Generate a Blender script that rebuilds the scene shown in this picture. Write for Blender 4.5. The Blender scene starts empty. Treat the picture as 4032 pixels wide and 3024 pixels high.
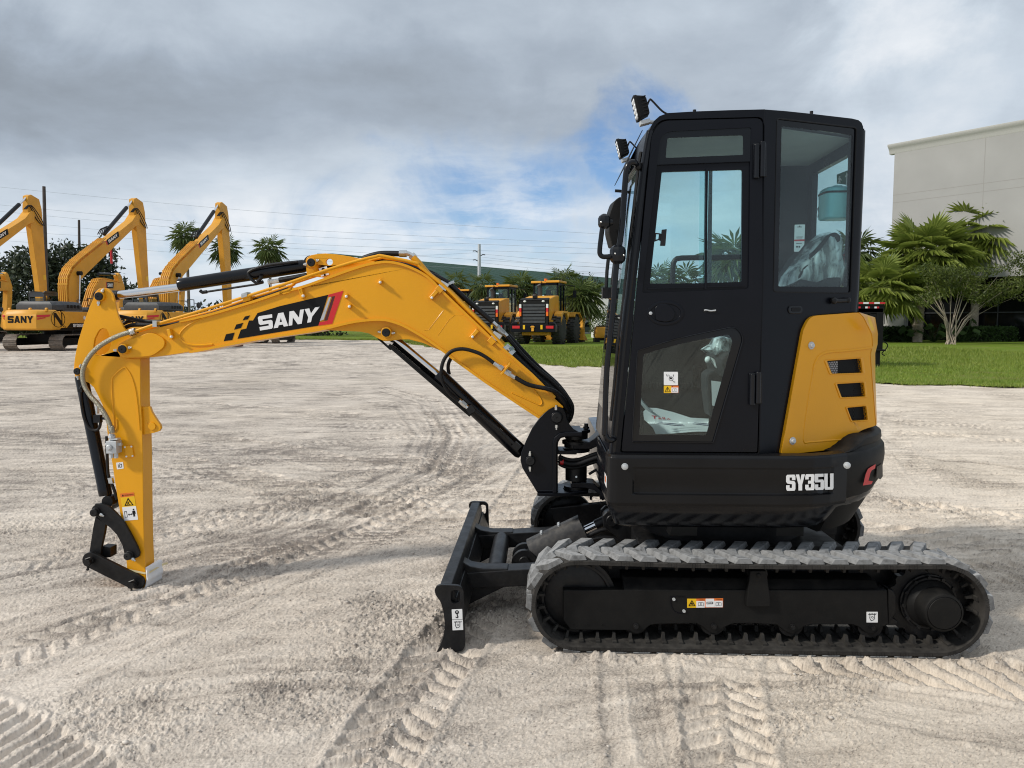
import bpy, bmesh, math, random
import numpy as np
from mathutils import Vector, Matrix
from mathutils.geometry import tessellate_polygon

random.seed(7)
scene = bpy.context.scene
COL = scene.collection
R = math.radians

# ------------------------------------------------------------------ camera model of the photograph
F, CX, CY = 3028.0, 2016.0, 1512.0
CAMH, PITCH = 1.55, R(4.53)
CP, SP = math.cos(PITCH), math.sin(PITCH)

def ray(px, py):
    a, b = (px - CX) / F, -(py - CY) / F
    return Vector((a, CP + b * SP, -SP + b * CP))

def ground(px, py, z=0.0):
    d = ray(px, py)
    t = (z - CAMH) / d.z
    return Vector((d.x * t, d.y * t, z))

def at(px, py, Y):
    d = ray(px, py)
    t = Y / d.y
    return Vector((d.x * t, Y, CAMH + d.z * t))

def T(c, pts):
    return [(c[0] + x * c[2], c[1] + y * c[2]) for x, y in pts]

K1, K2 = 1000 / 2212, 1200 / 2212
cA = (0, 700, K1); cB = (250, 950, K1); cC = (200, 1650, K1); cD = (1100, 950, K1); cE = (1600, 1250, K1)
cF = (1650, 1850, K1); cI = (2000, 1900, K1); cJ = (2950, 1900, K1)
cG = (2250, 340, K2); cH = (2300, 1100, K2)
cK = (3332, 450, 0.6629); cL = (0, 1050, 480 / 2212); cN = (1820, 1060, 580 / 2187); cP = (1640, 980, 800 / 2212)

# ------------------------------------------------------------------ mesh building
def newell(p):
    n = Vector((0, 0, 0))
    for i in range(len(p)):
        a, b = p[i], p[(i + 1) % len(p)]
        n += Vector(((a.y - b.y) * (a.z + b.z), (a.z - b.z) * (a.x + b.x), (a.x - b.x) * (a.y + b.y)))
    return n.normalized() if n.length > 0 else Vector((0, 0, 1))

def round_poly(pts, r, n=4):
    out = []
    N = len(pts)
    for i in range(N):
        p = Vector(pts[i]); a = Vector(pts[i - 1]); b = Vector(pts[(i + 1) % N])
        rr = r[i] if isinstance(r, (list, tuple)) else r
        da, db = (a - p), (b - p)
        m = min(rr, da.length * .48, db.length * .48)
        if m < 1e-6:
            out.append(tuple(p)); continue
        s, e = p + da.normalized() * m, p + db.normalized() * m
        for k in range(n + 1):
            t = k / n
            q = s * (1 - t) ** 2 + p * 2 * t * (1 - t) + e * t * t
            out.append(tuple(q))
    return out

def spline(pts, sub=6):
    pts = [Vector(p) for p in pts]
    if len(pts) < 3:
        return pts
    out = []
    for i in range(len(pts) - 1):
        p0 = pts[max(i - 1, 0)]; p1 = pts[i]; p2 = pts[i + 1]; p3 = pts[min(i + 2, len(pts) - 1)]
        for k in range(sub):
            t = k / sub
            out.append(.5 * ((2 * p1) + (p2 - p0) * t + (2 * p0 - 5 * p1 + 4 * p2 - p3) * t * t + (3 * p1 - p0 - 3 * p2 + p3) * t ** 3))
    out.append(pts[-1])
    return out

NO_SPLIT = ('symbol', 'lettering', 'ribs', 'lugs', 'grille', 'text', 'print', 'vent', 'decal', 'roof', 'boom_flange', 'crown', 'frond', 'blades', 'track_belt')
class MB:
    def __init__(self):
        self.v, self.f = [], []
    def add(self, vs, fs):
        o = len(self.v)
        self.v.extend(tuple(q) for q in vs)
        self.f.extend(tuple(i + o for i in f) for f in fs)
        return self
    def prism(self, pts, off, holes=()):
        """coplanar outline pts (3d), extruded by the vector off; holes are outlines in the same plane"""
        off = Vector(off)
        loops = [[Vector(p) for p in pts]] + [[Vector(p) for p in h] for h in holes]
        nrm = newell(loops[0])
        flip = nrm.dot(off) > 0          # front face must look away from off
        if flip:
            loops[0].reverse(); nrm = -nrm
        for h in loops[1:]:
            if newell(h).dot(nrm) > 0:
                h.reverse()
        flat = [p for l in loops for p in l]
        n = len(flat)
        vs = flat + [p + off for p in flat]
        fs = []
        if len(loops) == 1:
            fs.append(tuple(range(n))); fs.append(tuple(range(2 * n - 1, n - 1, -1)))
        else:
            for t in tessellate_polygon(loops):
                a, b, c = t
                q = (flat[b] - flat[a]).cross(flat[c] - flat[a])
                if q.length < 1e-12: continue
                if q.dot(nrm) < 0: a, b, c = a, c, b
                fs.append((a, b, c)); fs.append((c + n, b + n, a + n))
        o = 0
        for l in loops:
            m = len(l)
            for i in range(m):
                j = (i + 1) % m
                fs.append((o + j, o + i, o + i + n, o + j + n))
            o += m
        return self.add(vs, fs)
    def sheet(self, pts):
        return self.add(pts, [tuple(range(len(pts)))])
    def box(self, lo, hi):
        x0, y0, z0 = lo; x1, y1, z1 = hi
        vs = [(x0, y0, z0), (x1, y0, z0), (x1, y1, z0), (x0, y1, z0), (x0, y0, z1), (x1, y0, z1), (x1, y1, z1), (x0, y1, z1)]
        return self.add(vs, [(0, 3, 2, 1), (4, 5, 6, 7), (0, 1, 5, 4), (1, 2, 6, 5), (2, 3, 7, 6), (3, 0, 4, 7)])
    def obox(self, c, ax, ay, az):
        """box with centre c and half-extent vectors"""
        c, ax, ay, az = Vector(c), Vector(ax), Vector(ay), Vector(az)
        if ax.cross(ay).dot(az) < 0: az = -az
        vs = [c + ax * i + ay * j + az * k for k in (-1, 1) for i, j in ((-1, -1), (1, -1), (1, 1), (-1, 1))]
        return self.add(vs, [(0, 3, 2, 1), (4, 5, 6, 7), (0, 1, 5, 4), (1, 2, 6, 5), (2, 3, 7, 6), (3, 0, 4, 7)])
    def bar(self, p0, p1, side, w, h):
        """square bar from p0 to p1, width w along side, height h across"""
        p0, p1, side = Vector(p0), Vector(p1), Vector(side).normalized()
        d = (p1 - p0); n = d.cross(side).normalized()
        return self.obox((p0 + p1) / 2, d / 2, side * (w / 2), n * (h / 2))
    def cyl(self, p0, p1, r0, r1=None, n=20, caps=True):
        p0, p1 = Vector(p0), Vector(p1)
        r1 = r0 if r1 is None else r1
        d = (p1 - p0).normalized()
        a = d.orthogonal().normalized(); b = d.cross(a)
        vs = []
        for p, r in ((p0, r0), (p1, r1)):
            for i in range(n):
                t = 2 * math.pi * i / n
                vs.append(p + a * (r * math.cos(t)) + b * (r * math.sin(t)))
        fs = [(i, (i + 1) % n, n + (i + 1) % n, n + i) for i in range(n)]
        if caps:
            fs.append(tuple(range(n - 1, -1, -1))); fs.append(tuple(range(n, 2 * n)))
        return self.add(vs, fs)
    def lathe(self, p0, d, prof, n=24):
        """profile of (along, radius) pairs turned about the axis d through p0"""
        p0, d = Vector(p0), Vector(d).normalized()
        a = d.orthogonal().normalized(); b = d.cross(a)
        vs, fs = [], []
        for (s, r) in prof:
            for i in range(n):
                t = 2 * math.pi * i / n
                vs.append(p0 + d * s + a * (r * math.cos(t)) + b * (r * math.sin(t)))
        for k in range(len(prof) - 1):
            for i in range(n):
                j = (i + 1) % n
                fs.append((k * n + i, k * n + j, (k + 1) * n + j, (k + 1) * n + i))
        fs.append(tuple(range(n - 1, -1, -1))); m = (len(prof) - 1) * n
        fs.append(tuple(range(m, m + n)))
        return self.add(vs, fs)
    def tube(self, path, r, n=8, sub=0, caps=True):
        pts = [Vector(p) for p in path]
        if sub: pts = spline(pts, sub)
        N = len(pts)
        up = None
        vs, fs = [], []
        for i in range(N):
            d = (pts[min(i + 1, N - 1)] - pts[max(i - 1, 0)]).normalized()
            if up is None: up = d.orthogonal().normalized()
            up = (up - d * up.dot(d)).normalized()
            b = d.cross(up)
            rr = r[i] if isinstance(r, (list, tuple)) else r
            for k in range(n):
                t = 2 * math.pi * k / n
                vs.append(pts[i] + up * (rr * math.cos(t)) + b * (rr * math.sin(t)))
        for i in range(N - 1):
            for k in range(n):
                j = (k + 1) % n
                fs.append((i * n + k, i * n + j, (i + 1) * n + j, (i + 1) * n + k))
        if caps:
            fs.append(tuple(range(n - 1, -1, -1))); fs.append(tuple(range((N - 1) * n, N * n)))
        return self.add(vs, fs)
    def ball(self, c, rad, nu=12, nv=8):
        c = Vector(c)
        rx, ry, rz = (rad, rad, rad) if isinstance(rad, (int, float)) else rad
        vs = [c + Vector((0, 0, rz))]
        for j in range(1, nv):
            ph = math.pi * j / nv
            for i in range(nu):
                t = 2 * math.pi * i / nu
                vs.append(c + Vector((rx * math.sin(ph) * math.cos(t), ry * math.sin(ph) * math.sin(t), rz * math.cos(ph))))
        vs.append(c - Vector((0, 0, rz)))
        fs = [(0, 1 + i, 1 + (i + 1) % nu) for i in range(nu)]
        for j in range(nv - 2):
            for i in range(nu):
                a, b = 1 + j * nu + i, 1 + j * nu + (i + 1) % nu
                fs.append((a, a + nu, b + nu, b))
        L = len(vs) - 1; o = 1 + (nv - 2) * nu
        fs += [(o + (i + 1) % nu, o + i, L) for i in range(nu)]
        return self.add(vs, fs)
    def loft(self, rings, closed=True, caps=True):
        n = len(rings[0]); vs = [q for r in rings for q in r]; fs = []
        for k in range(len(rings) - 1):
            for i in range(n if closed else n - 1):
                j = (i + 1) % n
                fs.append((k * n + i, k * n + j, (k + 1) * n + j, (k + 1) * n + i))
        if caps and closed:
            fs.append(tuple(range(n - 1, -1, -1))); m = (len(rings) - 1) * n
            fs.append(tuple(range(m, m + n)))
        return self.add(vs, fs)
    def clusters(self):
        """pieces that do not touch: face islands, joined where their boxes meet"""
        par = list(range(len(self.v)))
        def find(a):
            while par[a] != a: par[a] = par[par[a]]; a = par[a]
            return a
        for f in self.f:
            r = find(f[0])
            for i in f[1:]: par[find(i)] = r
        box = {}
        for i, p in enumerate(self.v):
            r = find(i); b = box.get(r)
            if b is None: box[r] = [list(p), list(p)]
            else:
                for k in range(3): b[0][k] = min(b[0][k], p[k]); b[1][k] = max(b[1][k], p[k])
        groups = [[b[0], b[1], {r}] for r, b in box.items()]
        if len(groups) > 200: return None
        e = .002; merged = True
        while merged:
            merged = False
            for i in range(len(groups)):
                for j in range(len(groups) - 1, i, -1):
                    A, B = groups[i], groups[j]
                    if all(A[0][k] - e <= B[1][k] and B[0][k] - e <= A[1][k] for k in range(3)):
                        A[0] = [min(A[0][k], B[0][k]) for k in range(3)]; A[1] = [max(A[1][k], B[1][k]) for k in range(3)]; A[2] |= B[2]; groups.pop(j); merged = True
        if len(groups) < 2 or len(groups) > 40: return None
        out = []
        for g in groups:
            m = MB(); mp = {}
            for f in self.f:
                if find(f[0]) in g[2]:
                    for i in f:
                        if i not in mp: mp[i] = len(m.v); m.v.append(self.v[i])
                    m.f.append(tuple(mp[i] for i in f))
            out.append(m)
        return out
    def build(self, name, mat, parent=None, bevel=0.0, smooth=38, seg=2, fixn=False, split=None):
        if (parent is not None if split is None else split) and not any(w in name for w in NO_SPLIT):
            cl = self.clusters()
            if cl:
                return [m.build(name, mat, parent, bevel, smooth, seg, fixn, split=False) for m in cl][0]
        me = bpy.data.meshes.new(name)
        me.from_pydata(self.v, [], self.f)
        if fixn:
            bm = bmesh.new(); bm.from_mesh(me)
            bmesh.ops.recalc_face_normals(bm, faces=bm.faces); bm.to_mesh(me); bm.free()
        me.materials.append(mat)
        if smooth:
            me.polygons.foreach_set('use_smooth', [True] * len(me.polygons))
            me.set_sharp_from_angle(angle=R(smooth))
        me.update()
        o = bpy.data.objects.new(name, me)
        COL.objects.link(o)
        while parent is not None and parent.parent is not None and parent.parent.parent is not None:
            parent = parent.parent                    # thing > part > sub-part, no deeper
        if parent: o.parent = parent
        if bevel:
            m = o.modifiers.new('bevel', 'BEVEL'); m.width = bevel; m.segments = seg
            m.limit_method = 'ANGLE'; m.angle_limit = R(38); m.harden_normals = True
        return o

def empty(name, loc=(0, 0, 0), rz=0.0):
    o = bpy.data.objects.new(name, None); COL.objects.link(o)
    o.location = loc; o.rotation_euler = (0, 0, rz); o.empty_display_size = .3
    return o

def tag(o, label=None, cat=None, group=None, kind=None):
    if label: o['label'] = label
    if cat: o['category'] = cat
    if group: o['group'] = group
    if kind: o['kind'] = kind
    return o

def dup(root, loc, rz=None, label=None, scale=None):
    r = root.copy(); COL.objects.link(r); r.location = loc
    if rz is not None: r.rotation_euler = (0, 0, rz)
    if scale is not None: r.scale = (scale, scale, scale)
    if label: r['label'] = label
    for ch in list(root.children):
        c = ch.copy(); COL.objects.link(c); c.parent = r
        for g in list(ch.children):
            d = g.copy(); COL.objects.link(d); d.parent = c
    return r

# block letters as outlines in a unit box
GLYPH = {
 'S': [[(1, 1), (.1, 1), (0, .9), (0, .48), (.1, .38), (.70, .38), (.70, .25), (0, .25), (0, 0), (.9, 0), (1, .1), (1, .52), (.9, .62), (.30, .62), (.30, .76), (1, .76)]],
 'A': [[(0, 0), (.3, 0), (.36, .16), (.64, .16), (.7, 0), (1, 0), (.66, 1), (.34, 1)], [(.42, .36), (.58, .36), (.5, .66)]],
 'N': [[(0, 0), (.27, 0), (.27, .55), (.7, 0), (1, 0), (1, 1), (.73, 1), (.73, .45), (.3, 1), (0, 1)]],
 'Y': [[(.36, 0), (.64, 0), (.64, .38), (1, 1), (.69, 1), (.5, .62), (.31, 1), (0, 1), (.36, .38)]],
 's': [[(1, .66), (1, .9), (.9, 1), (.1, 1), (0, .9), (0, .56), (.1, .46), (.64, .40), (.64, .17), (.36, .17), (.36, .34), (0, .34), (0, .1), (.1, 0), (.9, 0), (1, .1), (1, .48), (.9, .58), (.36, .64), (.36, .83), (.64, .83), (.64, .66)]],
 'y': [[(.31, 0), (.69, 0), (.69, .36), (1, 1), (.64, 1), (.5, .6), (.36, 1), (0, 1), (.31, .36)]],
 '3': [[(.1, 1), (.9, 1), (1, .9), (1, .58), (.9, .5), (1, .42), (1, .1), (.9, 0), (.1, 0), (0, .1), (0, .34), (.36, .34), (.36, .16), (.64, .16), (.64, .41), (.32, .41), (.32, .59), (.64, .59), (.64, .84), (.36, .84), (.36, .68), (0, .68), (0, .9)]],
 '5': [[(0, 1), (.95, 1), (.95, .82), (.36, .82), (.36, .64), (.9, .64), (1, .54), (1, .1), (.9, 0), (.1, 0), (0, .1), (0, .34), (.36, .34), (.36, .16), (.64, .16), (.64, .48), (0, .48)]],
 'U': [[(0, 1), (0, .1), (.1, 0), (.9, 0), (1, .1), (1, 1), (.64, 1), (.64, .16), (.36, .16), (.36, 1)]],
 '2': [[(0, .7), (0, .9), (.1, 1), (.9, 1), (1, .9), (1, .56), (.36, .2), (1, .2), (1, 0), (0, 0), (0, .26), (.64, .62), (.64, .83), (.36, .83), (.36, .7)]],
 '6': [[(1, .72), (1, .9), (.9, 1), (.1, 1), (0, .9), (0, .1), (.1, 0), (.9, 0), (1, .1), (1, .5), (.9, .6), (.36, .6), (.36, .84), (.64, .84), (.64, .72)], [(.36, .16), (.64, .16), (.64, .44), (.36, .44)]],
 'C': [[(1, .66), (1, .9), (.9, 1), (.1, 1), (0, .9), (0, .1), (.1, 0), (.9, 0), (1, .1), (1, .34), (.64, .34), (.64, .16), (.36, .16), (.36, .84), (.64, .84), (.64, .66)]],
 'T': [[(.33, 0), (.67, 0), (.67, .78), (1, .78), (1, 1), (0, 1), (0, .78), (.33, .78)]],
 'H': [[(0, 0), (.3, 0), (.3, .4), (.7, .4), (.7, 0), (1, 0), (1, 1), (.7, 1), (.7, .62), (.3, .62), (.3, 1), (0, 1)]],
}

def letters(mb, text, place, off, gap=.06, widths=None):
    """place(s, t) -> 3d point for s, t in 0..1 over the whole word; off = thickness vector"""
    W = [(widths or {}).get(c, 1.0) for c in text]
    tot = sum(W) + gap * (len(W) - 1); x = 0
    for c, w in zip(text, W):
        loops = [[place((x + a * w) / tot, b) for a, b in lp_] for lp_ in GLYPH[c]]
        mb.prism(loops[0], off, loops[1:])
        x += w + gap

def font_mesh(text, place, mb):
    """small printed words: the built-in typeface, laid on a surface by place(x, y) with x, y in 0..1 of the word box"""
    cu = bpy.data.curves.new('word', 'FONT'); cu.body = text; cu.resolution_u = 2
    ob = bpy.data.objects.new('word', cu); COL.objects.link(ob)
    dg = bpy.context.evaluated_depsgraph_get(); me = ob.evaluated_get(dg).to_mesh()
    vs = [v.co.copy() for v in me.vertices]; fs = [tuple(p.vertices) for p in me.polygons]
    ob.evaluated_get(dg).to_mesh_clear(); bpy.data.objects.remove(ob); bpy.data.curves.remove(cu)
    x0 = min(v.x for v in vs); x1 = max(v.x for v in vs); y0 = min(v.y for v in vs); y1 = max(v.y for v in vs)
    mb.add([place((v.x - x0) / (x1 - x0), (v.y - y0) / (y1 - y0)) for v in vs], fs)

# ------------------------------------------------------------------ materials
def mat_new(name):
    m = bpy.data.materials.new(name); m.use_nodes = True
    nt = m.node_tree; b = nt.nodes['Principled BSDF']
    return m, nt, b

def nd(nt, typ, **kw):
    n = nt.nodes.new(typ)
    for k, v in kw.items():
        if k in n.inputs.keys() if isinstance(k, str) and hasattr(n, 'inputs') else False:
            n.inputs[k].default_value = v
        else:
            setattr(n, k, v)
    return n

def simple(name, col, rough=.5, metal=0.0, spec=.5, var=.0, vscale=8.0, bump=0.0, bscale=60.0, coat=0.0, dust=0.0, dustcol=(.42, .38, .32), rvar=.0, dlo=.38, dhi=.72, umin=.25):
    """principled paint with uneven colour, fine relief and settled dust from noise in object space"""
    m, nt, b = mat_new(name)
    b.inputs['Base Color'].default_value = (*col, 1)
    b.inputs['Roughness'].default_value = rough
    b.inputs['Metallic'].default_value = metal
    b.inputs['Specular IOR Level'].default_value = spec
    b.inputs['Coat Weight'].default_value = coat
    b.inputs['Coat Roughness'].default_value = .12
    tc = nt.nodes.new('ShaderNodeTexCoord')
    L = nt.links.new
    src = None
    if var or dust or rvar:
        n = nt.nodes.new('ShaderNodeTexNoise'); n.inputs['Scale'].default_value = vscale; n.inputs['Detail'].default_value = 6
        L(tc.outputs['Object'], n.inputs['Vector'])
        mr = nt.nodes.new('ShaderNodeMapRange'); mr.inputs[1].default_value = .3; mr.inputs[2].default_value = .7
        mr.inputs[3].default_value = 1 - var; mr.inputs[4].default_value = 1 + var
        L(n.outputs['Fac'], mr.inputs[0])
        mx = nt.nodes.new('ShaderNodeMix'); mx.data_type = 'RGBA'; mx.blend_type = 'MULTIPLY'; mx.inputs[0].default_value = 1
        mx.inputs[6].default_value = (*col, 1); L(mr.outputs[0], mx.inputs[7])
        src = mx.outputs[2]
        if rvar:
            mr2 = nt.nodes.new('ShaderNodeMapRange'); mr2.inputs[1].default_value = .3; mr2.inputs[2].default_value = .7
            mr2.inputs[3].default_value = rough - rvar; mr2.inputs[4].default_value = rough + rvar
            L(n.outputs['Fac'], mr2.inputs[0]); L(mr2.outputs[0], b.inputs['Roughness'])
        if dust:
            g = nt.nodes.new('ShaderNodeNewGeometry'); sx = nt.nodes.new('ShaderNodeSeparateXYZ'); L(g.outputs['Normal'], sx.inputs[0])
            n2 = nt.nodes.new('ShaderNodeTexNoise'); n2.inputs['Scale'].default_value = vscale * 3.1; n2.inputs['Detail'].default_value = 8
            L(tc.outputs['Object'], n2.inputs['Vector'])
            up = nt.nodes.new('ShaderNodeMapRange'); up.inputs[1].default_value = -.2; up.inputs[2].default_value = .9; up.inputs[3].default_value = umin; up.inputs[4].default_value = 1
            L(sx.outputs['Z'], up.inputs[0])
            dn = nt.nodes.new('ShaderNodeMapRange'); dn.inputs[1].default_value = dlo; dn.inputs[2].default_value = dhi; dn.inputs[3].default_value = 0; dn.inputs[4].default_value = dust
            L(n2.outputs['Fac'], dn.inputs[0])
            mu = nt.nodes.new('ShaderNodeMath'); mu.operation = 'MULTIPLY'; L(up.outputs[0], mu.inputs[0]); L(dn.outputs[0], mu.inputs[1])
            md = nt.nodes.new('ShaderNodeMix'); md.data_type = 'RGBA'; L(mu.outputs[0], md.inputs[0]); L(src, md.inputs[6]); md.inputs[7].default_value = (*dustcol, 1)
            src = md.outputs[2]
        L(src, b.inputs['Base Color'])
    if bump:
        nb = nt.nodes.new('ShaderNodeTexNoise'); nb.inputs['Scale'].default_value = bscale; nb.inputs['Detail'].default_value = 4
        L(tc.outputs['Object'], nb.inputs['Vector'])
        bp = nt.nodes.new('ShaderNodeBump'); bp.inputs['Strength'].default_value = bump; bp.inputs['Distance'].default_value = .01
        L(nb.outputs['Fac'], bp.inputs['Height']); L(bp.outputs[0], b.inputs['Normal'])
    return m

def glassy(name, tint, gloss=1.0, rough=.01):
    """a single thin pane: tinted see-through with mirror reflections by angle"""
    m = bpy.data.materials.new(name); m.use_nodes = True; nt = m.node_tree
    for n in list(nt.nodes): nt.nodes.remove(n)
    out = nt.nodes.new('ShaderNodeOutputMaterial'); mix = nt.nodes.new('ShaderNodeMixShader')
    tr = nt.nodes.new('ShaderNodeBsdfTransparent'); gl = nt.nodes.new('ShaderNodeBsdfGlossy'); fr = nt.nodes.new('ShaderNodeFresnel')
    tr.inputs[0].default_value = (*tint, 1); gl.inputs['Roughness'].default_value = rough; gl.inputs[0].default_value = (gloss, gloss, gloss, 1)
    L = nt.links.new
    g = nt.nodes.new('ShaderNodeNewGeometry'); mr = nt.nodes.new('ShaderNodeMapRange')      # the same reflectance from either side of the pane
    mr.inputs[3].default_value = 1.5; mr.inputs[4].default_value = 1 / 1.5; L(g.outputs['Backfacing'], mr.inputs[0]); L(mr.outputs[0], fr.inputs[0])
    L(fr.outputs[0], mix.inputs[0]); L(tr.outputs[0], mix.inputs[1]); L(gl.outputs[0], mix.inputs[2]); L(mix.outputs[0], out.inputs[0])
    return m

def leafy(name, c0, c1, trans=.25, rough=.5, scale=1.2):
    """leaves: colour varies from leaf to leaf and clump to clump"""
    m, nt, b = mat_new(name)
    L = nt.links.new
    g = nt.nodes.new('ShaderNodeNewGeometry'); tc = nt.nodes.new('ShaderNodeTexCoord')
    n = nt.nodes.new('ShaderNodeTexNoise'); n.inputs['Scale'].default_value = scale; n.inputs['Detail'].default_value = 3
    L(tc.outputs['Object'], n.inputs['Vector'])
    ad = nt.nodes.new('ShaderNodeMath'); ad.operation = 'MULTIPLY_ADD'; ad.inputs[1].default_value = .55
    L(g.outputs['Random Per Island'], ad.inputs[0])
    mr = nt.nodes.new('ShaderNodeMapRange'); mr.inputs[1].default_value = .3; mr.inputs[2].default_value = .7; mr.inputs[3].default_value = 0; mr.inputs[4].default_value = .45
    L(n.outputs['Fac'], mr.inputs[0]); L(mr.outputs[0], ad.inputs[2])
    mx = nt.nodes.new('ShaderNodeMix'); mx.data_type = 'RGBA'; mx.inputs[6].default_value = (*c0, 1); mx.inputs[7].default_value = (*c1, 1)
    L(ad.outputs[0], mx.inputs[0]); L(mx.outputs[2], b.inputs['Base Color'])
    b.inputs['Roughness'].default_value = rough; b.inputs['Specular IOR Level'].default_value = .35
    if trans:
        out = nt.nodes['Material Output']; tl = nt.nodes.new('ShaderNodeBsdfTranslucent'); ms = nt.nodes.new('ShaderNodeMixShader')
        L(mx.outputs[2], tl.inputs[0]); ms.inputs[0].default_value = trans
        L(b.outputs[0], ms.inputs[1]); L(tl.outputs[0], ms.inputs[2]); L(ms.outputs[0], out.inputs[0])
    return m

M = {}
M['yellow'] = simple('yellow_paint', (.76, .345, .010), .34, spec=.28, var=.05, vscale=3, bump=.06, bscale=140, coat=.08, rvar=.05)
M['yellow_far'] = simple('yellow_paint_dusty', (.70, .335, .035), .45, spec=.25, var=.10, vscale=1.2, dust=.15, dustcol=(.5, .38, .2))
M['black'] = simple('black_satin_paint', (.0042, .005, .008), .31, spec=.20, var=.15, vscale=5, bump=.03, bscale=160, rvar=.06)
M['black_gloss'] = simple('black_gloss_paint', (.0045, .005, .007), .20, spec=.34, var=.15, vscale=4, rvar=.05)
M['black_steel'] = simple('black_steel', (.0075, .0078, .009), .42, spec=.30, var=.25, vscale=14, bump=.08, bscale=90, dust=.035, rvar=.08)
M['black_dusty'] = simple('black_plastic_dusty', (.0075, .0074, .0074), .55, spec=.18, var=.2, vscale=6, bump=.08, bscale=180, dust=.03, umin=.05)
M['dark_far'] = simple('dark_grey_paint', (.035, .04, .047), .5, var=.15, vscale=2, dust=.12)
M['frit'] = simple('black_glass_border', (.004, .005, .007), .08, spec=.32)
M['rubber'] = simple('black_hose_rubber', (.008, .008, .009), .5, spec=.25, var=.2, vscale=30, bump=.1, bscale=200)
M['track'] = simple('track_rubber', (.030, .028, .026), .78, spec=.2, var=.35, vscale=9, bump=.25, bscale=55, dust=.3, dustcol=(.13, .12, .105))
M['lug'] = simple('track_lug_rubber', (.055, .054, .053), .82, spec=.2, var=.25, vscale=12, bump=.3, bscale=45, dust=.95, dustcol=(.31, .315, .318), dlo=.15, dhi=.55, umin=.42)
M['chrome'] = simple('chrome_rod', (.75, .75, .76), .12, metal=1)
M['zinc'] = simple('zinc_fitting', (.62, .62, .60), .32, metal=1, var=.15, vscale=60)
M['braid'] = simple('grey_braided_hose', (.33, .31, .24), .4, metal=.75, var=.3, vscale=160, bump=.5, bscale=380)
M['white'] = simple('white_print', (.80, .80, .80), .45)
M['white_paint'] = simple('white_bolt_paint', (.78, .78, .76), .5)
M['red'] = simple('red_print', (.58, .015, .02), .35)
M['maroon'] = simple('maroon_print', (.07, .006, .012), .35)
M['silver'] = simple('silver_print', (.45, .45, .47), .35)
M['ink'] = simple('black_print', (.005, .005, .0055), .45, spec=.2)
M['warn_yellow'] = simple('warning_yellow', (.80, .48, .005), .4)
M['warn_orange'] = simple('warning_orange', (.72, .16, .02), .4)
M['foam'] = simple('white_foam', (.82, .82, .83), .8, bump=.2, bscale=40, var=.05, vscale=20)
M['tape'] = simple('cream_tape', (.72, .62, .36), .4, var=.1)
M['glass'] = glassy('teal_window_glass', (.85, .95, .95), .8)
M['glass_far'] = glassy('grey_window_glass', (.55, .62, .62), 1.0)
M['cab_inside'] = simple('dark_cab_lining', (.009, .010, .0115), .75, var=.15, vscale=10, bump=.1, spec=.25)
M['cab_grey'] = simple('grey_cab_headliner', (.30, .31, .31), .75, var=.06)
M['seat'] = simple('dark_seat_fabric', (.018, .019, .021), .85, bump=.2, bscale=120)
M['lens'] = simple('clear_lamp_lens', (.75, .77, .78), .12, spec=.6, bump=.4, bscale=120)
M['bottle'] = simple('teal_fluid_bottle', (.22, .55, .60), .35, var=.05)
M['steel_shoe'] = simple('rusty_steel_shoe', (.16, .13, .105), .7, var=.35, vscale=5, dust=.35)
M['tyre'] = simple('tyre_rubber', (.022, .022, .022), .75, var=.2, vscale=4, dust=.12)
M['orange_lamp'] = simple('orange_lamp', (.85, .17, .01), .3)
M['galv'] = simple('galvanised_steel', (.55, .57, .58), .5, metal=.4, var=.1)
M['wood_pole'] = simple('weathered_pole_wood', (.075, .06, .052), .85, var=.25, vscale=3)
M['wire'] = simple('line_wire', (.33, .36, .39), .6)
M['skirt'] = simple('black_moulded_skirt', (.006, .006, .0068), .36, spec=.24, var=.2, vscale=6, bump=.06, bscale=180)
M['guard_grey'] = simple('grey_steel_guard', (.032, .032, .034), .55, spec=.3, var=.2, vscale=12, dust=.15)
M['brown'] = simple('rusty_brown_primer', (.14, .045, .025), .6, var=.3)
# ------------------------------------------------------------------ camera, sun, sky
cam_d = bpy.data.cameras.new('camera'); cam = bpy.data.objects.new('camera', cam_d); COL.objects.link(cam)
cam.location = (0, 0, CAMH); cam.rotation_euler = (math.pi / 2 - PITCH, 0, 0)
cam_d.sensor_width = 36; cam_d.lens = F / 4032 * 36; cam_d.clip_start = .1; cam_d.clip_end = 4000
scene.camera = cam

SUN_EL, SUN_AZ = R(36), R(-110)      # azimuth from +Y towards +X: the sun stands to the left, slightly behind the camera
sd = Vector((math.sin(SUN_AZ) * math.cos(SUN_EL), math.cos(SUN_AZ) * math.cos(SUN_EL), math.sin(SUN_EL)))
sun_d = bpy.data.lights.new('sun', 'SUN'); sun_d.energy = 3.2; sun_d.angle = R(5); sun_d.color = (1, .945, .86)
sun = bpy.data.objects.new('sun', sun_d); COL.objects.link(sun)
sun.rotation_euler = (-sd).to_track_quat('-Z', 'Y').to_euler(); sun.location = sd * 50

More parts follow.
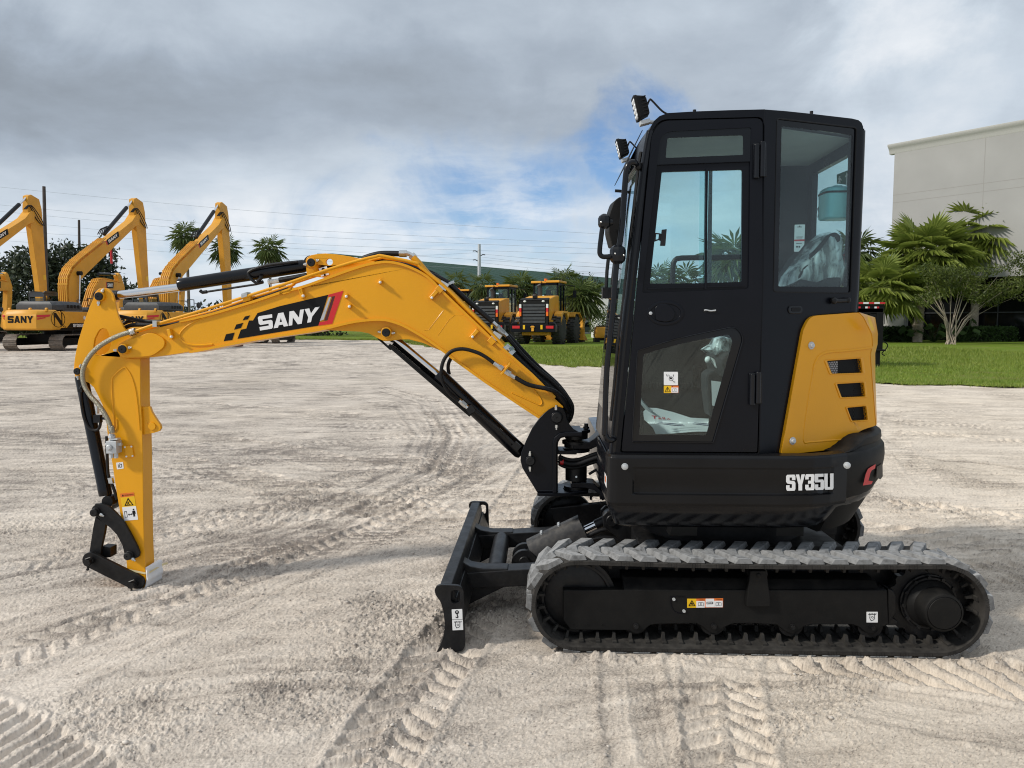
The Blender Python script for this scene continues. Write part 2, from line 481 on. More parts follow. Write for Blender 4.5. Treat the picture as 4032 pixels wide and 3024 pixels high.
def build_world():
    w = bpy.data.worlds.new('World'); scene.world = w; w.use_nodes = True
    nt = w.node_tree; L = nt.links.new
    bg = nt.nodes['Background']; bg.inputs[1].default_value = .1
    sky = nt.nodes.new('ShaderNodeTexSky'); sky.sky_type = 'NISHITA'; sky.sun_disc = False
    sky.sun_elevation = SUN_EL; sky.sun_rotation = SUN_AZ; sky.altitude = 20; sky.air_density = 1.0; sky.dust_density = .6; sky.ozone_density = 2.0
    tc = nt.nodes.new('ShaderNodeTexCoord'); D = tc.outputs['Generated']
    sx = nt.nodes.new('ShaderNodeSeparateXYZ'); L(D, sx.inputs[0])
    def math_(op, a, b=None, c=None, clamp=False):
        n = nt.nodes.new('ShaderNodeMath'); n.operation = op; n.use_clamp = clamp
        for i, q in enumerate((a, b, c)):
            if q is None: continue
            if isinstance(q, (int, float)): n.inputs[i].default_value = q
            else: L(q, n.inputs[i])
        return n.outputs[0]
    def ramp(v, a, b, c=0.0, d=1.0, smooth=True):
        n = nt.nodes.new('ShaderNodeMapRange'); n.interpolation_type = 'SMOOTHSTEP' if smooth else 'LINEAR'
        n.inputs[1].default_value, n.inputs[2].default_value, n.inputs[3].default_value, n.inputs[4].default_value = a, b, c, d
        L(v, n.inputs[0]); return n.outputs[0]
    def dist(px, py, r0, r1, sx_=1.0, sy_=1.0):
        """1 near the sky direction of photo point (px, py), 0 away from it; sx_, sy_ stretch the patch"""
        d = ray(px, py).normalized()
        az = math.atan2(d.x, d.y); el = math.asin(d.z)
        a = math_('SUBTRACT', AZ, az); b = math_('SUBTRACT', EL, el)
        q = math_('SQRT', math_('ADD', math_('POWER', math_('MULTIPLY', a, 1 / sx_), 2.0), math_('POWER', math_('MULTIPLY', b, 1 / sy_), 2.0)))
        q = math_('ADD', q, WARP)
        return ramp(q, r0, r1, 1.0, 0.0)
    zc = math_('MAXIMUM', sx.outputs['Z'], 0.0)
    AZ = math_('ARCTAN2', sx.outputs['X'], sx.outputs['Y']); EL = math_('ARCSINE', sx.outputs['Z'])
    den = math_('ADD', zc, .16)
    px = math_('DIVIDE', sx.outputs['X'], den); py = math_('DIVIDE', sx.outputs['Y'], den)
    cb = nt.nodes.new('ShaderNodeCombineXYZ'); L(px, cb.inputs[0]); L(py, cb.inputs[1])
    def noise(scale, detail, off, rough=.55, dist_=0.0, vec=None):
        n = nt.nodes.new('ShaderNodeTexNoise'); n.inputs['Scale'].default_value = scale; n.inputs['Detail'].default_value = detail
        n.inputs['Roughness'].default_value = rough; n.inputs['Distortion'].default_value = dist_
        mp = nt.nodes.new('ShaderNodeMapping'); mp.inputs['Location'].default_value = off; L(vec or cb.outputs[0], mp.inputs[0]); L(mp.outputs[0], n.inputs['Vector'])
        return n.outputs['Fac']
    n1 = noise(.55, 9, (3.1, 1.7, 0), .55, .3)
    n2 = noise(1.3, 8, (9.3, 4.2, 2), .55, .2)
    n3 = noise(3.2, 8, (5.5, 8.1, 1), .62, .2)
    n5 = noise(6.0, 7, (1.5, 2.1, 4), .6, .4, D)
    WARP = math_('MULTIPLY', math_('SUBTRACT', n5, .5), .50)
    # cover: overcast with an open patch of blue left of the cab, thin veils low at the right
    hole = math_('MULTIPLY', dist(2150, 745, -.05, .165, 1.5, .62), .9)
    hole = math_('MAXIMUM', hole, math_('MULTIPLY', dist(2420, 690, -.03, .10, 1.0, 1.0), .9))
    hole2 = math_('MULTIPLY', dist(2080, 930, -.03, .18, 2.2, .55), .62)
    hole3 = math_('MULTIPLY', dist(3420, 1060, .0, .12, .8, .8), .95)
    hole4 = math_('MULTIPLY', dist(450, 960, .0, .12, 2.6, .35), .22)
    hole5 = math_('MULTIPLY', dist(1100, 1010, .0, .12, 2.0, .3), .4)
    h = math_('MAXIMUM', math_('MAXIMUM', hole, hole2), math_('MAXIMUM', hole3, math_('MAXIMUM', hole4, hole5)))
    wis = ramp(n3, .42, .66)
    h = math_('MULTIPLY', h, math_('SUBTRACT', 1.0, math_('MULTIPLY', wis, .45)))
    # brightness of the cloud
    band = math_('MULTIPLY', dist(150, 530, .0, .40, 1.7, .42), 1.0)
    band2 = math_('MULTIPLY', dist(1300, 420, .0, .36, 1.6, .42), .5)
    band3 = math_('MULTIPLY', dist(2500, 200, .0, .5, 1.5, .4), .22)
    dark = math_('MAXIMUM', math_('MAXIMUM', band, band2), band3)
    low = ramp(EL, .02, .20, 1.0, 0.0)
    lit = math_('MULTIPLY', dist(900, 830, .0, .42, 2.1, .36), .85)
    lit2 = math_('MULTIPLY', dist(3560, 720, .0, .30, .8, .9), .55)
    lit3 = math_('MULTIPLY', dist(3560, 40, .0, .17, 1.1, .5), .30)
    lit4 = math_('MULTIPLY', dist(2700, 60, .0, .15, 1.4, .35), .16)
    br = math_('ADD', .57, math_('MULTIPLY', math_('SUBTRACT', n2, .5), .50))
    br = math_('ADD', br, math_('MULTIPLY', math_('SUBTRACT', n3, .5), .22))
    br = math_('ADD', br, math_('MULTIPLY', math_('SUBTRACT', n1, .5), .2))
    br = math_('SUBTRACT', br, math_('MULTIPLY', dark, .43))
    for q in (lit, lit2, lit3, lit4): br = math_('ADD', br, math_('MULTIPLY', q, .55))
    br = math_('ADD', br, math_('MULTIPLY', low, .10))
    br = math_('ADD', br, ramp(EL, .62, 1.1, 0.0, .30))
    cr = nt.nodes.new('ShaderNodeValToRGB'); e = cr.color_ramp.elements
    e[0].position = 0.0; e[0].color = (.20, .23, .27, 1)
    e[1].position = 1.0; e[1].color = (.93, .96, 1.0, 1)
    for pos, c in ((.22, (.285, .325, .375)), (.45, (.41, .475, .56)), (.7, (.63, .71, .80))):
        k = cr.color_ramp.elements.new(pos); k.color = (*c, 1)
    L(br, cr.inputs[0])
    cs = nt.nodes.new('ShaderNodeMix'); cs.data_type = 'RGBA'; cs.blend_type = 'MULTIPLY'; cs.inputs[0].default_value = 1
    L(cr.outputs[0], cs.inputs[6]); cs.inputs[7].default_value = (9.6, 9.6, 9.6, 1)
    # open sky is the sky texture seen through haze
    sk = nt.nodes.new('ShaderNodeMix'); sk.data_type = 'RGBA'; sk.blend_type = 'MULTIPLY'; sk.inputs[0].default_value = 1
    L(sky.outputs[0], sk.inputs[6]); sk.inputs[7].default_value = (.84, 1.08, 1.36, 1)
    fin = nt.nodes.new('ShaderNodeMix'); fin.data_type = 'RGBA'
    L(h, fin.inputs[0]); L(cs.outputs[2], fin.inputs[6]); L(sk.outputs[2], fin.inputs[7])
    L(fin.outputs[2], bg.inputs[0])
build_world()
scene.view_settings.view_transform = 'Standard'; scene.view_settings.look = 'None'; scene.view_settings.exposure = 0
scene.cycles.use_denoising = True; scene.cycles.denoising_input_passes = 'RGB_ALBEDO_NORMAL'; scene.cycles.denoising_prefilter = 'ACCURATE'; scene.cycles.filter_width = 1.1; scene.cycles.sample_clamp_indirect = 4
scene.cycles.max_bounces = 8; scene.cycles.transparent_max_bounces = 16; scene.cycles.caustics_reflective = False; scene.cycles.caustics_refractive = False
# ------------------------------------------------------------------ sand yard: one sheet, worked by tracks and tyres
def perlin(x, y, seed=0):
    xi = np.floor(x).astype(np.int64); yi = np.floor(y).astype(np.int64)
    xf = x - xi; yf = y - yi
    def g(ix, iy, dx, dy):
        hsh = (ix * 374761393 + iy * 668265263 + seed * 974634777) & 0xffffffff
        hsh = ((hsh ^ (hsh >> 13)) * 1274126177) & 0xffffffff
        hsh = hsh ^ (hsh >> 16)
        a = (hsh & 0xffff) / 65536.0 * 2 * np.pi
        return np.cos(a) * dx + np.sin(a) * dy
    u = xf * xf * xf * (xf * (xf * 6 - 15) + 10); v = yf * yf * yf * (yf * (yf * 6 - 15) + 10)
    a = g(xi, yi, xf, yf); b = g(xi + 1, yi, xf - 1, yf); c = g(xi, yi + 1, xf, yf - 1); d = g(xi + 1, yi + 1, xf - 1, yf - 1)
    return (a + (b - a) * u) * (1 - v) + (c + (d - c) * u) * v

def fbm(x, y, f, octv=4, seed=0, gain=.5):
    s = 0; a = 1.0
    for k in range(octv):
        s = s + a * perlin(x * f + 17.3 * k, y * f - 9.1 * k, seed + k); f *= 2.03; a *= gain
    return s

def smooth(a, b, v):
    t = np.clip((v - a) / (b - a), 0, 1); return t * t * (3 - 2 * t)

def yard_height(X, Y, fine=True):
    """height and tone (0 dark crumbs and painted crumb shadows .. 1 pale pressed sand) of the yard"""
    h = .012 * fbm(X, Y, .45, 3, 1) + .016 * fbm(X, Y, 1.3, 3, 5)
    tone = .55 + .30 * fbm(X, Y, .35, 3, 11) + .22 * fbm(X, Y, 1.4, 3, 23)
    # long drag streaks
    def streak(ang, fl, fw, seed):
        c, s = math.cos(ang), math.sin(ang)
        return fbm(X * c + Y * s, (-X * s + Y * c) * (fw / fl), fl, 4, seed)
    s1 = streak(R(48), .5, 7, 31); s2 = streak(R(8), .35, 4.5, 41); s3 = streak(R(-6), .6, 8, 47)
    left = smooth(1.5, -1.0, X - .2 * Y)
    h += .014 * s1 * left * smooth(9, 4, Y) + .014 * s2 + .008 * s3 * smooth(3, 7, Y)
    tone += .25 * s2 + .22 * s1 * left + .28 * s3 * smooth(4, 8, Y)
    # crumbly ground
    crumb = smooth(.06, .40, fbm(X, Y, .8, 4, 61) + .30 * s2 + .15 * s1); hb = h
    if fine:
        c1 = np.abs(fbm(X, Y, 9, 3, 71)); c2 = fbm(X, Y, 26, 3, 81); c3 = fbm(X, Y, 70, 2, 91)
        near = smooth(14, 3, Y)
        h += crumb * (.009 * c1 + .006 * np.maximum(c2, -.1)) + near * (.0045 * np.maximum(c2, -.25) * (.5 + crumb) + .0042 * np.maximum(c3, -.2))
        rnd = np.random.default_rng(1).random(len(X)) ** 3; spk = np.random.default_rng(3).random(len(X))
        grit = smooth(16, 4, Y); h += .0024 * np.clip(Y, 1, 7) * (rnd - .25) * grit * (.55 + .6 * crumb)
        tone += .22 * c3 * near + .14 * c2 + .34 * (np.random.default_rng(2).random(len(X)) - .5) * smooth(20, 5, Y) - .5 * (spk < .035 + .05 * crumb) * smooth(16, 4, Y) + .25 * (spk > .97) * smooth(16, 4, Y)  # dark specks paint tiny crumb shadows into the tone
        pan = smooth(.16, .30, fbm(X * .6, Y, 1.1, 4, 171)) * smooth(9, 5, Y)
        h = h - .85 * pan * (h - hb); tone += .20 * pan; crumb = crumb * (1 - pan)
        lump = smooth(.30, .55, fbm(X, Y, 5.5, 2, 97)) * crumb
        h += .006 * lump * (.6 + c1)
    tone -= .18 * crumb
    return h, tone, crumb, h - hb

def imprint(X, Y, h, tone, path, width, pitch, style, depth, seed=0, fade=.35, skew=1.0, ton=.18):
    P = [np.array((p[0], p[1])) for p in path]
    lo = np.min(P, axis=0) - width; hi = np.max(P, axis=0) + width
    idx = np.nonzero((X > lo[0]) & (X < hi[0]) & (Y > lo[1]) & (Y < hi[1]))[0]
    if not len(idx): return
    x, y = X[idx], Y[idx]
    best = np.full(len(idx), 1e9); S = np.zeros(len(idx)); D = np.zeros(len(idx)); s0 = 0.0
    for a, b in zip(P[:-1], P[1:]):
        d = b - a; L = np.hypot(*d); d = d / L
        t = np.clip((x - a[0]) * d[0] + (y - a[1]) * d[1], 0, L)
        ex, ey = x - a[0] - d[0] * t, y - a[1] - d[1] * t
        q = ex * ex + ey * ey; m = q < best
        best[m] = q[m]; S[m] = s0 + t[m]; D[m] = (-d[1] * ex + d[0] * ey)[m]; s0 += L
    depth = depth * .72; wob = .13 * fbm(x, y, 4, 2, seed + 300) + .10 * fbm(x, y, 14, 2, seed + 350)
    ad = np.abs(D); hw = width / 2
    inside = smooth(hw, hw * .90, ad + wob * .1 * width) * smooth(0, .15, S) * smooth(s0, s0 - .15, S)
    keep = smooth(-.30 + fade * .55, .02 + fade * .55, fbm(x, y, 1.6, 3, seed + 400) + .30)
    if style == 'chevron':
        row = (D > 0)
        ph = (S + skew * ad) / pitch + np.where(row, 0, .5)
        gap = smooth(.012, .03, ad)
    elif style == 'line':            # grouser bars lying along the fixed ground bearing skew
        ph = (-x * math.sin(skew) + y * math.cos(skew)) / pitch; gap = 1
    else:
        ph = (S + skew * D) / pitch; gap = 1
    fr = ph + wob - np.floor(ph + wob)
    if style == 'drag':              # smooth tyre sweep: fine grooves running along the path
        g = fbm(S * .5 + 31 * seed, D * 13, 1.0, 3, seed + 700); k = inside * keep
        edge_ = smooth(hw * .7, hw * .95, ad) * smooth(hw * 1.2, hw, ad) * keep
        h[idx] += -.55 * k * HF[0][idx] + k * depth * (g - .25) + depth * edge_ * (.4 + np.abs(fbm(x, y, 9, 2, seed + 800))); tone[idx] += k * ton * g * 2.2 - edge_ * ton * .8
        return
    bar = smooth(.08, .24, fr) * smooth(.72, .56, fr) * gap
    k = inside * keep
    h[idx] += -.75 * k * HF[0][idx] * min(1, depth / .012) + k * (depth * (.45 - bar) - depth * .35) + .35 * depth * smooth(hw * .85, hw, ad) * smooth(hw * 1.25, hw * 1.05, ad) * keep
    tone[idx] += k * (ton * 1.6 * bar - ton * .8)
    return

HF = [None]
def dens(P, step):
    out = []
    for a, b in zip(P[:-1], P[1:]):
        n = max(1, int((b - a).length / step)); out += [a + (b - a) * (k / n) for k in range(n)]
    return out + [P[-1]]
def build_ground():
    rowsY = [-70, -45, -28, -16, -8, -3, 0.2, 1.3]
    y = 1.9
    while y < 9: rowsY.append(y); y *= 1.0024
    while y < 26: rowsY.append(y); y *= 1.0042
    while y < 75: rowsY.append(y); y *= 1.02
    while y < 3000: rowsY.append(y); y *= 1.25
    rowsY.append(3200)
    Yr = np.array(rowsY)
    # columns: dense inside the frame, sparse outside
    t = np.concatenate([np.linspace(-1.5, -.76, 24)[:-1], np.linspace(-.76, .76, 1000), np.linspace(.76, 1.5, 24)[1:]])
    W = np.where(Yr > 1.3, Yr + .35, 1.65 + (1.3 - Yr) * 1.3)
    X = (W[:, None] * t[None, :]); Y = np.repeat(Yr[:, None], len(t), 1)
    nr, nc = X.shape
    x, yv = X.ravel().astype(np.float64), Y.ravel().astype(np.float64)
    h, tone, crumb, HF[0] = yard_height(x, yv)
    G = lambda *p: [ground(a, b)[:2] for a, b in p]
    # pressed marks seen in the photograph
    imprint(x, yv, h, tone, G((1420, 3080), (1560, 2830), (1720, 2600), (1850, 2440), (1960, 2320)), .36, .105, 'chevron', .036, 1, -.15, .62, .30)
    imprint(x, yv, h, tone, G((2880, 3060), (2845, 2840), (2830, 2640)), .34, .105, 'chevron', .026, 2, 0, .62, .26)
    imprint(x, yv, h, tone, G((-260, 2800), (60, 2960), (330, 3140)), .38, .075, 'bar', .030, 3, 0, .25, .25)
    imprint(x, yv, h, tone, G((3020, 2575), (3500, 2620), (3900, 2680), (4300, 2760)), .42, .125, 'bar', .056, 4, -.1, .9, .22)
    imprint(x, yv, h, tone, G((3430, 2080), (3700, 2120), (4100, 2190)), .42, 0.15, 'line', 0.045, 5, -.05, R(18), .22)
    imprint(x, yv, h, tone, G((3450, 1985), (3750, 2010), (4150, 2060)), .40, .13, 'chevron', .040, 6, .05, .6, .2)
    imprint(x, yv, h, tone, G((3420, 2230), (3760, 2240), (4150, 2265)), .5, .12, 'bar', .03, 16, .1, .5, .2)
    imprint(x, yv, h, tone, G((1240, 1960), (1440, 1990), (1800, 2075)), .60, 0.1, 'line', 0.036, 7, -.05, R(12), .25)
    imprint(x, yv, h, tone, G((780, 1720), (1080, 1770), (1420, 1840)), .62, 0.11, 'line', 0.036, 8, .0, R(6), .25)
    imprint(x, yv, h, tone, G((1400, 1790), (1620, 1820), (1950, 1885)), .60, 0.1, 'line', 0.034, 9, 0, R(8), .25)
    imprint(x, yv, h, tone, G((640, 1810), (850, 1850), (1180, 1930)), .55, 0.1, 'line', 0.036, 10, .05, R(12), .25)
    imprint(x, yv, h, tone, G((740, 1590), (1000, 1610), (1420, 1640)), .7, 0.14, 'line', 0.034, 11, .1, R(5), .22)
    imprint(x, yv, h, tone, G((1500, 1990), (1720, 1880), (1760, 1700), (1680, 1570), (1500, 1520)), .42, .12, 'chevron', .022, 12, .05, .5, .2)
    imprint(x, yv, h, tone, G((1940, 2120), (2050, 1960), (2120, 1830)), .40, .11, 'bar', .034, 13, -.1, .1, .22)
    imprint(x, yv, h, tone, G((0, 2240), (500, 2140), (1150, 1960), (1560, 1800)), .34, .11, 'chevron', .018, 14, .2, .5, .16)
    imprint(x, yv, h, tone, G((-100, 2620), (600, 2380), (1200, 2150), (1700, 1960)), .36, .11, 'chevron', .020, 15, .2, .5, .16)
    imprint(x, yv, h, tone, G((2400, 1560), (2200, 1600), (1700, 1660)), .5, 0.14, 'line', 0.026, 17, .1, R(4), .2)
    imprint(x, yv, h, tone, G((-100, 1700), (250, 1730), (640, 1790)), .6, 0.12, 'line', 0.03, 18, .1, R(6), .22)
    imprint(x, yv, h, tone, G((3500, 1700), (3800, 1720), (4200, 1760)), .5, .12, 'chevron', .03, 19, .1, .6, .2)
    imprint(x, yv, h, tone, G((3450, 1580), (3800, 1590), (4200, 1610)), .6, 0.15, 'line', 0.026, 20, .2, R(3), .2)
    rg = random.Random(77)
    for k in range(64):
        px_, py_ = rg.uniform(-300, 4300), 1440 + 760 * rg.random() ** 1.2
        a = ground(px_, py_); an = rg.choice((R(28), R(35), R(-20), R(4), R(-4), R(10), R(75))) + rg.gauss(0, .08); ln = rg.uniform(1.2, 3.5) * max(1, a.y / 5); bend = rg.gauss(0, .25)
        P_ = [(a.x + math.cos(an + bend * t) * ln * (t - .5), a.y + math.sin(an + bend * t) * ln * (t - .5)) for t in (0, .25, .5, .75, 1)]
        imprint(x, yv, h, tone, P_, rg.uniform(.28, .5), rg.uniform(.07, .13), rg.choice(('chevron', 'line', 'line')), rg.uniform(.006, .014), 600 + k, rg.uniform(.1, .45), rg.choice((.1, .2, .05)), .20)
    for k, (P_, w_) in enumerate(((((-200, 2360), (700, 2170), (1400, 1970), (1900, 1800), (2120, 1660)), .42), (((200, 2680), (1000, 2310), (1650, 2010), (2050, 1800)), .40), (((-200, 2560), (500, 2370), (1300, 2080), (1800, 1880)), .36),
            (((1500, 2010), (1760, 1860), (1830, 1720), (1740, 1600), (1500, 1530), (900, 1500)), .5), (((1350, 2000), (1640, 1850), (1700, 1710), (1600, 1600), (1300, 1545), (600, 1520)), .5),
            (((-200, 1600), (600, 1560), (1500, 1560), (2500, 1620)), .6), (((-200, 1500), (900, 1465), (1800, 1480), (2500, 1530)), .7), (((-200, 1440), (900, 1420), (2000, 1450)), .8), (((3400, 1650), (3800, 1640), (4300, 1655)), .6), (((3400, 1800), (3800, 1830), (4300, 1900)), .45), (((3450, 1560), (4300, 1570)), .7),
            (((0, 2860), (420, 2730), (1000, 2660), (1700, 2660)), .30), (((2100, 2900), (2600, 2780), (3300, 2760), (4100, 2900)), .34), (((2550, 3050), (2500, 2800), (2480, 2640)), .3))):
        imprint(x, yv, h, tone, dens([ground(*q) for q in P_], .5), w_, .1, 'drag', .014, 900 + k, -.25, 0, .20)
    # raised rim of pushed-up sand along the near track and a pushed heap at its rear
    ex, ey = EXO.x, EXO.y
    u = (x - ex) * math.cos(EXT) - (yv - ey) * math.sin(EXT); v = (x - ex) * math.sin(EXT) + (yv - ey) * math.cos(EXT)
    rim = np.exp(-((v + .915) / .055) ** 2) * smooth(-1.2, -.9, u) * smooth(1.3, 1.0, u)
    h += rim * (.014 + .055 * np.abs(fbm(x, yv, 12, 3, 131)))
    heap = np.exp(-((u - 1.62) / .22) ** 2 - ((v + .95) / .16) ** 2)
    h += .06 * heap
    for sgn in (-1, 1):
        flat = smooth(.22, .17, np.abs(v - sgn * .72)) * smooth(1.12, 1.0, np.abs(u))
        h = h * (1 - flat) + flat * (-.006)
    dig = np.exp(-(((x - ground(2700, 2760).x) / .16) ** 2 + ((yv - ground(2700, 2760).y) / .045) ** 2))
    h += dig * .02 * (fbm(x, yv, 14, 3, 141)); tone -= .3 * dig
    far = smooth(30, 12, yv); h *= (.25 + .75 * far)
    h = np.where(yv > 60, h * .2, h); h = np.where(yv < 1.5, 0, h)
    # the right and the far yard are paler, the left is greyer
    tone += .16 * smooth(-.15, .45, x / np.maximum(yv, 1)) * smooth(4.0, 7.0, yv) + .06 * smooth(8, 20, yv) + .10 * smooth(4.6, 2.8, yv)
    tone -= .13 * smooth(.1, -.4, x / np.maximum(yv, 1)) * smooth(3.5, 5.5, yv)
    co = np.stack([x, yv, h], 1).astype(np.float32)
    me = bpy.data.meshes.new('sand_ground')
    i = np.arange(nr * nc).reshape(nr, nc)
    q = np.stack([i[:-1, :-1], i[:-1, 1:], i[1:, 1:], i[1:, :-1]], -1).reshape(-1, 4)
    me.vertices.add(len(co)); me.vertices.foreach_set('co', co.ravel())
    me.loops.add(q.size); me.loops.foreach_set('vertex_index', q.ravel().astype(np.int32))
    me.polygons.add(len(q)); me.polygons.foreach_set('loop_start', np.arange(0, q.size, 4, dtype=np.int32))
    me.update(calc_edges=True)
    me.polygons.foreach_set('use_smooth', [True] * len(q))
    at_ = me.attributes.new('tone', 'FLOAT', 'POINT'); at_.data.foreach_set('value', np.clip(tone, 0, 1).astype(np.float32))
    at_ = me.attributes.new('warm', 'FLOAT', 'POINT'); at_.data.foreach_set('value', np.clip(.35 + .5 * smooth(-.25, .5, x / np.maximum(yv, 1)) + .25 * fbm(x, yv, .5, 3, 151), 0, 1).astype(np.float32))
    o = bpy.data.objects.new('sand_ground', me); COL.objects.link(o)
    # material
    m, nt, b = mat_new('sand'); L = nt.links.new
    a1 = nt.nodes.new('ShaderNodeAttribute'); a1.attribute_name = 'tone'; a2 = nt.nodes.new('ShaderNodeAttribute'); a2.attribute_name = 'warm'
    tc = nt.nodes.new('ShaderNodeTexCoord')
    n1 = nt.nodes.new('ShaderNodeTexNoise'); n1.inputs['Scale'].default_value = 110; n1.inputs['Detail'].default_value = 5; n1.inputs['Roughness'].default_value = .7
    n2 = nt.nodes.new('ShaderNodeTexNoise'); n2.inputs['Scale'].default_value = 7; n2.inputs['Detail'].default_value = 8; n2.inputs['Roughness'].default_value = .65
    mp = nt.nodes.new('ShaderNodeMapping'); mp.inputs['Scale'].default_value = (.35, 1, 1)
    L(tc.outputs['Object'], n1.inputs['Vector']); L(tc.outputs['Object'], mp.inputs[0]); L(mp.outputs[0], n2.inputs['Vector'])
    def mth(op, a, b_):
        n = nt.nodes.new('ShaderNodeMath'); n.operation = op
        for k, q_ in enumerate((a, b_)):
            if isinstance(q_, (int, float)): n.inputs[k].default_value = q_
            else: L(q_, n.inputs[k])
        return n.outputs[0]
    tn = mth('ADD', a1.outputs['Fac'], mth('MULTIPLY', mth('SUBTRACT', n1.outputs['Fac'], .5), 1.15))
    tn = mth('ADD', tn, mth('MULTIPLY', mth('SUBTRACT', n2.outputs['Fac'], .5), .9))
    cr = nt.nodes.new('ShaderNodeValToRGB'); e = cr.color_ramp.elements
    e[0].position = 0; e[0].color = (.225, .198, .178, 1); e[1].position = 1; e[1].color = (.70, .63, .56, 1)
    k = e.new(.45); k.color = (.485, .43, .378, 1)
    L(tn, cr.inputs[0])
    wm = nt.nodes.new('ShaderNodeMix'); wm.data_type = 'RGBA'; wm.blend_type = 'MULTIPLY'; L(a2.outputs['Fac'], wm.inputs[0]); L(cr.outputs[0], wm.inputs[6]); wm.inputs[7].default_value = (1.03, 1.0, .93, 1)
    L(wm.outputs[2], b.inputs['Base Color'])
    b.inputs['Roughness'].default_value = .95; b.inputs['Specular IOR Level'].default_value = .15
    bp = nt.nodes.new('ShaderNodeBump'); bp.inputs['Strength'].default_value = .7; bp.inputs['Distance'].default_value = .006
    L(n1.outputs['Fac'], bp.inputs['Height'])
    bp2 = nt.nodes.new('ShaderNodeBump'); bp2.inputs['Strength'].default_value = .5; bp2.inputs['Distance'].default_value = .05
    L(n2.outputs['Fac'], bp2.inputs['Height']); L(bp.outputs[0], bp2.inputs['Normal']); L(bp2.outputs[0], b.inputs['Normal'])
    me.materials.append(m)
    tag(o, 'churned pale grey sand yard with tyre and track prints', kind='structure')
    return x, yv, h, crumb

EXO = Vector((1.18, 4.36, 0)); EXT = R(2.2)
GX, GY, GH, GC = build_ground()

def build_clods():
    rng = np.random.default_rng(5)
    sel = np.nonzero((GY > 2.2) & (GY < 9) & (np.abs(GX) < .8 * GY + .4))[0]
    w = (GC[sel] * .9 + .06)
    # keep the number per square metre even: columns and rows already crowd near the camera
    w = w * (GY[sel] ** 2)
    pick = rng.choice(sel, 7000, replace=False, p=w / w.sum())
    ico = bmesh.new(); bmesh.ops.create_icosphere(ico, subdivisions=1, radius=1)
    base = np.array([v.co[:] for v in ico.verts]); fc = np.array([[v.index for v in f.verts] for f in ico.faces]); ico.free()
    N = len(pick); nv = len(base)
    size = .0018 + .0055 * rng.random(N) ** 3.5 + .008 * (rng.random(N) > .99) * rng.random(N)
    jit = 1 + .35 * (rng.random((N, nv)) - .5)
    sc = np.stack([size * (1 + .7 * rng.random(N)), size * (1 + .7 * rng.random(N)), size * (.55 + .4 * rng.random(N))], 1)
    v = base[None] * jit[..., None] * sc[:, None, :]
    a = rng.random(N) * 6.28; c, s = np.cos(a)[:, None], np.sin(a)[:, None]
    vx = v[..., 0] * c - v[..., 1] * s; vy = v[..., 0] * s + v[..., 1] * c
    v = np.stack([vx + GX[pick][:, None], vy + GY[pick][:, None], v[..., 2] + (GH[pick] + size * .25)[:, None]], -1)
    f = (fc[None] + (np.arange(N) * nv)[:, None, None]).reshape(-1, 3)
    me = bpy.data.meshes.new('sand_clods')
    me.vertices.add(N * nv); me.vertices.foreach_set('co', v.reshape(-1).astype(np.float32))
    me.loops.add(f.size); me.loops.foreach_set('vertex_index', f.ravel().astype(np.int32))
    me.polygons.add(len(f)); me.polygons.foreach_set('loop_start', np.arange(0, f.size, 3, dtype=np.int32))
    me.update(calc_edges=True)
    o = bpy.data.objects.new('sand_clods', me); COL.objects.link(o)
    me.materials.append(leafy('sand_crumbs', (.32, .285, .25), (.70, .635, .56), trans=0, rough=.95, scale=3))
    tag(o, 'small crumbs and clods of sand strewn over the yard', kind='stuff')
build_clods()
# ------------------------------------------------------------------ the mini excavator, in its own frame: u to the rear, v away, w up
cosT, sinT = math.cos(EXT), math.sin(EXT)
EU, EV = Vector((cosT, -sinT, 0)), Vector((sinT, cosT, 0))
camL = Vector((-EXO.dot(EU), -EXO.dot(EV), CAMH))
def rayL(px, py):
    d = ray(px, py)
    return Vector((d.dot(EU), d.dot(EV), d.z))
def lp(px, py, v):
    d = rayL(px, py); t = (v - camL.y) / d.y
    return camL + d * t
def lps(pts, v): return [lp(x, y, v) for x, y in pts]
class Plane:
    def __init__(s, o, n): s.o, s.n = Vector(o), Vector(n).normalized()
    def p(s, px, py, off=0.0):
        d = rayL(px, py); o = s.o + s.n * off
        return camL + d * ((o - camL).dot(s.n) / d.dot(s.n))
    def ps(s, pts, off=0.0): return [s.p(x, y, off) for x, y in pts]
VN = Vector((0, 1, 0))
def plate(mb, pts, v0, v1, holes=()):
    """outline traced on the plane v = v0 and given thickness to v1"""
    return mb.prism(lps(pts, v0), (0, v1 - v0, 0), [lps(h, v0) for h in holes])
def boss(mb, c, v0, v1, r, n=24):
    p = lp(*c, v0); return mb.cyl(p, p + VN * (v1 - v0), r, n=n)
def ring_px(cx, cy, rx, ry=None, n=24):
    ry = ry or rx
    return [(cx + rx * math.cos(2 * math.pi * i / n), cy + ry * math.sin(2 * math.pi * i / n)) for i in range(n)]

EX = empty('mini_excavator', EXO, -EXT)
tag(EX, 'yellow and black mini excavator with glazed cab on rubber tracks in the foreground', 'mini excavator')

def pin(parent, c, v, r, cap='ink', proud=.012, name='pivot_pin'):
    """a pin end: dark cap with a bored centre inside its boss"""
    p = lp(*c, v)
    mb = MB().lathe(p + VN * .004, -VN, [(0, r), (proud, r), (proud + .003, r * .9), (proud + .003, r * .16), (proud, r * .12)], 20)
    return mb.build(name, M['black_steel'], parent, smooth=30)
def nut(mb, p, d, r, l):
    p, d = Vector(p), Vector(d).normalized()
    mb.cyl(p, p + d * l, r, n=6); mb.cyl(p + d * l, p + d * l * 1.7, r * .62, n=10)

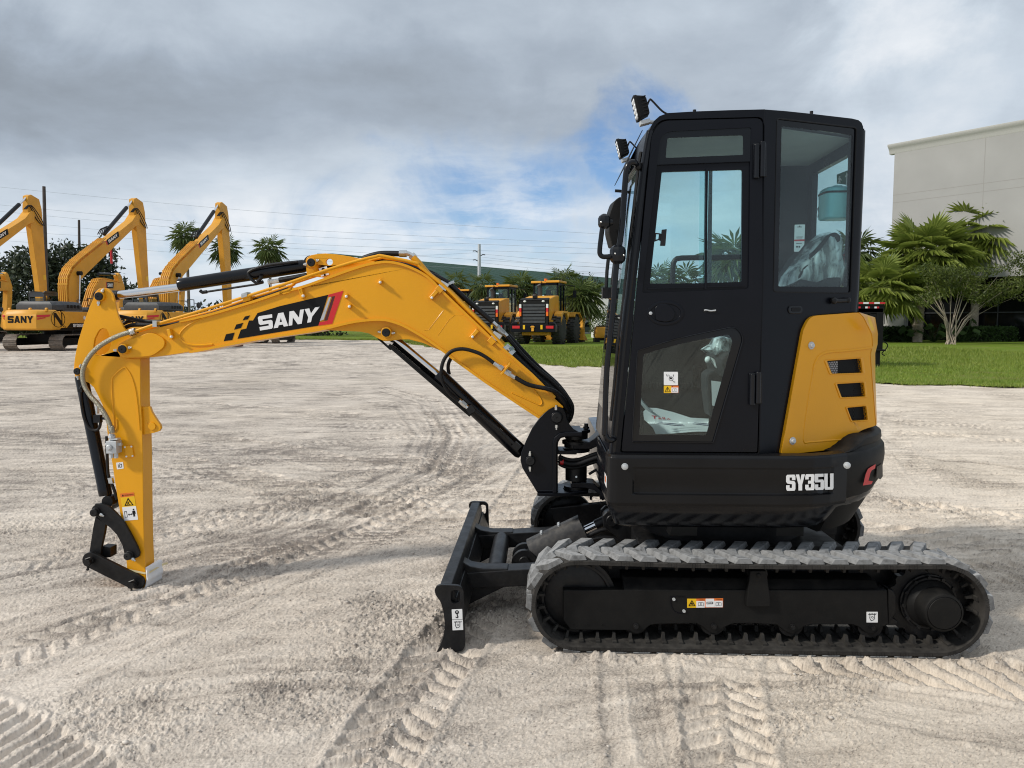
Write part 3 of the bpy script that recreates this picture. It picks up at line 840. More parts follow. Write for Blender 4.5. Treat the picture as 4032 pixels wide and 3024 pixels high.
# ------------------------------------------------------------------ boom
BV = -.088                                   # near web of the boom
t1 = T(cB, [(1010, 705), (1240, 655), (1500, 580), (1720, 512), (1990, 418)])
t2 = T(cD, [(0, 455), (200, 405), (400, 335), (600, 262), (760, 212), (880, 190), (950, 188), (1030, 200), (1130, 232), (1250, 292), (1340, 365), (1410, 440), (1850, 862)])
t3 = T(cE, [(830, 275), (1090, 505), (1290, 705), (1365, 775), (1370, 860), (1310, 940), (1230, 905), (1170, 868), (1000, 760), (700, 560), (410, 352)])
t4 = T(cD, [(1450, 962), (1300, 855), (1150, 765), (1050, 715), (950, 684), (830, 676), (600, 704), (330, 768), (0, 815)])
t5 = T(cB, [(2212, 765), (1600, 862), (1160, 948), (1020, 975), (760, 1012), (540, 1018), (495, 1000), (470, 960), (472, 920), (490, 892), (540, 860), (640, 800), (760, 765), (870, 742)])
outline = t1 + t2 + t3 + t4 + t5
boom = MB(); plate(boom, outline, BV, -BV)
BOOM = boom.build('boom', M['yellow'], EX, bevel=.004)
# top and bottom flange strips overhanging the webs
def strip_along(mb, pts, v0, v1, th, up=1):
    P = lps(pts, v0); rings = []
    for i, p in enumerate(P):
        d = (P[min(i + 1, len(P) - 1)] - P[max(i - 1, 0)]).normalized()
        n = Vector((-d.z, 0, d.x)) * up
        rings.append([p - n * .002, p + n * th, p + n * th + VN * (v1 - v0), p - n * .002 + VN * (v1 - v0)])
    return mb.loft(rings, closed=True, caps=True)
fl = MB()
top_line = spline([Vector((x, y, 0)) for x, y in t1 + t2], 3); top_line = [(p.x, p.y) for p in top_line]
strip_along(fl, top_line + T(cE, [(830, 275), (1090, 505), (1290, 705)]), BV - .012, .100, .012)
bl = spline([Vector((x, y, 0)) for x, y in T(cB, [(1100, 955), (1160, 946), (1600, 860)]) + T(cD, [(0, 814), (330, 766), (600, 703), (740, 682), (830, 675), (900, 676), (950, 683), (1050, 714), (1150, 764), (1300, 854), (1450, 962)])], 3)
strip_along(fl, [(p.x, p.y) for p in bl] + T(cE, [(410, 352), (700, 560), (1000, 760), (1172, 872)]), BV - .012, .100, .012, -1)
fl.build('boom_flange', M['yellow'], BOOM, bevel=.003, fixn=True)
# front fork cheeks, upper ear and lower cylinder bracket
ck = MB()
cheek = round_poly(T(cB, [(478, 895), (740, 795), (800, 805), (868, 845), (884, 880), (872, 925), (775, 1000), (545, 1016), (492, 1000), (466, 950)]), 22, 4)
plate(ck, cheek, BV - .014, BV + .004); plate(ck, cheek, .084, .102)
boss(ck, T(cB, [(515, 940)])[0], BV - .040, .11, .0285)
ear = T(cD, [(238, 300), (230, 190), (228, 165), (240, 140), (275, 120), (330, 110), (400, 105), (500, 114), (620, 133), (740, 157), (840, 178), (700, 225), (420, 320)])
hole = ring_px(*T(cD, [(435, 180)])[0], 13)
plate(ck, ear, -.062, -.044, [hole]); plate(ck, ear, .044, .062, [hole])
boss(ck, T(cD, [(278, 185)])[0], -.078, .078, .0285)
br = T(cD, [(360, 772), (700, 787), (780, 803), (850, 842), (900, 866), (960, 868), (1050, 856), (1130, 856), (1250, 886), (1350, 930), (1440, 968), (1300, 850), (1150, 760), (1050, 709), (950, 678), (830, 670), (600, 700)])
plate(ck, br, -.060, -.042); plate(ck, br, .042, .060)
boss(ck, T(cD, [(930, 795)])[0], -.082, .082, .031)
# small welded cable brackets with painted bolts
ck.build('boom_bracket', M['yellow'], BOOM, bevel=.003)
tabs = MB(); bolts = MB()
def tab(c, x, y, dx, dy, w, bx, by):
    """a raised lug at crop point (x, y), long axis (dx, dy) in crop pixels, bolt at (bx, by)"""
    a = T(c, [(x - dx / 2, y - dy / 2), (x + dx / 2, y + dy / 2)])
    p0, p1 = lp(*a[0], BV), lp(*a[1], BV)
    tabs.bar(p0 - VN * .014, p1 - VN * .014, (p1 - p0).cross(VN), w, .03)
    b = lp(*T(c, [(bx, by)])[0], BV - .03); bolts.cyl(b, b - VN * .011, .0075, n=10); bolts.ball(b - VN * .011, (.0075, .005, .0075), 10, 6)
tab(cB, 942, 808, 22, 86, .020, 945, 832); tab(cB, 2084, 455, 24, 86, .020, 2092, 476)
tab(cD, 204, 455, 26, 86, .020, 210, 476); tab(cD, 588, 478, 22, 12, .028, 586, 481); tab(cD, 616, 566, 22, 12, .028, 613, 569); tab(cD, 882, 354, 22, 14, .028, 880, 358)
tab(cD, 1348, 468, 62, -70, .022, 1330, 492); tab(cD, 1700, 808, 62, -70, .022, 1684, 832)
tabs.build('cable_bracket', M['yellow'], BOOM, bevel=.003); bolts.build('bracket_bolt', M['white_paint'], BOOM)
for c in (T(cB, [(515, 940)])[0],): pin(BOOM, c, BV - .040, .0235)
pin(BOOM, T(cD, [(278, 185)])[0], -.078, .0225); pin(BOOM, T(cD, [(930, 795)])[0], -.082, .0235)
nz = MB()
def gnut(c, x, y, v, dx, dz, r=.009, l=.012):
    nut(nz, lp(*T(c, [(x, y)])[0], v), (dx, 0, dz), r, l)
gnut(cB, 468, 950, BV - .028, -1, 0); gnut(cB, 566, 930, BV - .028, 1, .2)
gnut(cD, 240, 200, -.066, -1, -.1); gnut(cD, 318, 172, -.066, 1, .3); gnut(cD, 890, 790, -.07, -1, .05); gnut(cD, 978, 798, -.07, 1, 0)
nz.build('grease_nipple', M['zinc'], BOOM)
# weld beads and scars on the web
wd = MB()
wd.tube(lps(T(cB, [(1010, 812), (1040, 770), (1110, 715), (1240, 660)]), BV - .001), .005, 6, sub=4)
wd.tube(lps(T(cB, [(1010, 812), (1020, 850), (1070, 890), (1160, 905), (1300, 898)]), BV - .001), .006, 6, sub=4)
wd.tube(lps(T(cE, [(1100, 615), (1160, 690), (1182, 740), (1160, 762), (1100, 735), (920, 655)]), BV - .001), .0042, 6, sub=4)
wd.tube(lps(T(cD, [(1260, 775), (1300, 770), (1430, 600)]), BV - .0002), .0012, 5)
wd.tube(lps(T(cD, [(1380, 820), (1480, 680), (1530, 640), (1600, 640)]), BV - .0002), .0012, 5)
wd.build('weld_bead', M['yellow'], BOOM)
# the maker's decal
DV = BV - .0015
dec = MB()
def flat(mb, pts, v): mb.prism(lps(pts, v), (0, .0008, 0))
blk = T(cB, [(1690, 625)]) + T(cD, [(0, 566), (425, 466), (340, 735), (0, 790)]) + T(cB, [(1515, 850), (1545, 770), (1592, 760), (1615, 690), (1650, 690)])
flat(dec, blk, DV)
for q in ([(1580, 655), (1625, 645), (1605, 680), (1560, 688)], [(1505, 725), (1565, 710), (1545, 755), (1485, 770)], [(1415, 810), (1490, 795), (1470, 860), (1395, 870)]):
    flat(dec, T(cB, q), DV)
DEC = dec.build('brand_decal', M['ink'], BOOM, smooth=0)
rd = MB(); flat(rd, T(cD, [(425, 466), (558, 430), (460, 718), (340, 735), (348, 705), (420, 692), (488, 476), (428, 486)]), DV - .0006); rd.build('red_chevron', M['red'], BOOM, smooth=0)
mr_ = MB(); flat(mr_, T(cD, [(452, 484), (484, 478), (418, 688), (352, 700), (390, 690), (458, 492)]), DV - .0009); mr_.build('maroon_chevron', M['maroon'], BOOM, smooth=0)
sv = MB(); flat(sv, T(cD, [(432, 490), (450, 484), (386, 682), (352, 694)]), DV - .0012); sv.build('silver_stripe', M['silver'], BOOM, smooth=0)
A0, A1, A2, A3 = T(cB, [(1712, 778)])[0], T(cD, [(318, 697)])[0], T(cD, [(352, 570)])[0], T(cB, [(1690, 655)])[0]
def place_boom(s, t):
    a = (A0[0] + (A1[0] - A0[0]) * s, A0[1] + (A1[1] - A0[1]) * s); b = (A3[0] + (A2[0] - A3[0]) * s, A3[1] + (A2[1] - A3[1]) * s)
    return lp(a[0] + (b[0] - a[0]) * t, a[1] + (b[1] - a[1]) * t, DV - .0018)
lt = MB(); letters(lt, 'SANY', place_boom, (0, .0008, 0), .04, {'A': 1.12, 'Y': 1.05}); lt.build('brand_lettering', M['white'], BOOM, smooth=0)
# white lifting label by the ear
lb = MB(); flat(lb, T(cD, [(342, 237), (412, 216), (422, 248), (352, 268)]), -.064); flat(lb, T(cD, [(360, 296), (428, 276), (433, 290), (364, 309)]), -.064)
lb.build('white_label', M['white'], BOOM, smooth=0)
lb = MB(); flat(lb, ring_px(*T(cD, [(382, 246)])[0], 6.5), -.065); flat(lb, ring_px(*T(cD, [(395, 293)])[0], 4), -.065); lb.build('label_symbol', M['ink'], BOOM, smooth=0)

# ------------------------------------------------------------------ stick
SV = -.072
so = T(cB, [(258, 500), (264, 468), (280, 435), (310, 413), (345, 406), (378, 410), (408, 428), (432, 465), (446, 520), (458, 585), (480, 660), (520, 745), (570, 815), (660, 900), (668, 1020), (670, 1400)])
so += T(cC, [(792, 0), (800, 300), (806, 800), (812, 1100), (822, 1320), (828, 1400), (808, 1470), (760, 1480), (690, 1420), (665, 1330), (655, 1200), (640, 1060), (600, 800), (560, 560), (540, 420), (500, 180)])
so += T(cB, [(380, 1659), (370, 1545), (340, 1430), (300, 1345), (262, 1272), (215, 1230), (165, 1216), (105, 1185), (88, 1140), (92, 1060), (103, 985), (130, 860), (180, 700), (225, 575)])
slot = T(cB, [(300, 792), (320, 768), (345, 757), (372, 765), (392, 798), (408, 850), (415, 900), (395, 950), (360, 980), (320, 992), (285, 985), (266, 950), (262, 915), (272, 850)])
st = MB()
plate(st, so, SV, SV + .016, [slot]); plate(st, so, -SV - .016, -SV)
body = T(cB, [(560, 1020), (660, 1000), (668, 1020), (670, 1400)]) + T(cC, [(792, 0), (800, 300), (806, 800), (812, 1100), (822, 1320), (828, 1400), (808, 1470), (760, 1480), (690, 1420), (665, 1330), (655, 1200), (640, 1060), (600, 800), (560, 560), (540, 420), (500, 180)]) + T(cB, [(395, 1659), (385, 1545), (360, 1430), (330, 1330), (400, 1120)])
plate(st, body, SV + .0165, -SV - .0165)
for c, r in (((310, 480), .0285), ((122, 1133), .024)):
    boss(st, T(cB, [c])[0], SV - .018, .09, r)
hook = T(cB, [(740, 1250), (757, 1300), (800, 1470), (842, 1545), (878, 1590), (884, 1620), (868, 1650), (820, 1659), (700, 1659), (690, 1480)])
STK = st.build('stick', M['yellow'], EX, bevel=.003)
hk = MB()
hk1 = T(cB, [(672, 1440), (752, 1440), (770, 1490), (815, 1560), (842, 1598), (848, 1630), (832, 1655), (790, 1668), (672, 1690)])
eye = ring_px(*T(cB, [(768, 1612)])[0], 9.5)
plate(hk, hk1, -.055, -.035, [eye]); plate(hk, hk1, .035, .055, [eye])
e0 = lp(*T(cB, [(768, 1612)])[0], -.062)
hk.lathe(e0, VN, [(0, .013), (0, .022), (.03, .022), (.03, .013)], 20)
hk.build('lifting_eye', M['yellow'], STK, bevel=.002)
wb = MB()
wb.tube(lps(T(cB, [(445, 1659), (428, 1400), (420, 1225), (445, 1165), (520, 1102), (552, 1113), (590, 1175), (625, 1290), (650, 1470), (664, 1640)]), SV - .0005), .0045, 6, sub=4)
wb.tube(lps(T(cC, [(572, 0), (575, 70), (560, 100)]), SV - .0005), .0045, 6, sub=3)
wb.tube(lps(T(cB, [(530, 1020), (650, 1030), (668, 1028)]), SV - .0005), .004, 6)
wb.build('weld_bead', M['yellow'], STK)
pin(STK, T(cB, [(310, 480)])[0], SV - .018, .0235); pin(STK, T(cB, [(122, 1133)])[0], SV - .018, .0195)
nz = MB(); gnut(cB, 335, 440, SV - .01, .6, .9); gnut(cB, 306, 525, SV - .01, -.05, -1, .0095, .014); gnut(cB, 148, 1098, SV - .01, .2, 1); gnut(cB, 126, 1172, SV - .01, 0, -1, .0095, .013)
nz.build('grease_nipple', M['zinc'], STK)
cp = MB(); plate(cp, round_poly(T(cC, [(640, 235), (705, 230), (722, 330), (652, 337)]), 4), SV - .010, SV + .002); cp.build('cover_plate', M['yellow'], STK, bevel=.002)
cb_ = MB()
for x, y in ((645, 245), (702, 240), (712, 321), (658, 326)):
    p = lp(*T(cC, [(x, y)])[0], SV - .010); cb_.ball(p, (.0058, .005, .0058), 10, 6)
cb_.build('cover_bolt', M['white_paint'], STK)
# labels on the stick
def label_rect(parent, name, mat, quad, v, c=None, r=0):
    q = T(c, quad) if c else quad
    mb = MB(); flat(mb, round_poly(q, r, 3) if r else q, v); return mb.build(name, M[mat], parent, smooth=0)
LV = SV - .0012
label_rect(STK, 'white_label', 'white', [(568, 380), (628, 373), (635, 431), (576, 439)], LV, cC, 2)
mb = MB()
for q in ([(584, 395), (588, 395), (592, 424), (588, 424)], [(594, 396), (598, 395), (602, 422), (598, 423)], [(598, 418), (618, 415), (618, 420), (599, 423)], [(613, 390), (617, 389), (620, 418), (616, 419)], [(602, 396), (614, 394), (614, 398), (603, 400)], [(600, 384), (607, 390), (596, 392)]):
    flat(mb, T(cC, q), LV - .0008)
mb.build('label_symbol', M['ink'], STK, smooth=0)
label_rect(STK, 'warning_label', 'warn_orange', [(603, 650), (724, 638), (728, 671), (608, 684)], LV, cC, 2)
label_rect(STK, 'warning_label', 'warn_yellow', [(608, 684), (728, 671), (740, 757), (621, 768)], LV, cC)
label_rect(STK, 'warning_label', 'white', [(621, 768), (740, 757), (761, 876), (638, 886)], LV, cC, 2)
mb = MB()
flat(mb, T(cC, [(618, 674), (627, 655), (636, 672)]), LV - .0008)
tri_o = T(cC, [(641, 757), (672, 685), (721, 750)]); tri_i = T(cC, [(653, 750), (673, 701), (708, 745)])
mb.prism(lps(tri_o, LV - .0008), (0, .0006, 0), [lps(tri_i, LV - .0008)])
for q in ([(662, 722), (688, 718), (689, 722), (663, 727)], [(672, 722), (678, 721), (682, 742), (692, 743), (692, 746), (678, 746)], [(668, 732), (673, 730), (670, 746), (664, 746)]):
    flat(mb, T(cC, q), LV - .0008)
ro = T(cC, [(638, 805), (660, 802), (669, 855), (646, 858)]); ri = T(cC, [(642, 809), (657, 807), (665, 851), (649, 854)])
mb.prism(lps(ro, LV - .0008), (0, .0006, 0), [lps(ri, LV - .0008)])
flat(mb, T(cC, [(672, 832), (682, 822), (682, 829), (700, 827), (699, 820), (711, 827), (700, 838), (700, 832), (683, 835), (684, 842)]), LV - .0008)
flat(mb, T(cC, [(709, 800), (732, 797), (740, 824), (735, 826), (730, 808), (735, 848), (729, 849), (724, 826), (727, 850), (720, 851), (714, 810), (716, 830), (711, 831)]), LV - .0008)
flat(mb, ring_px(*T(cC, [(720, 788)])[0], 3.2, n=12), LV - .0008)
def place_q(quad, v):
    a0, a1, a2, a3 = quad
    def f(s, t):
        b = (a0[0] + (a1[0] - a0[0]) * s, a0[1] + (a1[1] - a0[1]) * s); c_ = (a3[0] + (a2[0] - a3[0]) * s, a3[1] + (a2[1] - a3[1]) * s)
        return lp(b[0] + (c_[0] - b[0]) * t, b[1] + (c_[1] - b[1]) * t, v)
    return f
font_mesh('WARNING', place_q(T(cC, [(640, 671), (720, 662), (718, 650), (638, 658)]), LV - .0012), mb)
mb.build('label_symbol', M['ink'], STK, smooth=0)

# ------------------------------------------------------------------ stick cylinder on top of the boom
def cyl_set(name, rod0, rod1, bar0, bar1, rrod, rbar, v, rodmat='chrome', eye=None):
    """ram: barrel from bar0 to bar1, rod from rod0 into the barrel at rod1 (photo pixels on the plane v)"""
    b0, b1, r0, r1 = (lp(*q, v) for q in (bar0, bar1, rod0, rod1))
    d = (b1 - b0).normalized(); L = (b1 - b0).length
    o = MB().lathe(b0, d, [(0, rrod * 1.15), (0, rbar * .96), (.006, rbar * 1.02), (.055, rbar * 1.02), (.058, rbar), (L - .02, rbar), (L, rbar * .8)], 28).build(name, M['black_gloss'], EX, smooth=35)
    MB().cyl(r0, r1 + d * .05, rrod, n=24).build('piston_rod', M[rodmat], o, smooth=50)
    return o, b0, b1, d
B = T(cB, [(478, 468), (1012, 404), (1010, 382), (2120, 212)])
SC, b0, b1, d = cyl_set('stick_cylinder', B[0], B[1], B[2], B[3], .0235, .0375, 0.0)
mb = MB(); e = lp(*T(cB, [(310, 480)])[0], -.04); mb.cyl(e, e + VN * .08, .04, n=20); mb.cyl(lp(*T(cB, [(330, 482)])[0], 0), lp(*T(cB, [(485, 468)])[0], 0), .034, .027, n=20)
e = lp(*T(cB, [(2150, 185)])[0], -.04); mb.cyl(e, e + VN * .08, .04, n=20); mb.build('cylinder_eye', M['black_steel'], SC, bevel=.003)
mb = MB()
mb.tube([p for p in lps(T(cB, [(2040, 178), (1800, 205), (1680, 235), (1620, 262), (1610, 290), (1640, 335), (1690, 365), (1740, 350)]), -.045)], .0085, 8, sub=4)
mb.tube(lps(T(cB, [(1740, 360), (1680, 375), (1250, 440)]), -.035), .006, 8); mb.tube(lps(T(cB, [(1250, 440), (1210, 445), (1190, 430)]), -.035), .010, 8)
mb.tube(lps(T(cB, [(1880, 340), (2010, 318), (2120, 298)]), -.05), .016, 8)
mb.tube(lps(T(cB, [(1690, 350), (1720, 320), (1720, 300)]), -.05), .011, 8)
mb.build('oil_line', M['black_steel'], SC)
mb = MB(); mb.tube(lps(T(cB, [(1785, 355), (1880, 342)]), -.05), .0135, 6); mb.tube(lps(T(cB, [(1785, 355), (1800, 353)]), -.05), .017, 6); mb.tube(lps(T(cB, [(1808, 362), (1808, 395)]), -.05), .004, 6); mb.build('hose_fitting', M['zinc'], SC)

# ------------------------------------------------------------------ boom cylinder below
B = T(cD, [(945, 800), (1390, 1165), (1378, 1158)]) + T(cE, [(1010, 1185)])
BC, b0, b1, d = cyl_set('boom_cylinder', B[0], B[1], B[2], B[3], .0235, .044, 0.0)
mb = MB(); e = lp(*T(cD, [(930, 795)])[0], -.038); mb.cyl(e, e + VN * .076, .042, n=20); mb.cyl(lp(*T(cD, [(930, 795)])[0], 0), lp(*T(cD, [(1010, 850)])[0], 0), .034, .028, n=16); mb.build('cylinder_eye', M['black_steel'], BC, bevel=.003)
mb = MB()
n_ = Vector((-d.z, 0, d.x))
if n_.z < 0: n_ = -n_
g0, g1 = T(cD, [(940, 915)])[0], T(cD, [(1655, 1530)])[0]
p0, p1 = lp(*g0, -.05), lp(*g1, -.05)
mb.prism([p0, p1, p1 + n_ * .012, p0 + n_ * .012], (0, .10, 0))
mb.prism([p0 + n_ * .0122, p1 + n_ * .0122, p1 + n_ * .034, p0 + n_ * .022], (0, .004, 0)); mb.prism([p0 + n_ * .0122 + VN * .096, p1 + n_ * .0122 + VN * .096, p1 + n_ * .05 + VN * .096, p0 + n_ * .03 + VN * .096], (0, .004, 0))
mb.bar(lp(*T(cD, [(862, 846)])[0], -.03), lp(*T(cD, [(975, 945)])[0], -.03), VN, .05, .006)
mb.bar(lp(*T(cD, [(1012, 866)])[0], .02), lp(*T(cD, [(1360, 1180)])[0], .02), VN, .05, .006)
mb.build('rod_guard', M['black_dusty'], BC, bevel=.002)
mb = MB()
mb.tube(lps(T(cE, [(590, 800), (660, 860), (780, 950), (950, 1110)]), -.052), .009, 8, sub=3); mb.tube(lps(T(cE, [(520, 790), (560, 790), (580, 800)]), -.052), .018, 8)
mb.obox(lp(*T(cE, [(560, 800)])[0], -.055), (.018, 0, .012), (0, .018, 0), (-.012, 0, .018)); mb.obox(lp(*T(cE, [(960, 1120)])[0], -.05), (.016, 0, -.014), (0, .016, 0), (.012, 0, .014))
mb.build('oil_line', M['black_steel'], BC)

# ------------------------------------------------------------------ bucket cylinder and linkage at the stick's tip
B = T(cC, [(470, 640), (500, 745)])
BK0, BK1 = T(cB, [(150, 1150)])[0], T(cC, [(478, 662)])[0]
b0, b1 = lp(*BK1, 0.0), lp(*BK0, 0.0); d = (b1 - b0).normalized(); L = (b1 - b0).length
BK = MB().lathe(b0, d, [(0, .025), (0, .035), (.006, .037), (.05, .037), (.052, .036), (L - .02, .036), (L, .02)], 26).build('bucket_cylinder', M['black_gloss'], EX)
MB().cyl(b0 - d * .10, b0 + d * .02, .02, n=20).build('piston_rod', M['chrome'], BK, smooth=50)
mb = MB(); mb.tube(lps(T(cB, [(165, 1260), (150, 1290), (155, 1400), (180, 1540), (225, 1625), (290, 1645), (320, 1600), (318, 1520)]), -.045), .0085, 8, sub=4)
mb.obox(lp(*T(cB, [(152, 1300)])[0], -.045), (.012, 0, 0), (0, .012, 0), (0, 0, .009)); mb.obox(lp(*T(cB, [(300, 1545)])[0], -.045), (.02, 0, 0), (0, .014, 0), (0, 0, .022))
mb.tube(lps(T(cB, [(300, 1540), (365, 1545)]), -.045), .007, 8)
mb.tube(lps(T(cC, [(487, 150), (490, 300), (500, 480), (530, 560), (560, 640), (575, 700)]), -.03), .009, 8, sub=3)
mb.build('oil_line', M['black_steel'], BK)
mb = MB(); mb.tube(lps(T(cB, [(296, 1430), (296, 1500)]), -.045), .010, 6); mb.obox(lp(*T(cC, [(525, 535)])[0], -.05), (.012, 0, 0), (0, .01, 0), (.003, 0, -.016)); mb.build('hose_fitting', M['zinc'], BK)

LK = MB()
curved = T(cC, [(385, 738), (455, 742), (510, 765), (570, 820), (640, 905), (700, 1010), (750, 1110), (772, 1165), (765, 1200), (720, 1222), (660, 1210), (640, 1175), (622, 1100), (575, 1010), (520, 950), (470, 915), (400, 850), (370, 800)])
plate(LK, curved, -.098, -.080); plate(LK, curved, .080, .098)
boss(LK, T(cC, [(385, 812)])[0], -.112, .112, .026); boss(LK, T(cC, [(400, 795)])[0], -.07, .07, .032)
boss(LK, T(cC, [(678, 1190)])[0], -.112, .112, .026)
LKO = LK.build('bucket_link', M['black_steel'], EX, bevel=.003)
mb = MB()
for x, y in ((385, 812), (678, 1190)):
    p = lp(*T(cC, [(x, y)])[0], -.112); mb.lathe(p, -VN, [(0, .0225), (.016, .0225), (.02, .019), (.02, .004), (.017, .003)], 18)
mb.build('pivot_pin', M['black_steel'], LKO)
mb = MB(); nut(mb, lp(*T(cC, [(430, 828)])[0], -.105), (.8, 0, -.45), .0095, .015); nut(mb, lp(*T(cC, [(708, 1212)])[0], -.105), (.7, 0, -.6), .0095, .015); mb.build('grease_nipple', M['zinc'], LKO)
mb = MB()
guide = T(cC, [(388, 850), (478, 915), (465, 1000), (440, 1110), (430, 1200), (330, 1190), (345, 1090), (368, 940)])
plate(mb, guide, -.060, -.036); plate(mb, guide, .036, .060)
plate(mb, T(cC, [(440, 1110), (520, 1120), (520, 1205), (430, 1215)]), -.035, .035)
boss(mb, T(cC, [(490, 720)])[0], -.03, .03, .034); mb.cyl(b0 - d * .06, lp(*T(cC, [(420, 800)])[0], 0), .024, n=18)
mb.build('guide_link', M['black_steel'], EX, bevel=.003)
mb = MB()
a, b = T(cC, [(338, 1228), (742, 1428)])
dx, dy = b[0] - a[0], b[1] - a[1]; l = math.hypot(dx, dy); ang = math.atan2(dy, dx); rr = 66 * K1
lo = [(a[0] + rr * math.cos(ang + math.pi / 2 + math.pi * i / 10), a[1] + rr * math.sin(ang + math.pi / 2 + math.pi * i / 10)) for i in range(11)]
lo += [(b[0] + rr * math.cos(ang - math.pi / 2 + math.pi * i / 10), b[1] + rr * math.sin(ang - math.pi / 2 + math.pi * i / 10)) for i in range(11)]
plate(mb, lo, -.098, -.074); plate(mb, lo, .074, .098)
boss(mb, T(cC, [(338, 1240)])[0], -.12, .12, .020); boss(mb, T(cC, [(716, 1436)])[0], -.118, .118, .020)
BL = mb.build('lower_link', M['black_steel'], EX, bevel=.003)
mb = MB()
for x, y in ((338, 1240), (716, 1436)):
    p = lp(*T(cC, [(x, y)])[0], -.118); mb.cyl(p, p - VN * .03, .021, n=6); mb.tube([p - VN * .015 + Vector((0, 0, -.01)), p - VN * .015 + Vector((-.004, 0, -.045))], .006, 6); mb.tube([p - VN * .02 + Vector((-.012, 0, .018)), p - VN * .02 + Vector((.02, 0, .03))], .005, 6)
    mb.ball(p - VN * .015 + Vector((-.004, 0, -.042)), .009, 8, 6)
mb.build('locking_bolt', M['black_steel'], BL)

# foam wrapped round the bare end of the stick
FO = empty('foam_wrap', EXO, -EXT); tag(FO, 'white foam sheet taped round the bare end of the yellow stick', 'foam wrap')
s_r = [lp(*T(cC, [(x, y)])[0], SV) for x, y in ((826, 1290), (834, 1400), (812, 1472), (770, 1492))]
mb = MB(); rings = []
for i, q in enumerate(spline(s_r, 5)):
    o = Vector((.010, 0, -.004)); wv = .003 * math.sin(i * 1.7)
    rings.append([q + Vector((.002, -.006, 0)), q + o + Vector((wv, -.010, 0)), q + o + Vector((.010 + wv, .155, .0)), q + Vector((.004, .150, 0))])
mb.loft(rings, True, True); mb.build('foam_sheet', M['foam'], FO, bevel=.002, fixn=True)
mb = MB(); c0 = [lp(*T(cC, [(x, y)])[0], SV - .006) for x, y in ((655, 1300), (740, 1318), (822, 1335))]
c1 = [lp(*T(cC, [(x, y)])[0], SV - .006) for x, y in ((655, 1318), (740, 1336), (822, 1352))]
path = [(c0[i], c1[i]) for i in range(3)] + [(c0[2] + Vector((.018, .02, .0)), c1[2] + Vector((.018, .02, 0))), (c0[2] + Vector((.018, .155, 0)), c1[2] + Vector((.020, .155, 0))), (c0[2] + Vector((.045, .175, .008)), c1[2] + Vector((.05, .175, .006)))]
vs = []; fs = []
for a, b in path: vs += [a, b]
for i in range(len(path) - 1): fs.append((2 * i, 2 * i + 2, 2 * i + 3, 2 * i + 1))
mb.add(vs, fs); mb.build('tape_band', M['tape'], FO)

# ------------------------------------------------------------------ hoses and pipes along the boom
def hose(name, parent, px, v, r, mat='rubber', n=10, sub=5):
    """v: one depth or one per point"""
    vv = v if isinstance(v, (list, tuple)) else [v] * len(px)
    return MB().tube([lp(x, y, q) for (x, y), q in zip(px, vv)], r, n, sub=sub).build(name, M[mat], parent, smooth=60)
PV = BV - .012
hose('steel_pipe', BOOM, T(cB, [(625, 783), (820, 718), (1200, 605), (1600, 478), (1990, 352)]) + T(cD, [(260, 300), (520, 217), (700, 165), (845, 131), (900, 128), (1195, 190)]) + T(cD, [(1230, 225), (1430, 385), (1640, 590), (1880, 835), (1955, 915)]), PV, .0088, 'yellow', sub=3)
hose('steel_pipe', BOOM, T(cB, [(660, 785), (900, 712), (1300, 610), (1620, 500), (1990, 385)]) + T(cD, [(140, 360), (520, 238), (850, 152), (940, 150), (1200, 208), (1420, 400)]), PV + .05, .0085, 'yellow', sub=3)
hose('steel_pipe', BOOM, T(cD, [(1165, 140), (1215, 190), (1310, 300), (1440, 400), (1700, 660), (1950, 905)]), -.06, .0175, 'yellow', sub=3)
hose('hydraulic_hose', BOOM, T(cB, [(840, 735), (1000, 708), (1240, 640), (1500, 562), (1720, 492), (1960, 405)]), -.05, .009)
hose('hydraulic_hose', BOOM, T(cB, [(470, 650), (560, 668), (700, 695), (860, 700)]), [.02, .02, 0, -.02], .011)
hose('hydraulic_hose', BOOM, T(cB, [(505, 725), (600, 690), (740, 705), (850, 720)]), [.05, .05, .04, .04], .011)
hose('hydraulic_hose', BOOM, T(cB, [(530, 755), (600, 730), (740, 728), (850, 728)]), [-.02, -.02, -.03, -.03], .012)
hose('hydraulic_hose', BOOM, T(cD, [(735, 148), (820, 120), (900, 107), (1050, 108)]), [.05, .03, .02, 0], .0165)
hose('hydraulic_hose', BOOM, T(cD, [(825, 152), (900, 170), (1000, 192), (1130, 228), (1250, 270), (1370, 310), (1480, 372), (1620, 500), (1750, 610), (1860, 705)]), -.03, .015)
hose('hydraulic_hose', BOOM, T(cD, [(860, 150), (980, 185), (1130, 215), (1290, 260), (1440, 345), (1640, 520), (1840, 690)]), .03, .013)
mb = MB()
mb.tube(lps(T(cD, [(1045, 108), (1110, 108)]), 0), .0195, 8); mb.tube(lps(T(cD, [(1100, 105), (1125, 108), (1150, 122), (1170, 140)]), -.02), .013, 8, sub=3); mb.tube(lps(T(cD, [(1150, 122), (1180, 150)]), -.03), .024, 6)
mb.tube(lps(T(cB, [(580, 795), (625, 780)]), PV), .0185, 6); mb.tube(lps(T(cB, [(605, 790), (612, 788)]), PV), .021, 6)
mb.tube(lps(T(cD, [(1848, 695), (1985, 828)]), -.02), .012, 8); mb.tube(lps(T(cD, [(1895, 740), (1960, 805)]), -.02), .0165, 6)
mb.tube(lps(T(cD, [(1960, 920), (2030, 990)]), -.06), .028, 8); mb.tube(lps(T(cD, [(1990, 935), (2005, 960)]), -.06), .033, 6)
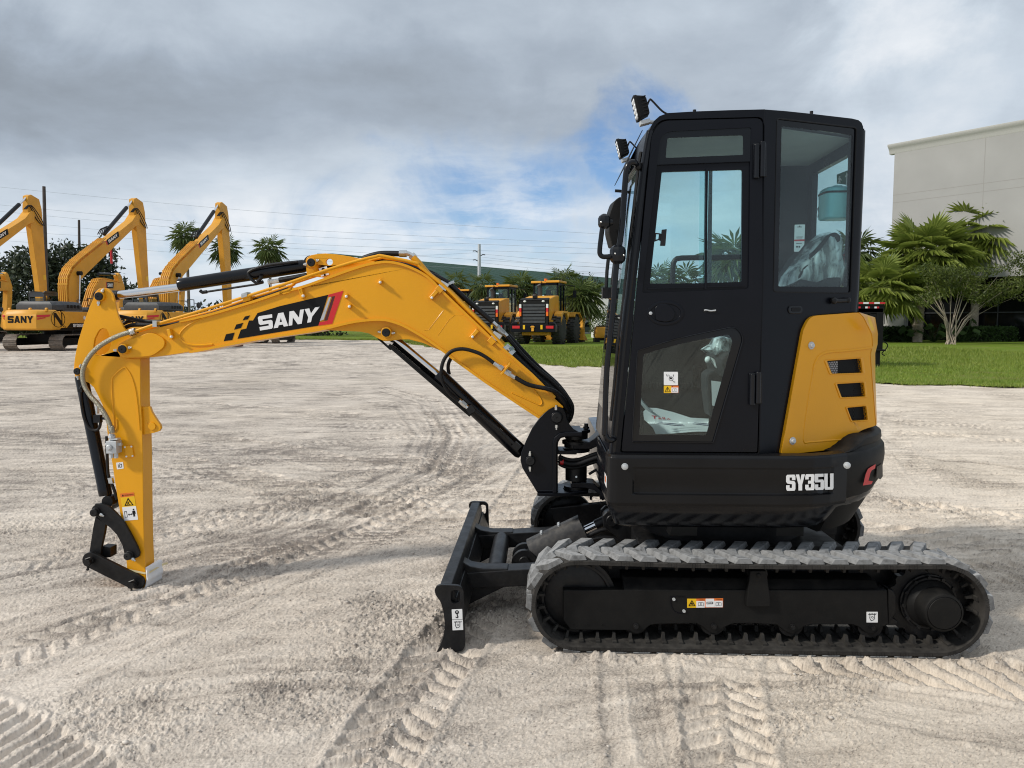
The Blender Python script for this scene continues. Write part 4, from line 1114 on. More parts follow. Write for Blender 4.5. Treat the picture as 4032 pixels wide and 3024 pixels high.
mb.obox(lp(*T(cD, [(1435, 388)])[0], -.07), (.022, 0, -.012), (0, .03, 0), (.010, 0, .018)); mb.obox(lp(*T(cD, [(1890, 828)])[0], -.07), (.022, 0, -.012), (0, .03, 0), (.010, 0, .018))
mb.obox(lp(*T(cB, [(808, 718)])[0], PV), (.012, 0, 0), (0, .02, 0), (0, 0, .018)); mb.obox(lp(*T(cB, [(1590, 470)])[0], PV + .02), (.016, 0, .005), (0, .03, 0), (0, 0, .012))
mb.tube(lps(T(cD, [(1490, 355), (1500, 375)]), -.03), .02, 8)
mb.build('hose_fitting', M['zinc'], BOOM)
mb = MB()
mb.obox(lp(*T(cB, [(1612, 505)])[0], -.07), (.022, 0, .006), (0, .03, 0), (0, 0, .012)); mb.obox(lp(*T(cD, [(1395, 425)])[0], -.075), (.014, 0, -.014), (0, .03, 0), (.012, 0, .012)); mb.obox(lp(*T(cD, [(1852, 868)])[0], -.075), (.014, 0, -.014), (0, .03, 0), (.012, 0, .012))
mb.build('pipe_clamp', M['yellow'], BOOM, bevel=.002)
# near loop to the boom cylinder with its bulkhead fitting
HV = -.125
hose('hydraulic_hose', BOOM, T(cD, [(1870, 1062), (1800, 1010), (1720, 968), (1600, 938), (1500, 958), (1435, 1030), (1410, 1130), (1425, 1230), (1490, 1330), (1565, 1385)]), [HV, HV, HV, HV, HV, HV, HV, -.11, -.09, -.07], .0105)
hose('hydraulic_hose', BOOM, T(cD, [(1500, 1010), (1475, 1060), (1470, 1110), (1480, 1160)]), .06, .0105)
hose('hydraulic_hose', BOOM, T(cE, [(945, 520), (1040, 575), (1120, 600), (1220, 620), (1310, 655), (1380, 735), (1415, 830), (1415, 890)]), [HV, HV, -.12, -.12, -.11, -.09, -.06, -.03], .0125)
mb = MB()
mb.tube(lps(T(cD, [(1868, 1060), (1925, 1098)]), HV), .0125, 8); mb.tube(lps(T(cD, [(1915, 1092), (1945, 1112)]), HV), .016, 6); mb.tube(lps(T(cD, [(1955, 1125), (2055, 1190)]), HV), .0125, 8); mb.tube(lps(T(cD, [(1965, 1130), (2010, 1158)]), HV), .0165, 6)
mb.tube(lps(T(cD, [(1560, 1380), (1640, 1450)]), -.065), .0125, 8); mb.tube(lps(T(cD, [(1585, 1400), (1625, 1435)]), -.065), .016, 6)
mb.build('hose_fitting', M['zinc'], BOOM)
mb = MB(); c = lp(*T(cD, [(1972, 1112)])[0], HV); a = Vector((.62, 0, .78)); mb.obox(c, a * .042, (0, .016, 0), Vector((.78, 0, -.62)) * .006); mb.obox(c + VN * .02, a * .02, (0, .025, 0), Vector((.78, 0, -.62)) * .012)
mb.build('bulkhead_bracket', M['yellow'], BOOM, bevel=.002)
# bundle running down to the swing post
for i, (dx, v, r) in enumerate(((0, -.05, .021), (26, -.02, .0115), (44, .02, .0115), (12, .05, .016))):
    hose('hydraulic_hose', BOOM, T(cE, [(900 + dx * .8, 300 - dx * .3), (1000 + dx, 405 - dx * .5), (1140 + dx, 535 - dx * .5), (1280 + dx, 650 - dx * .5), (1365 + dx, 745 - dx * .3), (1405 + dx * .7, 830), (1400 + dx * .5, 900)]), [v] * 7, r)
hose('hydraulic_hose', BOOM, T(cE, [(875, 165), (1000, 315), (1130, 440), (1290, 570), (1385, 685), (1440, 790), (1435, 860), (1400, 920)]), [-.02] * 8, .0125)
hose('hydraulic_hose', BOOM, T(cE, [(885, 150), (1015, 290), (1150, 430), (1310, 575), (1400, 690), (1445, 780), (1430, 880)]), [.03] * 7, .0125)
# braided hose and valve block on the stick
hose('braided_hose', STK, T(cB, [(598, 790), (520, 808), (420, 850), (320, 910), (240, 985), (185, 1075), (166, 1160), (180, 1250), (230, 1340), (310, 1430), (370, 1520), (405, 1600), (418, 1659)]) + T(cC, [(532, 70), (538, 120)]), [PV, -.115] + [-.115] * 13, .0135, 'braid', 12)
mb = MB()
vb = lp(*T(cC, [(550, 240)])[0], SV - .035)
mb.obox(vb, (.030, 0, 0), (0, .03, 0), (0, 0, .036)); mb.tube([vb + Vector((-.012, 0, .03)), vb + Vector((-.010, 0, .075))], .0165, 8); mb.tube([vb + Vector((-.010, 0, .05)), vb + Vector((-.010, 0, .065))], .021, 6)
for s in (-1, 1):
    mb.tube([vb + Vector((.014 * s, -.005, -.03)), vb + Vector((.014 * s, -.005, -.066))], .0125, 6); mb.tube([vb + Vector((.02 * s, 0, .012)), vb + Vector((.046 * s, 0, .014))], .011, 8)
mb.lathe(vb + Vector((-.008, -.03, 0)), -VN, [(0, .017), (.012, .017), (.014, .012), (.018, .012)], 14)
mb.obox(vb + Vector((.01, 0, .045)), (.022, 0, 0), (0, .02, 0), (0, 0, .004))
mb.build('valve_block', M['galv'], STK, bevel=.003)
# ------------------------------------------------------------------ swing post between boom and house
SW = MB()
side = T(cE, [(1160, 875), (1200, 835), (1240, 803), (1280, 782), (1320, 776), (1365, 790), (1388, 830), (1402, 890), (1420, 930), (1455, 972), (1500, 996), (1535, 1004), (1535, 1040), (1390, 1042), (1345, 1052), (1325, 1085), (1320, 1120), (1320, 1525), (1140, 1525), (1010, 1312), (993, 1245), (1000, 1180), (1040, 1080), (1095, 965)])
plate(SW, side, -.118, -.096); plate(SW, side, .096, .118)
boss(SW, T(cE, [(1310, 872)])[0], -.135, .135, .034); boss(SW, T(cE, [(1080, 1250)])[0], -.135, .135, .029)
w = lambda x, y, v=-.1: lp(*T(cE, [(x, y)])[0], v)
# flange that stiffens the fork, base plate, knuckles
fr = [w(1292, 1518), w(1290, 1250), w(1290, 1100), w(1302, 1050), (w(1340, 1018)), w(1390, 1010), w(1530, 1008)]
rings = []
P = [Vector((p.x, 0, p.z)) for p in fr]
for i, p in enumerate(P):
    dd = (P[min(i + 1, len(P) - 1)] - P[max(i - 1, 0)]).normalized(); nn = Vector((-dd.z, 0, dd.x)) * .0115
    rings.append([p + nn + VN * -.135, p - nn + VN * -.135, p - nn + VN * .135, p + nn + VN * .135])
SW.loft(rings, True, True)
zb = w(1300, 1535).z; xa, xb, xc = w(1140, 1530).x, w(1420, 1530).x, w(1590, 1510).x
SW.prism([(xa, -.13, zb - .008), (xb, -.13, zb - .008), (xc, -.06, zb - .008), (xc, .06, zb - .008), (xb, .13, zb - .008), (xa, .13, zb - .008)], (0, 0, .018))
xk = w(1480, 1100, 0).x
zz = lambda y: w(1480, y, -.06).z
for y0, y1, r in ((1015, 985, .075), (1180, 1150, .078), (1520, 1500, .075)):
    SW.cyl((xk, 0, zz(y0)), (xk, 0, zz(y1)), r, n=28)
SW.prism([(w(1320, 1165).x, -.08, zz(1190)), (xk, -.078, zz(1190)), (xk, .078, zz(1190)), (w(1320, 1165).x, .08, zz(1190))], (0, 0, .022))
SW.prism([(w(1440, 1000).x, -.10, zz(1012)), (w(1560, 1000).x, -.05, zz(1012)), (w(1610, 1000).x, -.02, zz(1012)), (w(1610, 1000).x, .05, zz(1012)), (w(1440, 1000).x, .10, zz(1012))], (0, 0, .018))
SWO = SW.build('swing_post', M['black'], EX, bevel=.004, fixn=True)
mb = MB()
for y0, y1, r in ((1065, 1015, .066), (1110, 1085, .082), (1140, 1110, .070), (1430, 1310, .062), (1500, 1480, .07)):
    mb.cyl((xk, 0, zz(y0)), (xk, 0, zz(y1)), r, n=28)
mb.cyl((w(1575, 1000).x, 0, zz(990)), (w(1575, 1000).x, 0, zz(935)), .012, n=6); mb.cyl((w(1575, 1000).x, 0, zz(980)), (w(1575, 1000).x, 0, zz(962)), .018, n=6)
mb.build('swing_pivot', M['black_steel'], SWO, smooth=30)
# fixed lugs of the house
LG = MB()
prof = [(xk - .02, zz(1145)), (xk - .02, zz(1085)), (w(1600, 1085).x, zz(1082)), (w(1645, 1050).x, zz(1045)), (w(1690, 1010).x, zz(1005)), (w(1790, 1010).x, zz(1010)), (w(1790, 1120).x, zz(1115)), (w(1680, 1115).x, zz(1112)), (w(1610, 1145).x, zz(1145))]
LG.prism([(x, -.075, z) for x, z in prof], (0, .15, 0))
prof = [(xk - .03, zz(1480)), (xk - .03, zz(1440)), (w(1530, 1430).x, zz(1432)), (w(1640, 1440).x, zz(1442)), (w(1700, 1500).x, zz(1500)), (w(1800, 1580).x, zz(1575)), (w(1800, 1640).x, zz(1630)), (w(1740, 1590).x, zz(1590)), (w(1640, 1500).x, zz(1500)), (w(1560, 1482).x, zz(1482))]
LG.prism([(x, -.075, z) for x, z in prof], (0, .15, 0))
xh = w(1720, 1200).x
LG.box((w(1700, 1100).x, -.02, zz(1600)), (w(1790, 1100).x, .02, zz(1110)))
LG.build('swing_lug', M['black'], EX, bevel=.005)
pin(SWO, T(cE, [(1310, 872)])[0], -.135, .029); pin(SWO, T(cE, [(1080, 1250)])[0], -.135, .0245)
mb = MB()
for x, y, dx, dz in ((1306, 805, 0, 1), (1310, 935, 0, -1), (1078, 1205, .05, 1), (1080, 1298, 0, -1)):
    nut(mb, w(x, y, -.128), (dx, 0, dz), .0115, .016)
mb.cyl(w(1480, 1388, -.062), w(1480, 1388, -.07), .006, n=8); mb.build('grease_nipple', M['zinc'], SWO)
mb = MB(); mb.tube([w(1292, 1100, -.118), w(1292, 1500, -.118)], .006, 6); mb.tube([w(1140, 1512, -.118), w(1320, 1512, -.118)], .006, 6); mb.build('weld_bead', M['black'], SWO)
for i, (yy, v, r) in enumerate(((1225, -.06, .012), (1260, -.075, .014), (1290, -.06, .011), (1240, .0, .014), (1275, .03, .012))):
    hose('hydraulic_hose', SWO, T(cE, [(1330, yy - 20), (1360, yy), (1430, yy + 18), (1510, yy + 12), (1600, yy - 20), (1680, yy - 45), (1760, yy - 60)]), v, r)
hose('hydraulic_hose', SWO, T(cE, [(1590, 1365), (1640, 1335), (1690, 1310), (1750, 1310)]), -.05, .008)
mb = MB(); mb.tube(lps(T(cE, [(1338, 1258), (1368, 1262)]), -.075), .0155, 10); mb.build('red_sleeve', M['red'], SWO)

# ------------------------------------------------------------------ upper house: plan outline swept up the height
def plan(r, off=0.0, vn=-.84, uf=-.70, n=15):
    """front-left corner, near side, round tail, far side"""
    a = [(uf, -vn - .0), (uf, vn + .035), (uf + .008, vn + .012), (uf + .035, vn), (0.10, vn)]
    tail = []
    a0 = math.acos(min(1, .42 / r))
    for i in range(n):
        t = -a0 + 2 * a0 * i / (n - 1)
        tail.append((r * math.cos(t), r * math.sin(t)))
    return [(uf, -(vn + .035)), (uf, vn + .035), (uf + .008, vn + .012), (uf + .035, vn), (0.12, vn), (.30, vn + .022)] + tail + [(.30, -vn - .022), (0.12, -vn), (uf + .035, -vn)]
skz0, skz1 = lp(2700, 1992, -.84).z, lp(2700, 1797, -.84).z
lowz = lp(2600, 2070, -.74).z
HS = MB()
rings = []
for z, s, r in ((lowz - .015, .70, .66), (lowz, .735, .70), (lowz + .01, .76, .73), (skz0 - .015, .822, .808), (skz0, .824, .812), (skz1 - .03, .824, .812), (skz1 - .02, .816, .80)):
    uf = -.70 + (.828 - s) * .6
    rings.append([(u, v, z) for u, v in plan(r, vn=-s, uf=uf)])
HS.loft(rings)
HOUSE = HS.build('house_body', M['black_gloss'], EX, smooth=40, fixn=True)
# near side skirt with its pressed recess
def skirt_uv(s):
    """plan line of the skirt, s in 0..1"""
    path = [(-.70, -.70), (-.70, -.808), (-.688, -.834), (-.662, -.842), (.12, -.842), (.25, -.832), (.34, -.799), (.437, -.742)]
    return path
path = skirt_uv(0); L = [0]
for a, b in zip(path[:-1], path[1:]): L.append(L[-1] + math.hypot(b[0] - a[0], b[1] - a[1]))
NS, NT = 150, 84
rec_u0, rec_u1 = lp(*T(cH, [(357, 1450)])[0], -.842).x, lp(*T(cH, [(1842, 1450)])[0], -.83).x
rec_z0, rec_z1 = lp(*T(cH, [(1000, 1568)])[0], -.842).z, lp(*T(cH, [(1000, 1372)])[0], -.842).z
vs, fs = [], []
def sst(a, b, x):
    t = min(1, max(0, (x - a) / (b - a))); return t * t * (3 - 2 * t)
for i in range(NS + 1):
    s = L[-1] * i / NS; k = max(j for j in range(len(L)) if L[j] <= s + 1e-9); k = min(k, len(path) - 2)
    t = (s - L[k]) / (L[k + 1] - L[k]); u = path[k][0] + (path[k + 1][0] - path[k][0]) * t; v = path[k][1] + (path[k + 1][1] - path[k][1]) * t
    tn = Vector((path[k + 1][0] - path[k][0], path[k + 1][1] - path[k][1])).normalized(); inn = Vector((-tn.y, tn.x))
    for j in range(NT + 1):
        z = skz0 - .004 + (skz1 + .004 - skz0 + .004) * j / NT
        d = 0.0
        ein = min(sst(rec_u0 - .004, rec_u0 + .006, u), sst(rec_u1 + .004, rec_u1 - .006, u)) if v < -.79 else 0
        # deep along the bottom ledge, running out towards the top
        d = .016 * ein * sst(rec_z0 - .001, rec_z0 + .006, z) * (1 - .75 * sst(rec_z1 - .10, rec_z1, z)) * sst(rec_z1 + .003, rec_z1 - .004, z)
        e = .010 * (sst(skz1 - .016, skz1 + .004, z) ** 2) + .006 * sst(skz0 + .012, skz0 - .004, z)
        vs.append((u + inn.x * (d + e), v + inn.y * (d + e), z))
for i in range(NS):
    for j in range(NT):
        a = i * (NT + 1) + j; fs.append((a, a + NT + 1, a + NT + 2, a + 1))
for i in range(NS + 1):
    a = vs[i * (NT + 1) + NT]; vs.append((a[0] * .98, a[1] + .06 if a[1] < -.5 else a[1], a[2] + .002))
o_ = (NS + 1) * (NT + 1)
for i in range(NS): fs.append((i * (NT + 1) + NT, (i + 1) * (NT + 1) + NT, o_ + i + 1, o_ + i))
sk = MB(); sk.add(vs, fs)
SK = sk.build('side_skirt', M['skirt'], EX, smooth=50, fixn=False)
mb = MB(); mw = MB()
for x, y, v in ((295, 1358, -.842), (1908, 1350, -.79)):
    p = lp(*T(cH, [(x, y)])[0], v); mw.lathe(p + VN * .004, -VN, [(0, .016), (.008, .016), (.009, .0125), (.009, .011), (.017, .0105), (.018, .008)], 12)
mw.build('skirt_bolt', M['galv'], SK)
S0, S1, S2, S3 = T(cH, [(1466, 1534), (1808, 1524), (1808, 1408), (1464, 1418)])
def place_sk(s, t):
    x = S0[0] + (S1[0] - S0[0]) * s; y = (S0[1] + (S1[1] - S0[1]) * s) * (1 - t) + (S3[1] + (S2[1] - S3[1]) * s) * t
    p = lp(x, y, -.832); u = p.x
    for k in range(len(path) - 1):
        if path[k][0] <= u <= path[k + 1][0]:
            q = (u - path[k][0]) / (path[k + 1][0] - path[k][0]); vv = path[k][1] + (path[k + 1][1] - path[k][1]) * q
            return lp(x, y, vv + .0085)
    return p
lt = MB(); letters(lt, 'sy35U', place_sk, (0, -.004, 0), .05); lt.build('model_lettering', M['white'], SK, smooth=0)
# white and orange sticker on the front corner
mb = MB(); mb.sheet([(-.7008, -.66, skz1 - .11), (-.7008, -.78, skz1 - .11), (-.7008, -.78, skz1 - .165), (-.7008, -.66, skz1 - .165)]); mb.build('white_label', M['white'], SK, smooth=0)
mb = MB(); mb.sheet([(-.7012, -.69, skz1 - .12), (-.7012, -.74, skz1 - .12), (-.7012, -.74, skz1 - .15), (-.7012, -.69, skz1 - .15)]); mb.build('warning_label', M['warn_orange'], SK, smooth=0)

# ------------------------------------------------------------------ counterweight: cast tail swept round the slewing circle
def tail_rings(profile, a0, a1, n=40, inner=None):
    rings = []
    for i in range(n + 1):
        t = a0 + (a1 - a0) * i / n
        rings.append([(r * math.cos(t), r * math.sin(t), z) for r, z in profile])
    return rings
cz1 = lp(*T(cH, [(2140, 1068)])[0], -.30).z; cz2 = lp(*T(cJ, [(1010, 300)])[0], -.30).z
prof = [(.62, cz2 + .01), (.70, cz2), (.715, cz2 + .006), (.825, skz0 + .03), (.842, skz0 + .06), (.855, skz0 + .14), (.858, skz1 - .06), (.854, skz1 - .012), (.845, skz1 - .001), (.84, skz1 + .002), (.835, skz1 + .02), (.84, skz1 + .03), (.837, skz1 + .055), (.826, cz1 - .01), (.812, cz1), (.60, cz1)]
a0 = -R(59.6)
cw = MB(); rr_ = tail_rings(prof, a0, R(60))
# the raised shoulder at the near end of the counterweight falls away along a curve
for i, rg in enumerate(rr_):
    t = i / 40; k = sst(.0, .12, t)
    rg2 = []
    for (x, y, z) in rg:
        if z > skz1: z = skz1 + (z - skz1) * (.02 + .98 * k)
        rg2.append((x, y, z))
    rr_[i] = rg2
cw.loft(rr_, True, True)
CW = cw.build('counterweight', M['black_dusty'], EX, smooth=36, fixn=True)
def on_tail(px, py, r):
    d = rayL(px, py); a = d.x ** 2 + d.y ** 2; b = camL.x * d.x + camL.y * d.y; c = camL.x ** 2 + camL.y ** 2 - r * r
    disc = b * b - a * c
    t = (-b - math.sqrt(max(disc, 0))) / a
    return camL + d * t
def dense(pts, n=4):
    out = []
    for i in range(len(pts)):
        a, b = pts[i], pts[(i + 1) % len(pts)]
        out += [(a[0] + (b[0] - a[0]) * k / n, a[1] + (b[1] - a[1]) * k / n) for k in range(n)]
    return out
mark = T(cH, [(2024, 1496), (2044, 1412), (2060, 1376), (2082, 1360), (2116, 1341), (2112, 1372), (2088, 1386), (2078, 1404), (2064, 1462), (2096, 1464), (2086, 1486)])
mk = MB(); mk.add([on_tail(x, y, .8605) for x, y in mark], [tuple(range(len(mark)))])
mk.build('red_mark', M['red'], CW, smooth=0)
rc = MB()
rp = T(cH, [(2124, 1360), (2150, 1345), (2166, 1330), (2168, 1430), (2150, 1452), (2122, 1440)])
rc.add([on_tail(x, y, .8595) for x, y in rp], [tuple(range(len(rp)))]); rc.build('lifting_pocket', M['ink'], CW, smooth=0)

# ------------------------------------------------------------------ cab
DVv = -.80
seam = lp(3010, 700, DVv)
us = seam.x
PR = Plane((us, DVv, 0), (math.sin(R(27)), -math.cos(R(27)), 0))
CBN = VN
z_bot = lp(2700, 1790, DVv).z; z_roof = lp(3020, 432, DVv).z
CAB = empty('cab'); CAB.parent = EX
fr_out = T(cG, [(1405, 166), (1150, 172), (900, 181), (700, 193), (640, 215), (598, 252), (562, 320), (545, 400), (512, 600), (478, 880), (440, 1200), (400, 1550)]) + T(cH, [(305, 150), (268, 500), (240, 800), (210, 1100), (192, 1290), (1272, 1290)])
door_hole = round_poly(T(cG, [(1396, 222), (640, 240), (572, 345)]) + T(cH, [(262, 1256), (1264, 1262), (1300, 0)]), [26, 40, 20, 8, 8, 0], 5)
side = MB(); plate(side, fr_out, DVv, DVv + .045, [door_hole])
SIDEF = side.build('side_frame', M['black'], CAB, bevel=.006, seg=2)
# roof, front header, pillars of the far side, rear wall
FV = .20                                      # far side of the cab
ur = PR.p(*T(cG, [(2105, 900)])[0]); 
uw = [(p.x, p.z) for p in lps(fr_out, DVv)]
zr = z_roof
far_hole = [(-.60, 1.62), (-.50, 2.30), (-.06, 2.34), (-.06, 1.62)]
fs_ = MB()
far_hole = [(-.60, 1.60), (-.505, 2.40), (-.49, 2.445), (.22, 2.445), (.22, 1.60)]
k_ = min(range(len(uw)), key=lambda i: -uw[i][0] - uw[i][1])
fedge = [(u, z) for u, z in uw[1:-1]]
fs_.prism([(u, FV, z) for u, z in [(ur.x - .03, zr - .02)] + fedge + [(ur.x - .03, z_bot)]], (0, -.04, 0), [[(u, FV, z) for u, z in far_hole]])
fs_.build('far_side_frame', M['cab_inside'], CAB)
fh = MB(); fh.prism([(u, FV - .02, z) for u, z in [(-.61, 1.59), (-.51, 2.41), (-.495, 2.45), (.225, 2.45), (.225, 1.59)]], (0, .003, 0)); fh.build('far_side_window', M['glass'], CAB, smooth=0)
# front header and roof skin swept from near to far side
hd = MB()
fp = [(p.x, p.z) for p in lps(T(cG, [(1405, 168), (900, 183), (700, 195), (642, 217), (600, 254), (564, 322), (547, 402), (532, 500)]), DVv)]
fin_ = [(p.x, p.z) for p in lps(T(cG, [(1405, 230), (900, 240), (720, 255), (680, 275), (650, 310), (628, 360), (612, 420), (598, 500)]), DVv)]
rings = []
NV = 10
for j in range(NV + 1):
    v = DVv + .03 + (FV - .02 - DVv - .03) * j / NV
    cr_ = .018 * math.sin(math.pi * j / NV)
    rings.append([(u - cr_ * (1 if i > 3 else .2), v, z + cr_ * (.8 if i < 4 else 0)) for i, (u, z) in enumerate(fp)] + [(u, v, z) for u, z in reversed(fin_)])
hd.loft(rings, True, True)
zt = fp[0][1]
hd.prism([(us - .02, DVv + .02, zt), (ur.x, ur.y + .01, zt - .006), (ur.x + .02, ur.y + .1, zt - .006), (ur.x + .02, FV - .02, zt - .006), (us - .02, FV - .01, zt)], (0, 0, -.05))
hd.build('roof', M['black'], CAB, bevel=.008, fixn=True)
ln = MB(); ln.prism([(-.45, DVv + .06, zt - .06), (us, DVv + .06, zt - .06), (ur.x - .04, ur.y + .03, zt - .065), (ur.x - .04, FV - .05, zt - .065), (-.45, FV - .05, zt - .06)], (0, 0, .004)); ln.build('headliner', M['cab_grey'], CAB)
# rear near-side panel on the receding facet, with its window
rp_out = T(cG, [(1405, 166), (1560, 178), (1750, 198), (2040, 232), (2085, 243), (2108, 262), (2120, 292), (2118, 420), (2098, 1300)]) + T(cH, [(1992, 235), (1700, 258), (1650, 278), (1620, 305), (1590, 380), (1440, 1262), (1425, 1290), (1272, 1290)])
rw_out = round_poly(T(cG, [(1490, 232), (2068, 300), (2026, 1502), (1464, 1490)]), 12, 4)
rpn = MB(); rpn.prism(PR.ps(rp_out), -PR.n * .045, [PR.ps(rw_out)])
rpn.build('rear_side_panel', M['black'], CAB, bevel=.006)
rw_in = round_poly(T(cG, [(1526, 286), (2040, 352), (2010, 1456), (1500, 1452)]), 8, 4)
g = MB(); g.prism(PR.ps(rw_out, -.006), -PR.n * .004, [PR.ps(rw_in, -.006)]); RW = g.build('rear_side_window', M['frit'], CAB, smooth=0)
g = MB(); g.prism(PR.ps(rw_in, -.007), -PR.n * .003); g.build('window_glass', M['glass'], RW, smooth=0)
mb = MB(); mb.tube(PR.ps(rw_out + rw_out[:1], -.002), .004, 6, caps=False); mb.build('window_seal', M['rubber'], RW)
# rear wall with a back window
rx = ur.x
rwz = [(FV, z_bot), (FV, zt - .02), (ur.y, zt - .02), (ur.y, z_bot)]
bw = [(FV - .10, 1.45), (FV - .10, zt - .12), (ur.y + .04, zt - .12), (ur.y + .04, 1.45)]
mb = MB(); mb.prism([(rx - .03, v, z) for v, z in rwz], (.03, 0, 0), [[(rx - .03, v, z) for v, z in bw]]); mb.build('rear_wall', M['black'], CAB)
mb = MB(); mb.prism([(rx - .012, v, z) for v, z in bw], (.003, 0, 0)); mb.build('rear_window', M['glass'], CAB, smooth=0)
# corner post where the rear side panel meets the back
pz0 = PR.p(*T(cH, [(1992, 235)])[0]).z
mb = MB(); mb.tube([(ur.x - .036, ur.y + .010, pz0), (ur.x - .030, ur.y + .012, 1.7), (ur.x - .024, ur.y + .016, 2.2), (ur.x - .024, ur.y + .016, zt - .03)], .034, 14); mb.build('corner_post', M['black_gloss'], CAB, smooth=60)
# A pillars, windscreen
def pillar(mb, v0, v1):
    a = lps(T(cG, [(532, 480), (512, 600), (478, 880), (440, 1200), (400, 1550)]) + T(cH, [(268, 500), (240, 800), (210, 1100), (192, 1290)]), DVv)
    rings = [[(p.x, v0, p.z), (p.x + .05, v0, p.z), (p.x + .05, v1, p.z), (p.x, v1, p.z)] for p in a]
    mb.loft(rings, True, True)
mb = MB(); pillar(mb, FV - .06, FV); mb.build('far_pillar', M['black_gloss'], CAB, bevel=.006, fixn=True)
mb = MB(); pa = lps(T(cG, [(566, 320), (549, 402), (516, 600), (482, 880), (444, 1200), (404, 1550)]) + T(cH, [(309, 150), (272, 500), (244, 800), (214, 1100), (196, 1285)]), DVv)
mb.tube([(p.x + .012, DVv + .022, p.z) for p in pa], .023, 12); mb.build('corner_pillar', M['black_gloss'], CAB, smooth=60)
a = lps(T(cG, [(532, 500), (512, 600), (478, 880), (440, 1200), (400, 1550)]) + T(cH, [(268, 500), (240, 800), (215, 1040)]), DVv)
mb = MB(); vs = []; fs = []
for p in a: vs += [(p.x - .004, DVv + .06, p.z), (p.x - .004, FV - .06, p.z)]
for i in range(len(a) - 1): fs.append((2 * i, 2 * i + 1, 2 * i + 3, 2 * i + 2))
mb.add(vs, fs); WS = mb.build('windscreen', M['glass'], CAB, smooth=0)
mb = MB(); q = lps(T(cH, [(225, 1000), (210, 1100), (192, 1290)]), DVv)
mb.prism([(q[0].x, DVv + .04, q[0].z), (q[2].x, DVv + .04, q[2].z), (q[2].x, FV - .02, q[2].z), (q[0].x, FV - .02, q[0].z)], (.03, 0, 0)); mb.build('front_sill', M['black'], CAB)
mb = MB()
e0 = lps(T(cG, [(520, 470), (500, 600), (470, 880), (430, 1200), (394, 1550)]) + T(cH, [(258, 500), (232, 800), (208, 1030), (200, 1110), (214, 1080)]), DVv + .03)
mb.tube([(p.x - .006, p.y + .02, p.z) for p in e0[:-2]], .009, 8); mb.tube([(p.x - .006, p.y + .05, p.z) for p in e0[:-2]], .007, 8)
mb.build('screen_seal', M['rubber'], WS)
# sun visor strip over the windscreen
mb = MB(); p0, p1 = lp(*T(cG, [(484, 372)])[0], -.30), lp(*T(cG, [(362, 625)])[0], -.30)
p1 = Vector((p1.x, 0, p1.z)); p0 = Vector((p0.x, 0, p0.z)); mb.prism([(p0.x, -.45, p0.z), (p1.x, -.45, p1.z), (p1.x, FV - .10, p1.z), (p0.x, FV - .10, p0.z)], (.006, 0, .004)); mb.build('rain_visor', M['black_dusty'], CAB)

# ------------------------------------------------------------------ door
dv = DVv - .006
d_out = round_poly(T(cG, [(1388, 230), (650, 250), (584, 350)]) + T(cH, [(272, 1248), (1256, 1254), (1294, 0)]), [30, 42, 22, 8, 8, 0], 5)
w_top = round_poly(T(cG, [(622, 566), (650, 330), (1306, 298), (1300, 542)]), [4, 46, 10, 4], 4)
w_mid = T(cG, [(514, 1498), (622, 570), (1298, 545), (1286, 1470)])
w_mid = round_poly(w_mid, [6, 4, 4, 12], 3)
w_low = round_poly(T(cH, [(347, 1180), (386, 518), (690, 424), (1100, 340), (1158, 420), (936, 1186)]), [10, 6, 80, 50, 40, 8], 6)
hd_ring = ring_px(*T(cH, [(590, 244)])[0], 136 * K2, 92 * K2, 36)
dr = MB(); plate(dr, d_out, dv, dv + .038, [w_top, w_mid, w_low])
DOOR = dr.build('door', M['black'], EX, bevel=.004)
# top pane
mb = MB(); wi = round_poly(T(cG, [(684, 520), (696, 376), (1246, 356), (1246, 497)]), [5, 9, 9, 5], 3)
plate(mb, w_top, dv + .004, dv + .008, [wi]); UPP = mb.build('upper_window', M['frit'], DOOR, smooth=0)
mb = MB(); plate(mb, wi, dv + .005, dv + .008); mb.build('window_glass', M['glass'], UPP, smooth=0)
# sliding pair
mb = MB()
op1 = round_poly(T(cG, [(570, 1432), (656, 622), (972, 612), (964, 1428)]), [3, 6, 2, 2], 3); op2 = round_poly(T(cG, [(982, 1426), (1022, 1420), (1026, 610), (1240, 604), (1234, 1418)]), 4, 3)
op2 = round_poly(T(cG, [(984, 1426), (990, 612), (1240, 604), (1233, 1419)]), [2, 2, 8, 3], 3)
plate(mb, w_mid, dv + .010, dv + .024, [op1, op2])
MIDW = mb.build('sliding_window', M['black'], DOOR, bevel=.003)
mb = MB(); plate(mb, T(cG, [(560, 1440), (648, 612), (1022, 600), (1018, 1432)]), dv + .017, dv + .020); plate(mb, T(cG, [(924, 1440), (932, 606), (1250, 596), (1240, 1426)]), dv + .0215, dv + .0235); mb.build('window_glass', M['glass'], MIDW, smooth=0)
mb = MB(); plate(mb, T(cG, [(966, 1470), (976, 596), (992, 596), (980, 1470)]), dv + .002, dv + .016); plate(mb, T(cG, [(984, 1430), (998, 610), (1024, 609), (1016, 1428)]), dv + .024, dv + .030); plate(mb, T(cG, [(556, 1462), (1250, 1444), (1249, 1452), (555, 1471)]), dv + .004, dv + .011); mb.build('window_rail', M['black'], MIDW)
mb = MB(); plate(mb, T(cG, [(658, 1040), (692, 1036), (682, 1156), (646, 1156)]), dv + .002, dv + .017); lr = T(cG, [(602, 1062), (640, 1066), (656, 1070), (650, 1122), (634, 1116), (600, 1128)]); li = T(cG, [(616, 1072), (636, 1074), (632, 1108), (612, 1112)]); plate(mb, lr, dv + .010, dv + .017, [li]); mb.build('window_latch', M['black_steel'], MIDW)
